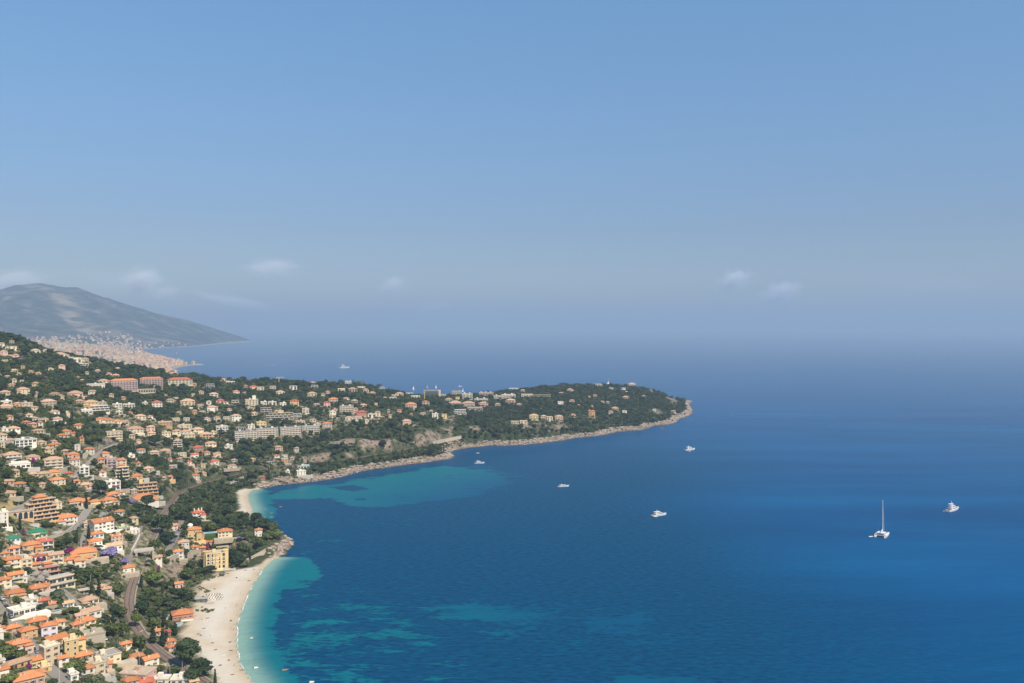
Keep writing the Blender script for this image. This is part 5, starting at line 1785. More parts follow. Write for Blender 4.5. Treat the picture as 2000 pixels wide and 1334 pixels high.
def scatter_trees():
    """Positions of all other trees: a jittered grid thinned by what stands on the ground."""
    occ = []                                   # photo rectangles of houses, so that gardens in front of them stay low
    for e in H:
        tl = e['w'] * (.16 if e['k'] in 'hg' else .08) + 2
        occ.append((e['x'] - e['w'] * .52, e['x'] + e['w'] * .52, e['y'] - e['h'] - tl, e['y'], e['Y'], e['X'], e['W'], e['dep'], e['rz']))
    for (px, py, w, h, X, Y, W, Dp) in SMALL:
        occ.append((px - w * .45, px + w * .45, py - h - 1.5, py - 1, Y, X, W, Dp, 0))
    occ = np.array(occ)
    T = []
    for band, (y0, y1, step) in enumerate(((400, 900, 6.2), (900, 1500, 7.0), (1500, 2800, 8.0))):
        xs, ys = np.arange(-1250, 620, step), np.arange(y0, y1, step)
        A, B = np.meshgrid(xs, ys)
        A, B = A + nrs.uniform(-.5, .5, A.shape) * step, B + nrs.uniform(-.5, .5, A.shape) * step
        T.append(np.stack([A.ravel(), B.ravel()], 1))
    T = np.concatenate(T)
    X, Y = T.T
    Z = height(X, Y)
    px, py = project(X, Y, Z + 3)
    k = (px > -110) & (px < 1500) & (py < 1400) & (Z > 1.2)
    k &= height(X, Y, LMASK.astype(float)) > .9
    k &= height(X, Y, ROADMASK) < .25
    rock, sand = height(X, Y, ROCKM), height(X, Y, SANDM)
    k &= (sand < .2) & (rock < .12 + .6 * (nrs.rand(len(X)) < .13))
    k &= ~((height(X, Y, DRYM) > .3) & (nrs.rand(len(X)) < .93))
    wood = fbm(X, Y, 130, 70, 3)
    town = np.zeros(len(X))
    for e in H:
        town += np.exp(-((X - e['X']) ** 2 + (Y - e['Y']) ** 2) / 1100.0)
    k &= nrs.rand(len(X)) < np.clip(1.08 - .34 * np.clip(town, 0, 1.6) + .5 * (wood - .5), .3, 1)
    # out of sight beyond the ridge: leave a thin belt only
    vis = np.ones(len(X), bool)
    idx = np.where(k)[0]
    for q in np.linspace(.25, .985, 24):
        vis[idx] &= (HC + (Z[idx] + 8 - HC) * q) > height(X[idx] * q, Y[idx] * q) - 1
    k &= vis
    X, Y, Z = X[k], Y[k], Z[k]
    n = len(X)
    d = np.sqrt(X * X + Y * Y)
    wood = fbm(X, Y, 130, 70, 3)
    kind = np.full(n, 'broad', object)
    r = nrs.rand(n)
    capw = sstep(1500, 1750, Y) * (X > -150)
    kind[r < .26 + .45 * capw] = 'pine'
    kind[(r > .80) & (r < .90)] = 'olive'
    kind[(r > .925) & (fbm(X, Y, 70, 71) > .5)] = 'cypress'
    hh = nrs.uniform(5.0, 9.6, n) * (.85 + .45 * wood)
    rr = hh * nrs.uniform(.42, .60, n)
    m = kind == 'pine'
    hh[m] = nrs.uniform(7, 11.5, m.sum()) * (.8 + .4 * wood[m]) * (1 - .25 * capw[m])
    rr[m] = nrs.uniform(3.2, 5.2, m.sum()) * (1 - .1 * capw[m])
    big = (nrs.rand(n) < .13) & ((kind == 'pine') | (kind == 'broad'))
    kind[big] = 'dome'
    hh[big] = nrs.uniform(9, 14, big.sum()) * (1 - .2 * capw[big])
    rr[big] = nrs.uniform(5, 7.5, big.sum()) * (1 - .15 * capw[big])
    m = kind == 'cypress'
    hh[m] = nrs.uniform(7, 13, m.sum())
    rr[m] = nrs.uniform(.9, 1.5, m.sum())
    m = kind == 'olive'
    hh[m] *= .7
    rr[m] *= .75
    tw = height(X, Y, TOWN)
    small = (nrs.rand(n) < .35 + .4 * np.clip(tw, 0, 1)) & (kind != 'cypress')
    hh[small] *= .62
    rr[small] *= .68
    slope_low = (rock[k] > .12)
    hh[slope_low] *= .45
    rr[slope_low] *= .5
    # keep off house footprints and out of the line of sight to their walls
    ok = np.ones(n, bool)
    for e in H:
        dx, dy = X - e['X'], Y - e['Y']
        c, s = math.cos(-e['rz']), math.sin(-e['rz'])
        lx, ly = dx * c - dy * s, dx * s + dy * c
        ok &= ~((np.abs(lx) < e['W'] / 2 + 1.2 + rr * .45) & (ly > -2.2 - rr * .5) & (ly < e['dep'] + 1.5 + rr * .3))
    for (px_, py_, w_, h_, X_, Y_, W_, D_) in SMALL:
        ok &= ~((np.abs(X - X_) < W_ / 2 + rr * .4) & (Y > Y_ - 2) & (Y < Y_ + D_ + 1))
    pxc, pyt = project(X, Y, Z + hh)
    _, pyb = project(X, Y, Z)
    pw = rr / d * F
    # a tree that would hide a house wall or the tracks is kept low, as a garden shrub would be; what still hides it goes
    def blocking():
        bad = np.zeros(n, bool)
        for o in occ:
            bad |= (pxc + pw * .8 > o[0]) & (pxc - pw * .8 < o[1]) & (pyt < o[3] - .40 * (o[3] - o[2])) & (pyb > o[2]) & (Y < o[4] + 1)
        for nm, w, L in LINES:
            lp = np.array([project(*q) for q in L])
            for a, b in lp[::2]:
                bad |= (np.abs(pxc - a) < pw * .8) & (pyt < b - 1) & (pyb > b - 1)
        return bad
    for f in (.62, .55):
        bad = blocking() & ok
        hh[bad] *= f
        rr[bad] *= f + .1
        pw = rr / d * F
        pxc, pyt = project(X, Y, Z + hh)
    ok &= ~(blocking() & (nrs.rand(n) < .88))
    for P_ in POOLS:
        a, b = P_[0], P_[1]
        ok &= ~((np.abs(pxc - a) < pw + P_[2] * .6) & (pyt < b + 3) & (pyb > b - 3))
    for tx, ty, tw_, th, tk, tl in tree_data():
        ok &= ~((np.abs(pxc - tx) < .45 * tw_ + .5 * pw) & (pyb > ty - .3 * th - 2) & (pyb < ty + .7 * (pyb - pyt) + 2))
    sel = np.where(ok)[0]
    return [(X[i], Y[i], Z[i], hh[i], rr[i], kind[i], pxc[i], pyb[i], (pyb[i] - pyt[i]) * pw[i] * 2) for i in sel]


def stuff_scatter(name, rows, kinds):
    """One object of kind stuff: far woods, as instances of the crowns of trees standing in the scene."""
    me = bpy.data.meshes.new(name)
    n = len(rows)
    me.vertices.add(n)
    me.vertices.foreach_set('co', np.array([(r[0], r[1], r[2]) for r in rows], np.float32).ravel())
    srcs = [(k, v) for k in kinds for v in range(len(TREE_KINDS[k]))]
    lookup = {k: [i for i, s in enumerate(srcs) if s[0] == k] for k in kinds}
    var = np.array([rnd.choice(lookup[r[5]]) for r in rows], np.int32)
    sc = np.array([(r[4] / TREE_KINDS[srcs[v][0]][srcs[v][1]][2],) * 2 + (r[3] / TREE_KINDS[srcs[v][0]][srcs[v][1]][3],) for r, v in zip(rows, var)], np.float32)
    a = me.attributes.new('variant', 'INT', 'POINT')
    a.data.foreach_set('value', var)
    a = me.attributes.new('size', 'FLOAT_VECTOR', 'POINT')
    a.data.foreach_set('vector', sc.ravel())
    a = me.attributes.new('turn', 'FLOAT_VECTOR', 'POINT')
    tr = np.zeros((n, 3), np.float32)
    tr[:, 2] = nrs.uniform(0, 6.28, n)
    tr[:, 0] = nrs.uniform(-.08, .08, n)
    a.data.foreach_set('vector', tr.ravel())
    o = link(name, me)
    g = bpy.data.node_groups.new(name, 'GeometryNodeTree')
    g.interface.new_socket('Geometry', in_out='INPUT', socket_type='NodeSocketGeometry')
    g.interface.new_socket('Geometry', in_out='OUTPUT', socket_type='NodeSocketGeometry')
    gi, go, jn = g.nodes.new('NodeGroupInput'), g.nodes.new('NodeGroupOutput'), g.nodes.new('GeometryNodeJoinGeometry')

    def named(nm, typ):
        x = g.nodes.new('GeometryNodeInputNamedAttribute')
        x.data_type = typ
        x.inputs[0].default_value = nm
        return x.outputs[0]
    for i, (k, v) in enumerate(srcs):
        oi = g.nodes.new('GeometryNodeObjectInfo')
        oi.transform_space = 'ORIGINAL'
        oi.inputs['Object'].default_value = SRC[(k, v)]
        oi.inputs['As Instance'].default_value = True
        cmp_ = g.nodes.new('FunctionNodeCompare')
        cmp_.data_type, cmp_.operation = 'INT', 'EQUAL'
        ins = [s for s in cmp_.inputs if s.type == 'INT']
        g.links.new(named('variant', 'INT'), ins[0])
        ins[1].default_value = i
        ip = g.nodes.new('GeometryNodeInstanceOnPoints')
        g.links.new(gi.outputs[0], ip.inputs['Points'])
        g.links.new(cmp_.outputs[0], ip.inputs['Selection'])
        g.links.new(oi.outputs['Geometry'], ip.inputs['Instance'])
        g.links.new(named('turn', 'FLOAT_VECTOR'), ip.inputs['Rotation'])
        g.links.new(named('size', 'FLOAT_VECTOR'), ip.inputs['Scale'])
        g.links.new(ip.outputs[0], jn.inputs[0])
    g.links.new(jn.outputs[0], go.inputs[0])
    md = o.modifiers.new('scatter', 'NODES')
    md.node_group = g
    o['kind'] = 'stuff'
    return o


# tall trees that break the skyline of the ridge: px, foot py, crown width, height, kind
RIDGE = [(14, 662, 28, 10, 'dome'), (36, 669, 24, 10, 'dome'), (57, 677, 22, 9, 'dome'), (97, 692, 13, 8, 'dome'), (110, 695, 9, 5, 'broad'), (140, 698, 10, 6, 'dome'), (177, 707, 3.5, 8, 'cypress'), (192, 710, 10, 6, 'broad'), (228, 718, 14, 8, 'dome'), (262, 718, 24, 11, 'dome'),
         (290, 724, 14, 7, 'broad'), (316, 729, 14, 6, 'dome'), (360, 733, 10, 6, 'broad'), (377, 735, 9, 10, 'dome'), (397, 738, 4.5, 9, 'cypress'), (414, 740, 7, 7, 'broad'), (427, 742, 8, 6, 'dome'), (458, 743, 12, 6, 'broad'), (503, 747, 14, 8, 'dome'), (518, 747, 24, 12, 'dome'),
         (538, 748, 12, 9, 'broad'), (553, 749, 22, 10, 'dome'), (568, 750, 16, 9, 'dome'), (590, 752, 18, 8, 'dome'), (603, 752, 10, 6, 'broad'), (631, 754, 18, 7, 'dome'), (652, 754, 14, 8, 'dome'), (666, 754, 14, 11, 'dome'), (690, 754, 5, 10, 'cypress'), (698, 754, 10, 9, 'broad'), (722, 757, 4, 7, 'cypress'), (728, 758, 4, 7, 'cypress'),
         (740, 760, 13, 9, 'dome'), (757, 765, 10, 5, 'broad'), (771, 770, 4, 8, 'cypress'), (1060, 757, 20, 5, 'dome'), (1100, 754, 22, 6, 'dome'), (1130, 754, 18, 5, 'dome'), (1150, 754, 12, 6, 'broad'), (1178, 754, 12, 6, 'dome'), (1205, 755, 14, 5, 'dome')]
SRC = {}
TREE_CAP = 200


def build_trees():
    make_kinds()
    items = []
    for (tx, ty, tw, th, kind, lab) in tree_data():
        X, Y, Z = ground(tx, ty)
        s = math.sqrt(X * X + Y * Y + (Z - HC) ** 2) / F
        vs_ = TREE_KINDS[kind]
        var = 0
        o = plant(kind, X, Y, Z - .2, max(1.5, th * s * 1.04), max(.6, tw * s / 2), var)
        o['label'] = lab
        USED.add(lab)
        SRC.setdefault((kind, var % len(vs_)), o.children[0])
    for i, (tx, ty, tw, th, kind) in enumerate(RIDGE):
        X, Y, Z = ground(tx, ty)
        q = math.sqrt(X * X + Y * Y + (Z - HC) ** 2) / F
        o = plant(kind, X, Y, Z - .5, th * q * 1.15, tw * q / 2, i % len(TREE_KINDS[kind]))
        o['group'] = 'trees along the skyline of the ridge'
        SRC.setdefault((kind, i % len(TREE_KINDS[kind])), o.children[0])
        items.append(dict(px=tx, py=ty, desc={'dome': 'broad dark tree on the skyline', 'broad': 'small leafy tree on the skyline', 'cypress': 'slim cypress on the skyline'}[kind], obj=o))
    T = scatter_trees()
    T.sort(key=lambda r: -r[8])
    near = [r for r in T if 4 < r[6] < 1990 and r[7] < 1345][:TREE_CAP]
    nid = set(id(r) for r in near)
    desc = dict(dome='broad domed dark pine', broad='round leafy green tree', pine='flat topped pine', cypress='dark cypress', olive='grey green tree')
    cnt = {}
    for r in near:
        k = r[5]
        v = cnt.get(k, 0)
        cnt[k] = v + 1
        o = plant(k, r[0], r[1], r[2] - .15, r[3], r[4], v % len(TREE_KINDS[k]))
        SRC.setdefault((k, v % len(TREE_KINDS[k])), o.children[0])
        size = r[3] * F / math.hypot(r[0], r[1])
        d = desc[k]
        if k == 'broad':
            d = ('small ' if size < 17 else ('tall ' if size > 25 else '')) + d
        o['group'] = dict(dome='domed pines between the houses', broad='leafy trees between the houses', pine='pines between the houses', cypress='cypresses between the houses', olive='grey green trees between the houses')[k]
        items.append(dict(px=r[6], py=r[7], desc=d, obj=o))
    rest = [r for r in T if id(r) not in nid]
    for k in ('broad', 'pine', 'dome', 'cypress', 'olive'):
        for v in range(len(TREE_KINDS[k])):
            if (k, v) not in SRC:
                r = next(q for q in rest if q[5] == k)
                rest.remove(r)
                o = plant(k, r[0], r[1], r[2] - .15, r[3], r[4], v)
                SRC[(k, v)] = o.children[0]
                items.append(dict(px=r[6], py=r[7], desc=desc[k], obj=o))
    print('TREES', len(T), 'far', len(rest))
    single_out(items)
    stuff_scatter('woodland', rest, ('broad', 'pine', 'dome', 'cypress', 'olive'))
    # undergrowth between the trees
    n = 64000
    X, Y = nrs.uniform(-800, 480, n), 430 + 1900 * nrs.rand(n) ** 1.35
    Z = height(X, Y)
    px, py = project(X, Y, Z)
    k = (px > -30) & (px < 1360) & (Z > 2) & (height(X, Y, LMASK.astype(float)) > .9) & (height(X, Y, ROADMASK) < .2) & (height(X, Y, SANDM) < .3) & (height(X, Y, ROCKM) < .2 + .8 * (nrs.rand(n) < .18))
    k &= fbm(X, Y, 16, 81, 2) > .22
    for e in H:
        dx, dy = X - e['X'], Y - e['Y']
        c, s = math.cos(-e['rz']), math.sin(-e['rz'])
        lx, ly = dx * c - dy * s, dx * s + dy * c
        k &= ~((np.abs(lx) < e['W'] / 2 + 2) & (ly > -3.2) & (ly < e['dep'] + 2))
    for P_ in POOLS:
        k &= ~((np.abs(px - P_[0]) < P_[2]) & (np.abs(py - P_[1] - 2) < 7))
    rows = []
    for i in np.where(k)[0]:
        q = rnd.uniform(.55, 1.25)
        rows.append((X[i], Y[i], Z[i], 2.0 * q, 1.9 * q * rnd.uniform(.9, 1.4), 'shrub'))
    for k_ in range(170):                         # tufts at the back of the beach
        gx0, gy0, gw = rnd.choice(((402, 1132, 14), (412, 1128, 12), (434, 1122, 14), (398, 1193, 16), (410, 1193, 12), (394, 1150, 10), (404, 1156, 6)))
        X_, Y_, Z_ = ground(gx0 + rnd.gauss(0, gw * .45), gy0 + rnd.gauss(0, 2.0))
        rows.append((X_, Y_, Z_ - .1, rnd.uniform(.4, .9), rnd.uniform(.5, 1.1), 'shrub'))
    for v in range(2):                            # two garden shrubs of their own
        sx, sy = ((120, 1240), (215, 1250))[v]
        gx, gy, gz = ground(sx, sy)
        o = plant('shrub', gx, gy, gz, 2.2, 2.2, v)
        tag(o, ('green garden shrub behind the lilac white house', 'grey green shrub on the slope above the car park')[v])
        SRC[('shrub', v)] = o.children[0]
    stuff_scatter('undergrowth', rows, ('shrub',))


# ------------------------------------------------------------------ gardens, walls, pools
# px, py, width px, turn, label
POOLS = [(110, 1198, 13, 20, 'dark blue green pool beside the clipped hedge'), (197, 1193, 5, 0, 'round pale blue pool beside the tan gable roofed house'), (352, 1222, 12, 70, 'green blue pool below the pink beach villa'),
         (65, 1027, 14, 10, 'pale pool on a salmon terrace above the green roofed villa'), (111, 1042, 13, 14, 'narrow light blue pool above the retaining wall of the road'), (158, 994, 6, 20, 'small blue pool below the pool house by the viaduct'),
         (310, 972, 12, 10, 'pale pool at the seaward end of the ochre stepped hillside flats'), (411, 1043, 20, 4, 'wide pale blue pool at the head of the lawn'), (216, 1330, 12, 14, 'emerald pool on a terrace near the bottom of the photo')]


def build_pools():
    for i, (px, py, w, yaw, lab) in enumerate(POOLS):
        X, Y, Z = ground(px, py)
        s = math.hypot(X, Y) / F
        W, D = w * s, max(2.6, w * s * .42)
        t = thing('swimming_pool', (X, Y, Z + .9), math.atan2(-X, Y) + math.radians(yaw), lab, 'swimming pool')
        r = MB()
        for a in ((-W / 2 - 1, W / 2 + 1, -1, 0), (-W / 2 - 1, W / 2 + 1, D, D + 1), (-W / 2 - 1, -W / 2, 0, D), (W / 2, W / 2 + 1, 0, D)):
            r.box(*a, -3.2, .1, M_CONC)
        r.build('pool_surround', t)
        MB().box(-W / 2, W / 2, 0, D, -1.5, -.02, M_POOL if i else plain('deep pool water', (.01, .17, .22), .1, .5, .05)).build('water', t)
    # the lawn below the wide pool
    X, Y, Z = ground(413, 1050)
    o = MB().box(-5.5, 5.5, -5.5, 5.5, -3, .5, plain('clipped lawn', (.06, .10, .02), .95)).build('lawn', None, (X, Y, Z + .1))
    o.rotation_euler = (0, 0, math.atan2(-X, Y))
    o['kind'] = 'structure'


# px path of the top edge, height in metres, thickness, name, label
WALLS = [([(327, 1104), (340, 1097), (356, 1092), (374, 1089), (392, 1086)], 10.5, 1.2, 'retaining_wall', 'tall curved stone retaining wall under the villas above the beach'),
         ([(152, 1024), (143, 1034), (128, 1044), (110, 1050), (92, 1055)], 4.0, .8, 'retaining_wall', 'long pale wall carrying the road below the narrow light blue pool'),
         ([(121, 926), (128, 923), (135, 920), (141, 917)], 8.5, 1.0, 'retaining_wall', 'pale sloping retaining wall beside the cream curved balcony flats'),
         ([(163, 897), (168, 894), (174, 890)], 9.0, 1.0, 'retaining_wall', 'tan retaining wall at the road bend beside the square pale pink house'),
         ([(200, 883), (212, 877), (228, 871)], 4.5, 1.0, 'retaining_wall', 'tan wall with parapet under the uppermost hillside road'),
         ([(441, 951), (452, 947), (464, 943), (476, 939)], 9.0, 1.0, 'retaining_wall', 'grey concrete apron wall above the small cove beach'),
         ([(845, 869.5), (858, 866.5), (872, 863.5), (886, 860.5), (901, 857.5)], 11.0, 1.5, 'railway_wall', 'long stone railway wall rising from the sea below the red cliff'),
         ([(22, 1178), (36, 1179), (48, 1178)], 5.0, .7, 'retaining_wall', 'cream parking wall below the sandy orange roofed house'),
         ([(0, 846), (14, 845), (38, 844)], 2.5, .6, 'garden_wall', 'low white garden wall near the picture edge above the white mansion with roof pavilion'),
         ([(322, 1224), (326, 1215), (333, 1203)], 2.5, .6, 'garden_wall', 'pale garden wall running down beside the pink beach villa'),
         ([(258, 1080), (264, 1070), (270, 1058), (274, 1048)], 4.0, .8, 'retaining_wall', 'pinkish rubble wall beside the railside lane'),
         ([(520, 1077), (505, 1085), (488, 1094), (474, 1100)], 3.0, 1.0, 'promenade_wall', 'pale promenade wall along the rocks above the beach')]


def build_walls():
    for px, hh, th, nm, lab in WALLS:
        L = resample([ground(*p) for p in px], 3.0)
        L = smooth_line(L, 3)
        T = np.gradient(L[:, :2], axis=0)
        T /= np.linalg.norm(T, axis=1)[:, None]
        N = np.stack([T[:, 1], -T[:, 0]], 1)
        N *= np.where((N * L[:, :2]).sum(1) > 0, 1, -1)[:, None]          # away from the viewer
        t = thing(nm, tuple(L[len(L) // 2]), 0, lab, 'wall')
        O = L[len(L) // 2]
        batter = .10 * hh

        def ring(a, z0):
            return [(a[0], a[1], z0)]
        body, cop = MB(), MB()
        rr, cc = [], []
        for k in range(len(L)):
            f = L[k, :2] - O[:2]
            z = L[k, 2] - O[2]
            top = z + hh * .5
            b0, b1, t0, t1 = f - N[k] * batter, f + N[k] * th, f, f + N[k] * th
            rr.append([(b0[0], b0[1], z - hh * .5 - 1.5), (b1[0], b1[1], z - hh * .5 - 1.5), (t1[0], t1[1], top), (t0[0], t0[1], top)])
            c0_, c1_ = f - N[k] * .15, f + N[k] * (th + .15)
            cc.append([(c0_[0], c0_[1], top + .003), (c1_[0], c1_[1], top + .003), (c1_[0], c1_[1], top + .4), (c0_[0], c0_[1], top + .4)])
        body.rings(rr, M_STONE if 'concrete' not in lab else M_CONC).build('wall_body', t)
        cop.rings(cc, M_CONC).build('coping', t)
    # viaduct under the road beside the big white villa
    L = [q for q in LINES if q[0] == 'viaduct_road'][0][2]
    L = L[:max(6, int(len(L) * .42))]
    t = thing('road_viaduct', tuple(L[len(L) // 2]), 0, 'curved concrete road viaduct on tall piers beside the large white villa', 'viaduct')
    O = L[len(L) // 2]
    for s in (-1, 1):
        T = np.gradient(L[:, :2], axis=0)
        T /= np.linalg.norm(T, axis=1)[:, None]
        N = np.stack([T[:, 1], -T[:, 0]], 1) * s
        MB().rings([[(*(L[k, :2] + N[k] * a - O[:2]), L[k, 2] - O[2] + z) for a, z in ((2.8, -1.3), (3.1, -1.3), (3.1, 1.0), (2.8, 1.0))] for k in range(len(L))], M_CONC).build('parapet', t)
        for k in range(1, len(L), 2):
            c = L[k, :2] + N[k] * 2.95 - O[:2]
            MB().box(c[0] - .45, c[0] + .45, c[1] - .45, c[1] + .45, -14 + L[k, 2] - O[2], L[k, 2] - O[2] - 1.303, M_CONC).build('pier', t)
    # boulder outcrop in the lower town
    X, Y, Z = ground(66, 1137)
    V, Fc = icos()
    mb = MB()
    rs = np.random.RandomState(8)
    for k in range(7):
        c = np.array((rs.uniform(-5, 5), rs.uniform(0, 7), rs.uniform(0, 4)))
        r = rs.uniform(2.4, 4.2)
        mb.poly([tuple(c + v * r * rs.uniform(.75, 1.2)) for v in V], Fc, plain('grey outcrop rock', (.27, .24, .20), .95, .1, .5, .5))
    tag(mb.build('rock_outcrop', None, (X, Y, Z)), 'grey limestone outcrop between the broad gabled house and the terracotta flats', 'rock')


# ------------------------------------------------------------------ railway
def build_railway():
    nm, w, L = LINES[0]
    bed = ribbon('railway', L, 6.6, M_BALL, 0.0, 'structure', th=.6)
    for off in (-2.35, -.92, .92, 2.35):
        ribbon('rail', L, .22, M_STEEL, .16, None, off, bed)
    for off in (-1.63, 1.63):
        # sleepers of one track, as one strip of ties
        mb = MB()
        P = resample(L[L[:, 1] < 900], 1.5)
        T = np.gradient(P[:, :2], axis=0)
        T /= np.linalg.norm(T, axis=1)[:, None] + 1e-9
        for k in range(len(P)):
            n_ = np.array((T[k, 1], -T[k, 0]))
            c = P[k, :2] + n_ * off
            a, b, u = c - n_ * 1.05, c + n_ * 1.05, T[k] * .2
            z = P[k, 2] + .05
            mb.poly([(*(a - u), z), (*(a + u), z), (*(b + u), z), (*(b - u), z)], [(0, 1, 2, 3)], M_CONC)
        mb.build('sleeper_bed', bed)
    ribbon('ballast_shoulder', L, 1.0, plain('pale track path', (.30, .25, .19), .95), -.02, None, 3.85, bed)
    # overhead line masts
    proto = None
    P = resample(L, 42.0)
    T = np.gradient(P[:, :2], axis=0)
    k0 = 0
    for k in range(1, len(P) - 1):
        if P[k, 1] > 1500:
            break
        n_ = np.array((T[k, 1], -T[k, 0])) / np.hypot(*T[k])
        side = 1 if k % 2 else -1
        c = P[k, :2] + n_ * 4.6 * side
        rz = math.atan2(-n_[1] * side, -n_[0] * side)
        px, py = project(c[0], c[1], P[k, 2])
        if proto is None:
            proto = thing('railway_mast', (c[0], c[1], P[k, 2]), rz, None, 'railway mast', 'masts along the railway')
            MB().box(-.14, .14, -.12, .12, -1, 7.4, M_STEEL).build('post', proto)
            MB().tube((.14, 0, 6.0), (3.0, 0, 6.5), .06, .05, M_STEEL, 5).tube((.14, 0, 7.2), (3.0, 0, 6.5), .04, .04, M_STEEL, 5).build('bracket', proto)
            o = proto
        else:
            o = dup(proto, (c[0], c[1], P[k, 2]), rz, 'x', 'masts along the railway')
        k0 += 1
        MASTS.append(dict(px=px, py=py, desc='thin steel railway mast beside the tracks', obj=o))
    # road bridge over the tracks
    X, Y, Z = ground(281, 1090)
    d = math.hypot(X, Y) / F
    t = thing('road_bridge', (X, Y, Z + 6.3), math.atan2(-X, Y) + .12, 'grey concrete road bridge crossing the railway', 'bridge')
    MB().box(-7.5, 7.5, -2.6, 2.6, -1.0, 0, M_CONC).build('deck', t)
    for y in (-2.6, 2.35):
        MB().box(-7.5, 7.5, y, y + .25, .003, 1.1, M_CONC).build('parapet', t)
    for x in (-6.6, 6.0):
        MB().box(x, x + 1.6, -2.4, 2.4, -8, -1.003, M_STONE).build('abutment', t)


MASTS = []


# ------------------------------------------------------------------ cars
def build_cars():
    paints = [((.70, .70, .68), 'white'), ((.05, .05, .06), 'black'), ((.32, .33, .35), 'silver grey'), ((.10, .13, .22), 'dark blue'), ((.42, .06, .05), 'red')]
    gl_m = M_GLASS
    P = []
    for c, nm in paints:
        m = plain('car paint ' + nm, c, .25, .5, .04, rand=.05)
        body = MB()
        prof = [(-2.1, .35), (-2.15, .75), (-1.4, .86), (1.3, .92), (2.05, .85), (2.1, .35)]
        body.rings([[(x, y, z) for x, z in prof] for y in (-.85, .85)], m)
        cab = MB()
        pr2 = [(-.95, .9), (-.35, 1.42), (.95, 1.45), (1.55, .92)]
        cab.rings([[(x, y * (1 if z < 1 else .82), z) for x, z in pr2] for y in (-.78, .78)], gl_m)
        top = MB().box(-.32, .92, -.62, .62, 1.455, 1.49, m)
        wh = MB()
        wh.tube((0, -.1, 0), (0, .1, 0), .33, .33, M_RUBBER, 10)
        P.append((nm, body.mesh('car_body'), cab.mesh('car_cabin'), top.mesh('car_roof'), wh.mesh('car_wheel')))
    spots = [(63, 1266), (66, 1271.5), (72, 1277.5), (52, 1249), (49, 1254), (22, 1207), (20, 1203), (3, 1173), (6, 1181), (12, 1188), (3, 1104), (8, 1106), (8, 1115), (4, 1111),
             (347, 1046), (345, 1049.5), (343, 1053), (341.5, 1056.5), (340, 1060), (346, 1041), (348, 1037), (349, 1033), (357, 1047), (208, 998), (207, 1003), (203, 1009), (210, 1001), (163, 1020), (157, 1027), (146, 1037), (155, 1030),
             (164, 1061), (163, 1068), (189, 999), (187, 1003), (92, 1263), (104, 1264), (234, 1272), (236, 1284), (229, 1262), (205, 1250), (211, 869), (216, 867), (37, 1178), (130, 1287), (138, 1292)]
    items, protos = [], {}
    lanes = np.concatenate([np.hstack([L[:, :2], np.gradient(L[:, :2], axis=0)]) for nm, w, L in LINES[1:]])
    for i, (px, py) in enumerate(spots):
        X, Y, Z = ground(px, py)
        k = np.hypot(lanes[:, 0] - X, lanes[:, 1] - Y).argmin()
        rz = math.atan2(lanes[k, 3], lanes[k, 2])
        nm, b, c, r, w = P[(0, 1, 2, 0, 1, 2, 3, 0, 2, 1, 4)[i % 11]]
        z = Z + (.48 if np.hypot(lanes[k, 0] - X, lanes[k, 1] - Y) < 4 else .08)
        if nm not in protos:
            t = thing('parked_car', (X, Y, z), rz, None, 'car', 'cars parked along the lanes')
            o = link('body', b, t)
            link('cabin_glass', c, t)
            link('roof_panel', r, t)
            for sx in (-1.35, 1.35):
                for sy in (-.8, .8):
                    link('wheel', w, t, (sx, sy, .33))
            protos[nm] = t
        else:
            t = dup(protos[nm], (X, Y, z), rz, 'x', 'cars parked along the lanes')
        items.append(dict(px=px, py=py, desc=f'{nm} parked car', obj=t))
    single_out(items)


# ------------------------------------------------------------------ boats
def hull(mb, L, B, fb, mat, flare=1.0, z0=-.6, stern=1.0):
    """Pointed bow along +X, square stern; origin amidships at the waterline."""
    rs = []
    for s in np.linspace(0, 1, 11):
        x = -L / 2 + L * s
        hw = B / 2 * (stern * .92 + .08 * min(1, s * 3)) * (1 - max(0, (s - .45) / .55) ** 2.1)
        hw = max(hw, .03)
        zt = fb * (1 + .42 * max(0, (s - .4) / .6) ** 1.6)
        wl = hw * (.82 - .25 * max(0, (s - .5) / .5))
        xb = x - .07 * L * max(0, (s - .6) / .4)
        rs.append([(xb, -wl * .6, z0), (xb, wl * .6, z0), (xb, wl, .05), (x, hw, zt), (x, -hw, zt), (xb, -wl, .05)])
    return mb.rings(rs, mat)


def deckhouse(mb, x0, x1, w, z0, z1, rake_f, rake_b, mat, taper=.86):
    P = lambda x, q, z: (x, q, z)
    a = [(x0, -w / 2, z0), (x1, -w / 2 * .8, z0), (x1, w / 2 * .8, z0), (x0, w / 2, z0)]
    b = [(x0 + rake_b, -w / 2 * taper, z1), (x1 - rake_f, -w / 2 * .8 * taper, z1), (x1 - rake_f, w / 2 * .8 * taper, z1), (x0 + rake_b, w / 2 * taper, z1)]
    return mb.rings([a, b], mat)


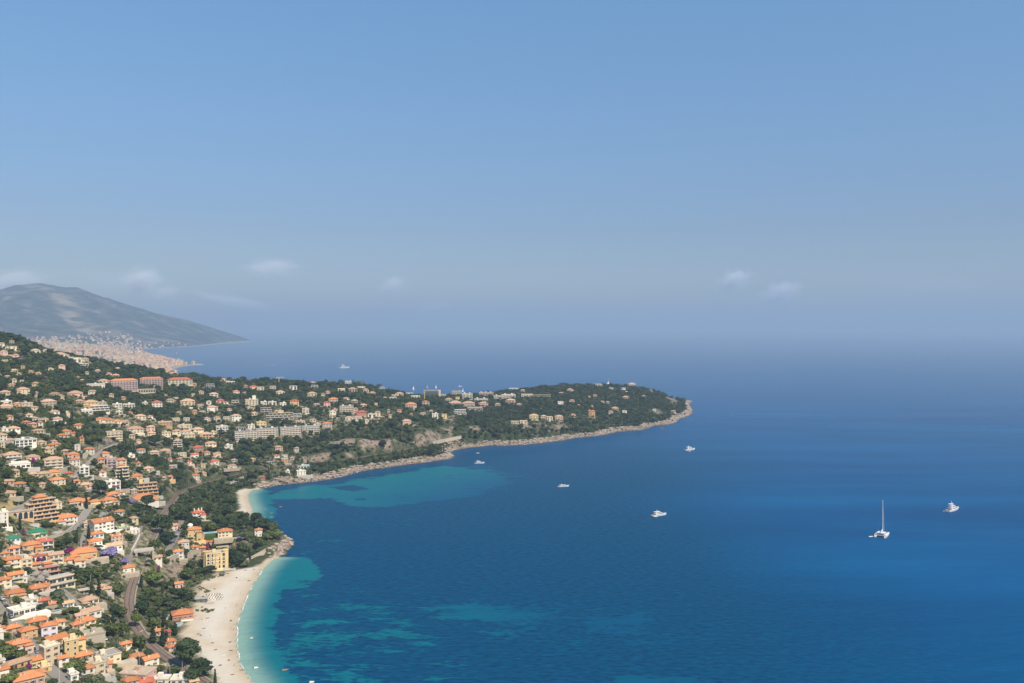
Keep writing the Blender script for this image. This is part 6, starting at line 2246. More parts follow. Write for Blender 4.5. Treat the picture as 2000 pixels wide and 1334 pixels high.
def motor_yacht(name, X, Y, rz, L, label, decks=2, dark=False, cat='yacht', simple=False):
    t = thing(name, (X, Y, 0), rz, label, cat, 'boats on the sea')
    B, fb = L * .25, L * .085
    hm = M_GELD if dark else M_GEL
    hull(MB(), L, B, fb, hm).build('hull', t)
    MB().box(-L * .56, -L * .47, -B * .40, B * .40, .25, .55, M_TEAK).build('swim_platform', t)
    MB().poly([(-L * .49, -B * .40, fb * 1.02), (L * .05, -B * .40, fb * 1.02), (L * .05, B * .40, fb * 1.02), (-L * .49, B * .40, fb * 1.02)], [(0, 1, 2, 3)], M_TEAK).build('aft_deck', t)
    z, x0, x1, w = fb * .99, -L * .28, L * .24, B * .84
    dh = L * .078
    for k in range(decks):
        s = deckhouse(MB(), x0, x1, w, z, z + dh, L * .085, L * .02, M_GEL).build('deckhouse' if k == 0 else 'upper_deckhouse', t)
        deckhouse(MB(), x0 + L * .05, x1 - L * .012, w * 1.012, z + dh * .34, z + dh * .76, L * .042, L * .012, M_GLASS, .955).build('window_band', s)
        MB().box(x0 - L * .12, x1 - L * .09, -w * .47, w * .47, z + dh + .003, z + dh + .14, M_GEL).build('overhang', t)
        z += dh + .143
        x0, x1, w = x0 + L * .02, x1 - L * .13, w * .86
    m = MB()
    m.tube((x0 + L * .10, -w * .3, z), (x0 + L * .05, 0, z + L * .075), L * .009, L * .006, M_GEL).tube((x0 + L * .10, w * .3, z), (x0 + L * .05, 0, z + L * .075), L * .009, L * .006, M_GEL)
    m.tube((x0 + L * .05, 0, z + L * .06), (x0 + L * .045, 0, z + L * .14), L * .006, L * .003, M_GEL)
    m.build('radar_mast', t)
    if not simple:
        rl = MB()
        for s_ in (-1, 1):
            pts = [(L * q, s_ * B * .46 * (1 - max(0, (q + .5 - .45) / .55) ** 2.1), fb * (1 + .42 * max(0, (q + .5 - .4) / .6) ** 1.6) + .75) for q in np.linspace(.0, .47, 6)]
            for a, b in zip(pts, pts[1:]):
                rl.tube(a, b, .04, .04, M_MAST, 4)
                rl.tube((a[0], a[1], a[2] - .75), a, .03, .03, M_MAST, 4)
        rl.build('bow_rail', t)
        for s_ in (-1, 1):
            for q in (-.18, -.06, .06, .18):
                MB().box(L * q - L * .016, L * q + L * .016, s_ * B * .488 - .03, s_ * B * .488 + .03, fb * .5, fb * .72, M_GLASS).build('porthole', t)
    return t


def dinghy(X, Y, rz, label, L=4.2, mat=None, cat='dinghy', name='dinghy'):
    t = thing(name, (X, Y, 0), rz, label, cat)
    mat = mat or plain('grey inflatable', (.55, .56, .57), .5)
    mb = MB()
    for s in (-1, 1):
        mb.tube((-L / 2, s * .75, .3), (L * .25, s * .75, .34), .26, .26, mat, 7).tube((L * .25, s * .75, .34), (L / 2, s * .05, .46), .26, .2, mat, 7)
    mb.build('tube', t)
    MB().box(-L / 2 + .1, L * .3, -.6, .6, .08, .2, M_MATW).build('floor', t)
    MB().box(-L / 2 - .35, -L / 2 - .02, -.2, .2, .1, .95, M_RUBBER).build('outboard_motor', t)
    return t


def catamaran(X, Y, rz, L):
    t = thing('sailing_catamaran', (X, Y, 0), rz, 'large white sailing catamaran with tall bare mast and two open sterns', 'catamaran', 'boats on the sea')
    Bm = L * .50
    for s in (-1, 1):
        mb = MB()
        rs = []
        for q in np.linspace(0, 1, 10):
            x = -L / 2 + L * q
            hw = L * .062 * (.75 + .25 * min(1, q * 4)) * (1 - max(0, (q - .55) / .45) ** 2)
            hw = max(hw, .04)
            zt = L * .095 * (1 if q > .2 else .30 + .70 * q / .2)
            rs.append([(x, s * Bm * .42 - hw * .5, -.5), (x, s * Bm * .42 + hw * .5, -.5), (x, s * Bm * .42 + hw, zt), (x, s * Bm * .42 - hw, zt)])
        hl = mb.rings(rs, M_GEL).build('hull', t)
        st = MB()
        for k in range(4):
            x = -L * .49 + k * L * .045
            st.box(x, x + L * .043, s * Bm * .42 - L * .045, s * Bm * .42 + L * .045, L * .03 + k * L * .0165, L * .038 + k * L * .0165, M_TEAK)
        st.build('stern_steps', hl)
    MB().box(-L * .30, L * .20, -Bm * .42, Bm * .42, L * .055, L * .098, M_GEL).build('bridge_deck', t)
    MB().box(-L * .34, -L * .30, -Bm * .34, Bm * .34, L * .050, L * .06, M_TEAK).build('aft_platform', t)
    c = deckhouse(MB(), -L * .20, L * .14, Bm * .74, L * .0983, L * .165, L * .10, L * .01, M_GEL).build('coachroof', t)
    deckhouse(MB(), -L * .17, L * .125, Bm * .752, L * .118, L * .146, L * .052, L * .0, M_GLASS, .965).build('window_band', c)
    MB().box(-L * .33, L * .0, -Bm * .36, Bm * .36, L * .172, L * .182, M_GEL).build('hardtop', t)
    for s in (-1, 1):
        MB().box(-L * .325, -L * .315, s * Bm * .34 - .06, s * Bm * .34 + .06, L * .0983, L * .1717, M_MAST).build('hardtop_post', t)
    MB().poly([(L * .20, -Bm * .36, L * .088), (L * .44, -Bm * .38, L * .088), (L * .44, Bm * .38, L * .088), (L * .20, Bm * .36, L * .088)], [(0, 1, 2, 3)], plain('dark trampoline net', (.12, .12, .13), .9)).build('trampoline', t)
    MB().box(L * .435, L * .455, -Bm * .42, Bm * .42, L * .082, L * .097, M_MAST).build('crossbeam', t)
    mh = L * 1.62
    MB().tube((L * .10, 0, L * .15), (L * .085, 0, mh), L * .019, L * .012, M_MAST, 8).build('mast', t)
    bo = MB().tube((L * .08, 0, L * .225), (-L * .30, 0, L * .235), L * .012, L * .011, M_MAST, 6).build('boom', t)
    MB().tube((L * .07, 0, L * .255), (-L * .28, 0, L * .258), L * .022, L * .014, M_MATW, 6).build('furled_sail', bo)
    MB().tube((L * .44, 0, L * .11), (L * .09, 0, mh * .93), L * .008, L * .006, M_MATW, 5).build('furled_jib', t)
    for s in (-1, 1):
        MB().tube((L * .06, s * Bm * .45, L * .1), (L * .087, 0, mh * .9), .035, .03, M_STEEL, 4).build('shroud', t)
        MB().tube((L * .093, s * L * .05, mh * .45), (L * .093, 0, mh * .45), .05, .04, M_MAST, 4).build('spreader', t)
    return t


def sloop(X, Y, rz, L, label):
    t = thing('sailing_boat', (X, Y, 0), rz, label, 'sailing boat', 'boats on the sea')
    hull(MB(), L, L * .3, L * .1, M_GEL).build('hull', t)
    deckhouse(MB(), -L * .15, L * .18, L * .17, L * .1, L * .15, L * .06, L * .02, M_GEL).build('cabin', t)
    MB().tube((L * .06, 0, L * .1), (L * .05, 0, L * 1.35), L * .012, L * .008, M_MAST).build('mast', t)
    mb = MB()
    sail = plain('white sailcloth', (.78, .77, .74), .8)
    n = 7
    for a in range(n):
        z0, z1 = L * (.2 + 1.1 * a / n), L * (.2 + 1.1 * (a + 1) / n)
        w0, w1 = L * .45 * (1 - a / n) + .05, L * .45 * (1 - (a + 1) / n) + .05
        for off in (-.02, .02):
            mb.poly([(L * .04, off, z0), (L * .04 - w0, off + .12 * w0, z0), (L * .04 - w1, off + .12 * w1, z1), (L * .04, off, z1)], [(0, 1, 2, 3)], sail)
    mb.build('mainsail', t)


def wake(px, length, X, Y, rz, name='wake'):
    """Foam trail widening behind a moving boat."""
    n = 14
    L = np.array([(X - math.cos(rz) * length * k / n, Y - math.sin(rz) * length * k / n, .05) for k in range(n + 1)])
    ribbon(name, L, np.linspace(2.2, 7.0, n + 1) * (1 - .5 * np.linspace(0, 1, n + 1)), M_FOAM, 0, 'stuff')


def build_boats():
    p = sea_at(937, 905)
    motor_yacht('motor_yacht', *p, .10, 15, 'white flybridge yacht in the turquoise bay nearest the railway wall', 2)
    p = sea_at(935, 886.5)
    motor_yacht('motor_boat', *p, .05, 10, 'small dark hulled motor boat close to the rocks beyond the turquoise bay', 1, True, 'motor boat', True)
    p = sea_at(1348, 879)
    motor_yacht('motor_yacht', *p, .55, 23, 'white motor yacht lying off the tip of the wooded headland', 2)
    dinghy(*sea_at(1347, 881.5), .5, 'small white tender alongside the yacht off the wooded headland')
    p = sea_at(1101, 950.5)
    motor_yacht('motor_boat', *p, .22, 15, 'low white day cruiser alone in the middle of the bay', 1, False, 'motor boat')
    p = sea_at(1288, 1007)
    motor_yacht('motor_yacht', *p, .42, 19, 'white three deck yacht with a raked radar arch, seaward of the day cruiser', 2)
    dinghy(*sea_at(1281, 1009.5), .1, 'white tender moored under the stern of the three deck yacht', 3.8)
    p = sea_at(1862, 997)
    motor_yacht('motor_yacht', *p, .62, 25, 'tall white superyacht with three window bands, farthest out to the seaward side', 3)
    dinghy(*sea_at(1846, 998.5), -.1, 'grey tender trailing behind the tall white superyacht', 5)
    p = sea_at(1723, 1046)
    catamaran(*p, .98, 22)
    dinghy(*sea_at(1701, 1048.5), .15, 'grey inflatable dinghy floating behind the catamaran', 4.6)
    p = sea_at(673, 718.5)
    motor_yacht('motor_yacht', *p, .35, 52, 'distant white superyacht seen over the wooded ridge', 3)
    p = sea_at(899, 755)
    motor_yacht('motor_yacht', *p, .3, 15, 'small distant white yacht beyond the twin pale hotels', 2, simple=True)
    for (x, y, L, lab) in ((808, 761, 10, 'tiny sailing boat inland of the dark slab hotel'), (835, 758, 10, 'tiny sailing boat just above the dark slab hotel'), (852, 758, 9, 'tiny sailing boat above the white end of the dark slab hotel'), (904.5, 765, 9, 'tiny sailing boat above the twin pale hotels'), (345, 691, 14, 'tiny sailing boat in the bay under the far mountain')):
        sloop(*sea_at(x, y), rnd.uniform(-.5, .9), L, lab)
    for (x, y, rz, ln, lab) in ((534, 712.7, -.55, 75, 'distant speedboat with white wake above the lone ridge pine'), (808, 687.5, -.75, 130, 'farthest speedboat with faint wake near the horizon')):
        X, Y = sea_at(x, y)
        motor_yacht('speedboat', X, Y, rz, 11, lab, 1, False, 'speedboat', True)
        wake(None, ln, X, Y, rz)
    dinghy(*sea_at(1293, 837), .1, 'tiny orange kayak off the rocks of the headland', 4, plain('orange plastic', (.6, .16, .05), .5), 'kayak', 'kayak')
    dinghy(*sea_at(491, 1247), -.3, 'pale paddle boat just off the beach, farther one', 2.4, M_MATW)
    dinghy(*sea_at(500, 1305), .2, 'pale paddle boat close to the beach, nearer one', 2.6, M_MATW)
    dinghy(*sea_at(557, 1309), .3, 'small brown rowing boat over the dark sea grass', 4.2, M_WOOD, 'rowing boat', 'rowing_boat')
    dinghy(*sea_at(609, 1333), .1, 'small pale boat at the very bottom of the photo', 2.8, M_MATW)
    for k, (x, y) in enumerate(((548, 990), (530, 1002), (518, 995), (516, 1010), (530, 1010))):
        X, Y = sea_at(x, y)
        V, Fc = icos()
        mb = MB().poly([tuple(v * np.array((2.2, 1.6, .7)) * rnd.uniform(.8, 1.2)) for v in V], Fc, plain('brown reef rock', (.20, .12, .07), .9))
        tag(mb.build('reef_rock', None, (X, Y, 0)), 'low brown reef rock awash in the shallows off the small cove', 'rock', 'reef rocks off the small cove')


# ------------------------------------------------------------------ beach
def skinned(name, joints, bones, mat):
    """One continuous body grown over a joint skeleton; joints: name -> (x, y, z, radius)."""
    me = bpy.data.meshes.new(name)
    keys = list(joints)
    me.from_pydata([joints[k][:3] for k in keys], [(keys.index(a), keys.index(b)) for a, b in bones], [])
    o = bpy.data.objects.new(name, me)
    COL.objects.link(o)
    o.modifiers.new('skin', 'SKIN')
    sk = me.skin_vertices[0].data
    for k, s in zip(keys, sk):
        r = joints[k][3]
        s.radius = (r, r) if not isinstance(r, tuple) else r
        s.use_root = k == 'pelvis'
    ss = o.modifiers.new('sub', 'SUBSURF')
    ss.levels = ss.render_levels = 1
    dg = bpy.context.evaluated_depsgraph_get()
    out = bpy.data.meshes.new_from_object(o.evaluated_get(dg))
    bpy.data.objects.remove(o)
    out.materials.clear()
    out.materials.append(mat)
    out.name = name
    return out


BONES = [('pelvis', 'waist'), ('waist', 'chest'), ('chest', 'neck'), ('neck', 'head'), ('head', 'crown')] + [(a + s, b + s) for s in ('L', 'R') for a, b in (('sh', 'el'), ('el', 'wr'), ('wr', 'hand'), ('hip', 'kn'), ('kn', 'an'), ('an', 'toe'))] + [('chest', 'shL'), ('chest', 'shR'), ('pelvis', 'hipL'), ('pelvis', 'hipR')]


def people_meshes():
    st = dict(pelvis=(0, 0, .93, (.15, .11)), waist=(0, 0, 1.10, (.13, .10)), chest=(0, 0, 1.32, (.16, .11)), neck=(0, 0, 1.48, .055), head=(0, -.01, 1.60, .095), crown=(0, 0, 1.70, .07))
    for s, q in (('L', -1), ('R', 1)):
        st.update({'sh' + s: (q * .20, 0, 1.40, .055), 'el' + s: (q * .27, .02, 1.12, .042), 'wr' + s: (q * .29, -.05, .88, .03), 'hand' + s: (q * .29, -.08, .78, .032),
                   'hip' + s: (q * .10, 0, .86, .095), 'kn' + s: (q * .11, -.02, .48, .062), 'an' + s: (q * .11, .02, .09, .04), 'toe' + s: (q * .12, -.15, .04, .035)})
    ly = {k: (v[0], v[2] - .9, .16 + (-v[1]) * .5, v[3]) for k, v in st.items()}
    si = dict(st)
    for k in list(si):
        x, y, z, r = si[k]
        if k[:2] in ('kn', 'an', 'to'):
            si[k] = {'kn': (x, -.42, .42, r), 'an': (x, -.62, .08, r), 'to': (x, -.80, .05, r)}[k[:2]]
        elif k[:3] == 'hip':
            si[k] = (x, 0, .14, r)
        else:
            si[k] = (x, y + .08 * (z - .93), z - .80, r)
    return {n: skinned('person_' + n, j, BONES, M_SKIN) for n, j in (('standing', st), ('lying', ly), ('sitting', si))}


def build_beach():
    pm = people_meshes()
    cl = [('blue', plain('blue swimwear', (.05, .12, .35))), ('red', plain('red swimwear', (.45, .05, .05))), ('black', plain('black swimwear', (.03, .03, .035))), ('white', plain('white shirt cloth', (.7, .7, .68)))]
    tw = [('blue', plain('blue towel', (.08, .16, .36))), ('brown', plain('brown towel', (.22, .14, .09))), ('dark', plain('dark towel', (.07, .07, .09))), ('white', plain('white towel', (.68, .67, .64)))]
    spots = [(398, 1228, 'lying', 0), (449, 1254, 'lying', 2), (451, 1213, 'sitting', 2), (463, 1202, 'standing', 2), (405, 1208, 'lying', 1), (402, 1214, 'lying', 3), (419, 1151, 'sitting', 1), (451, 1271, 'lying', 2), (390, 1264, 'lying', 2), (387, 1239, 'sitting', 1),
             (421, 1270, 'lying', 1), (458, 1301, 'standing', 2), (486, 1135, 'sitting', 2), (508, 1116, 'standing', 0), (479, 1114, 'lying', 2), (496, 1112, 'lying', 2), (462, 1129, 'sitting', 2), (471, 1309, 'lying', 1), (436, 1280, 'lying', 3), (463, 1184, 'standing', 1),
             (415, 1256, 'lying', 1), (410, 1242, 'sitting', 3), (451, 1230, 'standing', 1), (456, 1232, 'standing', 2), (454, 1318, 'lying', 1), (392, 1241, 'lying', 0), (440, 1190, 'standing', 0), (430, 1300, 'sitting', 0), (470, 1160, 'standing', 3), (447, 1290, 'sitting', 1)]
    items, its2 = [], []
    for i, (px, py, pose, c) in enumerate(spots):
        X, Y, Z = ground(px, py)
        rz = rnd.uniform(0, 6.28)
        low = pose != 'standing'
        if low:
            tm = tw[c]
            mb = MB().box(-.75, .75, -1.15, 1.15, -.02, .03, tm[1])
            o = mb.build('beach_towel', None, (X, Y, Z + .06))
            o.rotation_euler = (0, 0, rz)
            tag(o, None, 'towel', 'towels on the beach')
            its2.append(dict(px=px, py=py, desc=f'{tm[0]} towel spread on the sand', obj=o))
        t = thing('person', (X, Y, Z + (.1 if low else .02)), rz, None, 'person', 'people on the beach')
        b = link('body', pm[pose], t)
        hy = dict(standing=(0, .02, 1.655), lying=(0, .76, .17), sitting=(0, .085, .86))[pose]
        V, Fc = icos()
        MB().poly([tuple(np.array(hy) + v * np.array((.105, .11, .1)) + (0, .02, .02)) for v in V], Fc, M_HAIR).build('hair', t)
        py_, pz_ = dict(standing=(0, .90), lying=(-.02, .16), sitting=(0, .12))[pose]
        sw = MB()
        ax = (.2, .14, .13) if pose != 'lying' else (.2, .16, .13)
        sw.poly([tuple(np.array((0, py_, pz_)) + v * np.array(ax)) for v in V], Fc, cl[c][1])
        sw.build('swimwear', t)
        items.append(dict(px=px, py=py, desc=f'person {pose} on the {"towel" if low else "sand"} in {cl[c][0]}', obj=t))
    single_out(items)
    single_out(its2)
    # six rows of loungers beside the beach restaurant
    proto, its = None, []
    for r in range(6):
        a, b = (405 + r * 5.3, 1161.5 - r * .4), (408.5 + r * 5.3, 1174 - r * .5)
        A, B = np.array(ground(*a)), np.array(ground(*b))
        u = (A - B)[:2] / np.linalg.norm((A - B)[:2])
        mt = MB().box(-1.1, 1.1, -np.linalg.norm((A - B)[:2]) / 2 - 1, np.linalg.norm((A - B)[:2]) / 2 + 1, -.04, .03, M_MATW).build('walkway_mat', None, tuple((A + B) / 2 + (0, 0, .05)))
        mt.rotation_euler = (0, 0, math.atan2(-u[0], u[1]))
        tag(mt, f'{ORD[r + 1].strip()} pale walkway mat from the beach restaurant, under a row of loungers', 'mat', 'mats under the lounger rows')
        for k in range(5):
            q = B + (A - B) * (k + .3) / 4.6
            c = q[:2] + np.array((u[1], -u[0])) * (.6 if k % 2 else -.6)
            rz = math.atan2(-u[0], u[1]) + math.pi / 2
            if proto is None:
                proto = thing('sun_lounger', (c[0], c[1], q[2] + .06), rz, None, 'sun lounger', 'sun loungers in rows on the beach')
                f = MB().box(-.95, .95, -.33, .33, .28, .36, M_WOOD).build('bed', proto)
                MB().poly([(-.95, -.33, .365), (-.35, -.33, .365), (-.35, .33, .365), (-.95, .33, .365), (-1.1, -.33, .8), (-1.1, .33, .8)], [(0, 1, 4), (3, 5, 2), (1, 2, 5, 4), (0, 4, 5, 3)], M_WOOD).build('backrest', proto)
                for sx in (-.8, .8):
                    for sy in (-.28, .28):
                        MB().box(sx - .04, sx + .04, sy - .04, sy + .04, 0, .277, M_WOOD).build('leg', proto)
                o = proto
            else:
                o = dup(proto, (c[0], c[1], q[2] + .06), rz, 'x')
            o['label'] = f'wooden sun lounger in the {ORD[r + 1].strip()} row of loungers from the beach restaurant'
            o['group'] = f'sun loungers of the {ORD[r + 1].strip()} row'


# ------------------------------------------------------------------ surf, shore rocks, headland tower, cranes, lamps
def build_coast_details():
    foam_line('surf_foam', resample([(*p, 0) for p in S_beach[3:]], 2.0), .2, .65, 4)
    foam_line('surf_foam', resample([(*p, 0) for p in S_rock], 3.0), .5, 1.7, 7)
    # loose rock along the rocky shore
    V, Fc = icos()
    Fc = np.array(Fc)
    VV, FF_ = [], []
    P = resample([(*p, 0) for p in S_rock + S_back[:1]], 1.3)
    Pp = resample([(*p, 0) for p in S_point], 1.3)
    rs = np.random.RandomState(4)
    k = 0
    for L, n in ((P, 2600), (Pp, 240)):
        T = np.gradient(L[:, :2], axis=0)
        T /= np.linalg.norm(T, axis=1)[:, None] + 1e-9
        for _ in range(n):
            i = rs.randint(len(L))
            nn = np.array((-T[i, 1], T[i, 0]))
            q = L[i, :2] + nn * rs.uniform(-5, 14)
            z = float(height(*q))
            if z < -1.2 or (SANDM[np.searchsorted(GY, q[1]) % len(GY), np.searchsorted(GX, q[0]) % len(GX)] > .4):
                continue
            r = rs.uniform(.8, 2.6) * (.6 if z < 0 else 1)
            c = np.array((*q, max(z, -.1) + r * .1))
            VV.append(c + V * r * rs.uniform(.55, 1.25, (12, 1)) * np.array((1.35, 1, .62)))
            FF_.append(Fc + 12 * k)
            k += 1
    m, t, b = new_mat('shore rock', .95, .1)
    co = nd(t, 'ShaderNodeTexCoord').outputs['Object']
    c = ramp(t, noise(t, .3, 5, vec=co, rough=.7), [(.3, (.14, .11, .09)), (.5, (.34, .27, .21)), (.7, (.48, .41, .33))])
    zz = nd(t, 'ShaderNodeSeparateXYZ')
    t.links.new(co, zz.inputs[0])
    wet = math_(t, 'SUBTRACT', 1.0, math_(t, 'DIVIDE', zz.outputs[2], 1.5), clamp=True)
    c = mixc(t, math_(t, 'MULTIPLY', wet, .85), c, (.05, .042, .036))
    t.links.new(c, b.inputs['Base Color'])
    o = link('shore_rocks', np_mesh('shore_rocks', np.concatenate(VV), np.concatenate(FF_), [m], False))
    o['kind'] = 'stuff'
    # signal tower on the headland
    X, Y, Z = ground(1188, 752)
    t = thing('signal_tower', (X, Y, Z - 1), 0, 'slim white signal tower with mast on top of the wooded headland', 'tower')
    MB().box(-5, 5, -4, 4, 0, 8, mat_w('w')).build('base_building', t)
    MB().tube((0, 0, 8.003), (0, 0, 15), 2.2, 1.5, mat_w('w'), 8).build('shaft', t)
    MB().tube((0, 0, 15.003), (0, 0, 16.5), 1.9, 1.9, M_GLASS, 8).build('lantern', t)
    MB().tube((0, 0, 16.5), (0, 0, 26), .35, .15, M_MAST, 5).build('antenna', t)
    for (px, py, hh, jib, rz, lab) in ((545, 757, 20, 10, .2, 'yellow tower crane standing among villas just below the ridge'), (829, 787, 22, 3, .4, 'thin orange crane mast beside the red roofed tower house')):
        X, Y, Z = ground(px, py)
        t = thing('tower_crane', (X, Y, Z), rz, lab, 'crane')
        ym = plain('crane yellow', (.55, .36, .12), .6)
        MB().box(-.7, .7, -.7, .7, -2, hh, ym).build('mast', t)
        MB().box(-jib * .4, jib, -.5, .5, hh + .003, hh + 1.2, ym).build('jib', t)
        MB().box(-jib * .4 - .003 - 1.5, -jib * .4 - .003, -.8, .8, hh - 1.2, hh + .8, M_CONC).build('counterweight', t)
    # street lamps
    proto, its = None, []
    for i, (px, py) in enumerate(((272, 1306), (303, 1318), (332, 1328), (356, 1309), (64, 889), (188, 877), (206, 869), (37, 990), (177, 1144), (116, 1336), (24, 1262), (170, 812), (241, 826))):
        X, Y, Z = ground(px, py)
        if proto is None:
            proto = thing('street_lamp', (X, Y, Z), .4, None, 'street lamp', 'street lamps')
            MB().tube((0, 0, -.5), (0, 0, 8.0), .10, .07, M_MAST, 6).tube((0, 0, 8), (1.4, 0, 8.5), .06, .05, M_MAST, 5).build('pole', proto)
            MB().box(1.3, 2.0, -.14, .14, 8.42, 8.56, M_RAIL).build('lamp_head', proto)
            o = proto
        else:
            o = dup(proto, (X, Y, Z), rnd.uniform(-1, 1), 'x')
        its.append(dict(px=px, py=py, desc='thin grey street lamp', obj=o))
    single_out(its)


def foam_line(name, L, wmin, wmax, brk):
    """Broken line of white surf along the water's edge."""
    n = len(L)
    s = np.arange(n)
    w = np.maximum(0, (fbm(s / brk * 1.0, s * 0 + 3.3, 1.0, 5, 3) - .40)) * 6.0
    w = np.where(w < .15, 0, np.clip(w * wmax * .6, wmin * .5, wmax))
    T = np.gradient(L[:, :2], axis=0)
    T /= np.linalg.norm(T, axis=1)[:, None] + 1e-9
    N = np.stack([T[:, 1], -T[:, 0]], 1)
    mb = MB()
    pts, fs = [], []
    for k in range(n):
        j = rnd.uniform(-.4, .4)
        a, b = L[k, :2] + N[k] * (-.8 + j), L[k, :2] + N[k] * (-.8 + j + w[k])
        pts += [(a[0], a[1], .22), (b[0], b[1], .09)]
    for k in range(n - 1):
        if w[k] > 0 and w[k + 1] > 0:
            fs.append((2 * k, 2 * k + 1, 2 * k + 3, 2 * k + 2))
    mb.poly(pts, fs, M_FOAM)
    mb.build(name)['kind'] = 'stuff'


# ------------------------------------------------------------------ distant town and clouds
def build_far_town():
    cols = [mat_w('s'), mat_w('p'), mat_w('c'), mat_w('o'), mat_w('r')]
    roofs = [mat_r('t'), mat_r('s'), mat_r('b')]
    mb = MB()
    rs = np.random.RandomState(12)
    X, Y = rs.uniform(-4600, -1000, 40000), 3000 + 6800 * rs.rand(40000) ** .8
    Z = far_height(X, Y)
    px, py = project(X, Y, Z)
    den = np.exp(-((px - 290) / 50.0) ** 2 - ((py - 704) / 10.0) ** 2) * 1.2 + .55 * np.exp(-((px - 340) / 34.0) ** 2 - ((py - 722) / 9.0) ** 2) + .20 * np.exp(-((px - 150) / 110.0) ** 2 - ((py - 680) / 12.0) ** 2) + .05 * (py > 640) * (px < 260) * (px > -20) + .18 * np.exp(-((px - 230) / 60.0) ** 2 - ((py - 690) / 10.0) ** 2)
    k = np.where((Z > 2.2) & (rs.rand(40000) < den * 1.4) & (px > -30) & (py < 740))[0][:2100]
    for i in k:
        w, d, h = rs.uniform(10, 24), rs.uniform(9, 15), rs.uniform(7, 19)
        rz = rs.uniform(-.5, .5)
        c, s = math.cos(rz), math.sin(rz)
        R_ = lambda x, y: (X[i] + x * c - y * s, Y[i] + x * s + y * c)
        z = Z[i]
        b = [R_(-w / 2, 0), R_(w / 2, 0), R_(w / 2, d), R_(-w / 2, d)]
        mb.rings([[(*q, z - 6) for q in b], [(*q, z + h) for q in b]], cols[rs.choice(5, p=[.24, .42, .14, .15, .05])])
        o = [R_(-w / 2 - .6, -.6), R_(w / 2 + .6, -.6), R_(w / 2 + .6, d + .6), R_(-w / 2 - .6, d + .6)]
        t = [R_(-w * .12, d * .45), R_(w * .12, d * .45), R_(w * .12, d * .55), R_(-w * .12, d * .55)]
        mb.rings([[(*q, z + h + .02) for q in o], [(*q, z + h + 2.4) for q in t]], roofs[rs.choice(3, p=[.45, .3, .25])])
    mb.build('distant_town')['kind'] = 'stuff'
    # the bell tower on the old town's hill
    X, Y, Z = at_depth(273, 692, 5900)
    Z = float(far_height(np.array([X]), np.array([Y]))[0])
    t = thing('bell_tower', (X, Y, Z), .2, 'distant ochre church with bell tower on top of the hazy old town', 'church')
    MB().box(-16, 22, 0, 16, -8, 17, mat_w('o')).build('nave', t)
    roof_mesh('g', 38, 16, 0, mat_r('t'), None)[0].build('roof', t, (3, 0, 17))
    MB().box(-13, -5, -8.01, -.01, -8, 40, mat_w('c')).build('tower', t)
    roof_mesh('h', 8, 8, 0, mat_r('o'), None)[0].build('spire', t, (-9, -8.01, 40))
    # breakwater at the tip of the far town
    L = resample([(*sea_at(*p), 0) for p in [(330, 713.5), (352, 713), (372, 713.0), (397, 713)]], 20)
    L[:, 2] = 2.6
    ribbon('breakwater', L, 16, M_CONC, 0, None, th=5)
    tag(bpy.data.objects['breakwater'], 'long pale breakwater reaching into the bay from the hazy town', 'breakwater')


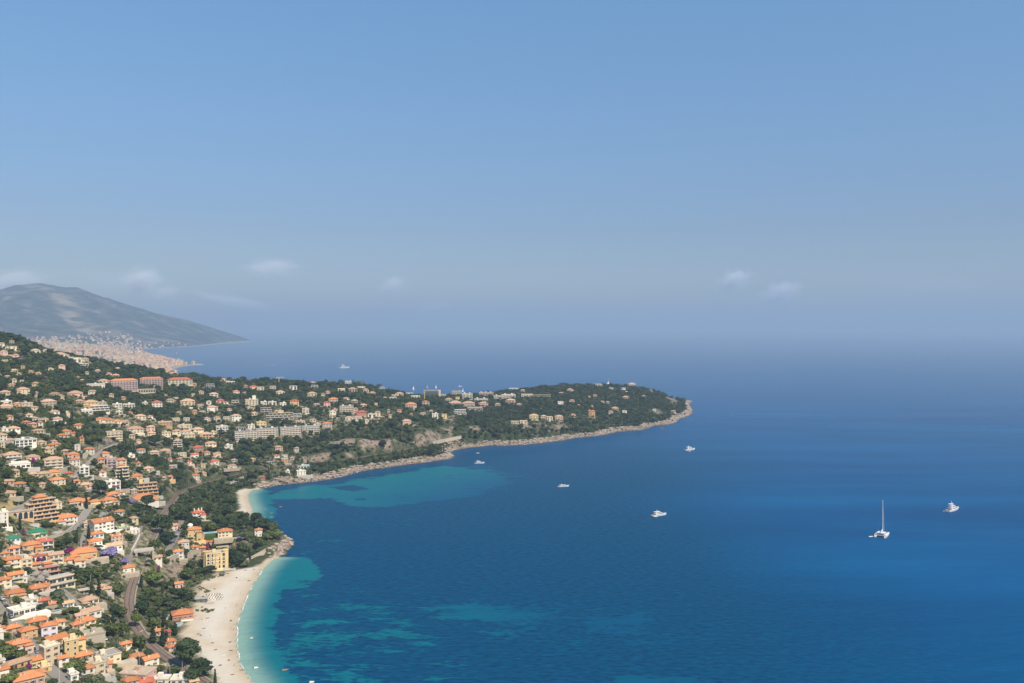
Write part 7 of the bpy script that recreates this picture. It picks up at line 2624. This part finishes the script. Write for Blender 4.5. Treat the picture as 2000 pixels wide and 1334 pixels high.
def build_small_houses():
    """The many smallest houses glimpsed between trees, past the three hundred built one by one."""
    mb = MB()
    rs = np.random.RandomState(21)
    zones = [(0, 220, 668, 760, 34), (0, 240, 770, 850, 46), (220, 460, 735, 800, 40), (240, 460, 800, 860, 34), (250, 440, 860, 940, 34), (440, 640, 752, 830, 50), (640, 830, 758, 830, 56), (780, 1000, 768, 812, 54), (0, 200, 850, 960, 34), (0, 210, 960, 1080, 22), (200, 330, 940, 1040, 12), (20, 210, 1080, 1320, 22), (1000, 1300, 765, 825, 20), (440, 580, 880, 925, 10)]
    taken = [(e['x'], e['y'] - e['h'] * .6, e['w'] * .55 + 3, e['h'] * .75 + 5) for e in H]
    wk, rk = ['c', 'w', 'p', 's', 'o'], ['t', 'o', 's', 'b', 'w']
    for x0, x1, y0, y1, n in zones:
        for _ in range(int(n * 1.3)):
            px, py = rs.uniform(x0, x1), rs.uniform(y0, y1)
            if any(abs(px - a) < c + 4 and abs(py - 3 - b) < d + 2 for a, b, c, d in taken):
                continue
            try:
                X, Y, Z = ground(px, py)
            except ValueError:
                continue
            if Z < 6 or height(X, Y, ROADMASK) > .1 or height(X, Y, ROCKM) > .4 or height(X, Y, SANDM) > .1:
                continue
            s = math.hypot(X, Y) / F
            W, Dp, Ht = 5 + 8 * rs.rand() ** 1.6, rs.uniform(4.5, 8.5), rs.choice([3, 3.2, 5.8, 6.2])
            taken.append((px, py - 2, W / s * .5, Ht / s * .6 + 2))
            SMALL.append((px, py, W / s, Ht / s, X, Y, W, Dp))
            rz = math.atan2(-X, Y) + rs.uniform(-.3, .5)
            c, q = math.cos(rz), math.sin(rz)
            wm, rk_ = mat_w(rs.choice(wk, p=[.42, .22, .16, .12, .08])), rs.choice(rk, p=[.40, .12 if Y > 1000 else .34, .18, .18 if Y > 1000 else .0, .12 if Y > 1000 else .08])
            m2 = MB().box(-W / 2, W / 2, 0, Dp, -4, Ht, wm)
            if rk_ in 'bw':
                m2.box(-W / 2 - .2, W / 2 + .2, -.2, Dp + .2, Ht + .003, Ht + .3, mat_r(rk_))
            else:
                r2, _r = roof_mesh('h', W, Dp, Ht, mat_r(rk_), None)
                k = len(m2.v)
                m2.poly(r2.v, r2.f, mat_r(rk_))
            for i in range(max(1, int(W / 3))):
                for f in range(1 if Ht < 4 else 2):
                    x = -W / 2 + W * (i + .5) / max(1, int(W / 3))
                    m2.box(x - .55, x + .55, -.06, .02, .8 + 2.9 * f, 2.2 + 2.9 * f, M_GLASS)
            if rs.rand() < .6:
                tw = W * rs.uniform(1.1, 2.2)
                m2.box(-tw / 2, tw / 2, -3.5, -.003, -4, -.1, M_STONE if rs.rand() < .5 else M_CONC)
            k = len(mb.v)
            mb.v += [(X + a * c - b * q, Y + a * q + b * c, Z + z) for a, b, z in m2.v]
            mb.f += [tuple(k + i for i in f) for f in m2.f]
            mb.m += [mb.mi(m2.mats[i]) for i in m2.m]
    print('SMALL', len(SMALL))
    mb.build('small_hillside_houses')['kind'] = 'stuff'


SMALL = []


def build_clouds():
    def cloud_mat(dens):
        m = bpy.data.materials.new('cloud vapour')
        m.use_nodes = True
        t = m.node_tree
        t.nodes.remove(t.nodes['Principled BSDF'])
        v = nd(t, 'ShaderNodeVolumePrincipled')
        v.inputs['Color'].default_value = (.98, .97, .97, 1)
        v.inputs['Anisotropy'].default_value = -.35
        co = nd(t, 'ShaderNodeTexCoord').outputs['Object']
        ln = nd(t, 'ShaderNodeVectorMath', operation='LENGTH')
        t.links.new(co, ln.inputs[0])
        fall = math_(t, 'SUBTRACT', 1.0, ln.outputs['Value'])
        n = noise(t, 1.5, 7, vec=co, rough=.66)
        f = math_(t, 'ADD', fall, math_(t, 'MULTIPLY', math_(t, 'SUBTRACT', n, .5), 3.2))
        f = math_(t, 'MULTIPLY', math_(t, 'SUBTRACT', f, .28, clamp=True), dens)
        f = math_(t, 'MULTIPLY', f, math_(t, 'MULTIPLY', fall, 1.6, clamp=True))
        t.links.new(f, v.inputs['Density'])
        t.links.new(v.outputs[0], t.nodes['Material Output'].inputs['Volume'])
        return m
    # px, py, half width px, half height px, forward distance, density, label
    C = [(1434, 546, 50, 32, 20000, .0062, 'small bright round cloud above the open sea, inland one of the pair'), (1524, 571, 60, 34, 36000, .0034, 'small bright round cloud above the open sea, seaward one of the pair'),
         (276, 548, 60, 44, 27000, .0036, 'pale tilted cloud above the slope of the far mountain'), (322, 574, 44, 24, 29000, .0034, 'small wisp under the tilted cloud beyond the mountain'),
         (765, 558, 46, 32, 25000, .0028, 'thin pale wisp of cloud over the middle of the bay'), (16, 556, 110, 48, 33000, .0022, 'hazy cloud bank behind the far mountain summit'),
         (530, 522, 90, 30, 17500, .0022, 'long faint cloud streak beyond the far mountain foot'), (470, 592, 150, 20, 42000, .0016, 'low flat cloud band behind the far headland'),
         (840, 612, 60, 12, 44000, .0014, 'low faint cloud streak just above the horizon'), (200, 560, 330, 60, 46000, .00022, 'broad grey veil of cloud behind the far mountain'),
         (1830, 558, 260, 46, 46000, .00018, 'broad faint grey cloud bank far out over the open sea')]
    for i, (px, py, w, h, d, dens, lab) in enumerate(C):
        X, Y, Z = at_depth(px, py, d)
        s = d / F
        bm = bmesh.new()
        bmesh.ops.create_icosphere(bm, subdivisions=3, radius=1.0)
        me = bpy.data.meshes.new('cloud')
        bm.to_mesh(me)
        bm.free()
        me.materials.append(cloud_mat(dens))
        o = link('cloud', me, None, (X, Y, max(Z, 905 + h * s)))
        o.scale = (w * s, min(w, 80) * s, h * s)
        o.rotation_euler = (0, rnd.uniform(-.25, .25), rnd.uniform(-.3, .3))
        tag(o, lab, 'cloud', 'fair weather clouds')

# ------------------------------------------------------------------ build everything
def main():
    for e in H:
        if e['anchor']:
            ANCH.append((e['x'], e['y'] - e['h'] / 2, e['anchor']))
    ANCH.extend([(283, 1090, 'railway bridge'), (475, 735, 'lone ridge pine'), (470, 985, 'small cove beach'), (360, 1100, 'curved stone wall'), (873, 862, 'railway wall'), (1188, 748, 'signal tower'),
                 (545, 745, 'yellow crane'), (420, 1168, 'lounger rows'), (365, 1285, 'big beach pines'), (330, 1045, 'dark umbrella pines'), (68, 1126, 'rock outcrop'), (250, 1190, 'railway curve'), (760, 865, 'bare red cliff'), (1345, 800, 'rocky headland tip'), (430, 940, 'railway above the cove')])
    build_terrain()
    build_sea()
    build_far()
    for nm, w, L in LINES[1:]:
        ribbon(nm, L, w, M_ASPH, 0.0, th=.5)
        if w >= 7 and nm != 'hillside_road':
            r = ribbon('kerb', L, .5, M_CONC, .12, None, w / 2 + .25, None, .6)
            r.name, r['kind'] = 'kerb', 'structure'
    items = []
    for e in H:
        build_house(e)
        if e['anchor']:
            build_special(e)
        if e['label']:
            e['obj']['label'] = e['label']
            USED.add(e['label'])
        else:
            size = 'small ' if e['w'] < 13 else ('wide ' if e['w'] >= 20 else '')
            items.append(dict(px=e['x'], py=e['y'], obj=e['obj'], desc=f"{size}{WALL[e['wall']][1]} {e['noun']} with {ROOF[e['roof']][1]}"))
    single_out(items)
    build_small_houses()
    build_pools()
    build_walls()
    build_railway()
    single_out(MASTS)
    build_trees()
    build_cars()
    build_boats()
    build_beach()
    build_coast_details()
    build_far_town()
    build_clouds()


main()

# ------------------------------------------------------------------ haze over sea and coast
def build_haze():
    m = bpy.data.materials.new('sea haze')
    m.use_nodes = True
    t = m.node_tree
    t.nodes.remove(t.nodes['Principled BSDF'])
    v = nd(t, 'ShaderNodeVolumePrincipled')
    v.inputs['Color'].default_value = (.455, .575, .70, 1)
    v.inputs['Density'].default_value = HAZE
    v.inputs['Anisotropy'].default_value = 0.0
    t.links.new(v.outputs[0], t.nodes['Material Output'].inputs['Volume'])
    o = MB().box(-60000, 60000, -6000, 60000, -40, 900, m).build('haze')
    o['kind'] = 'stuff'


HAZE = 8.8e-5
build_haze()
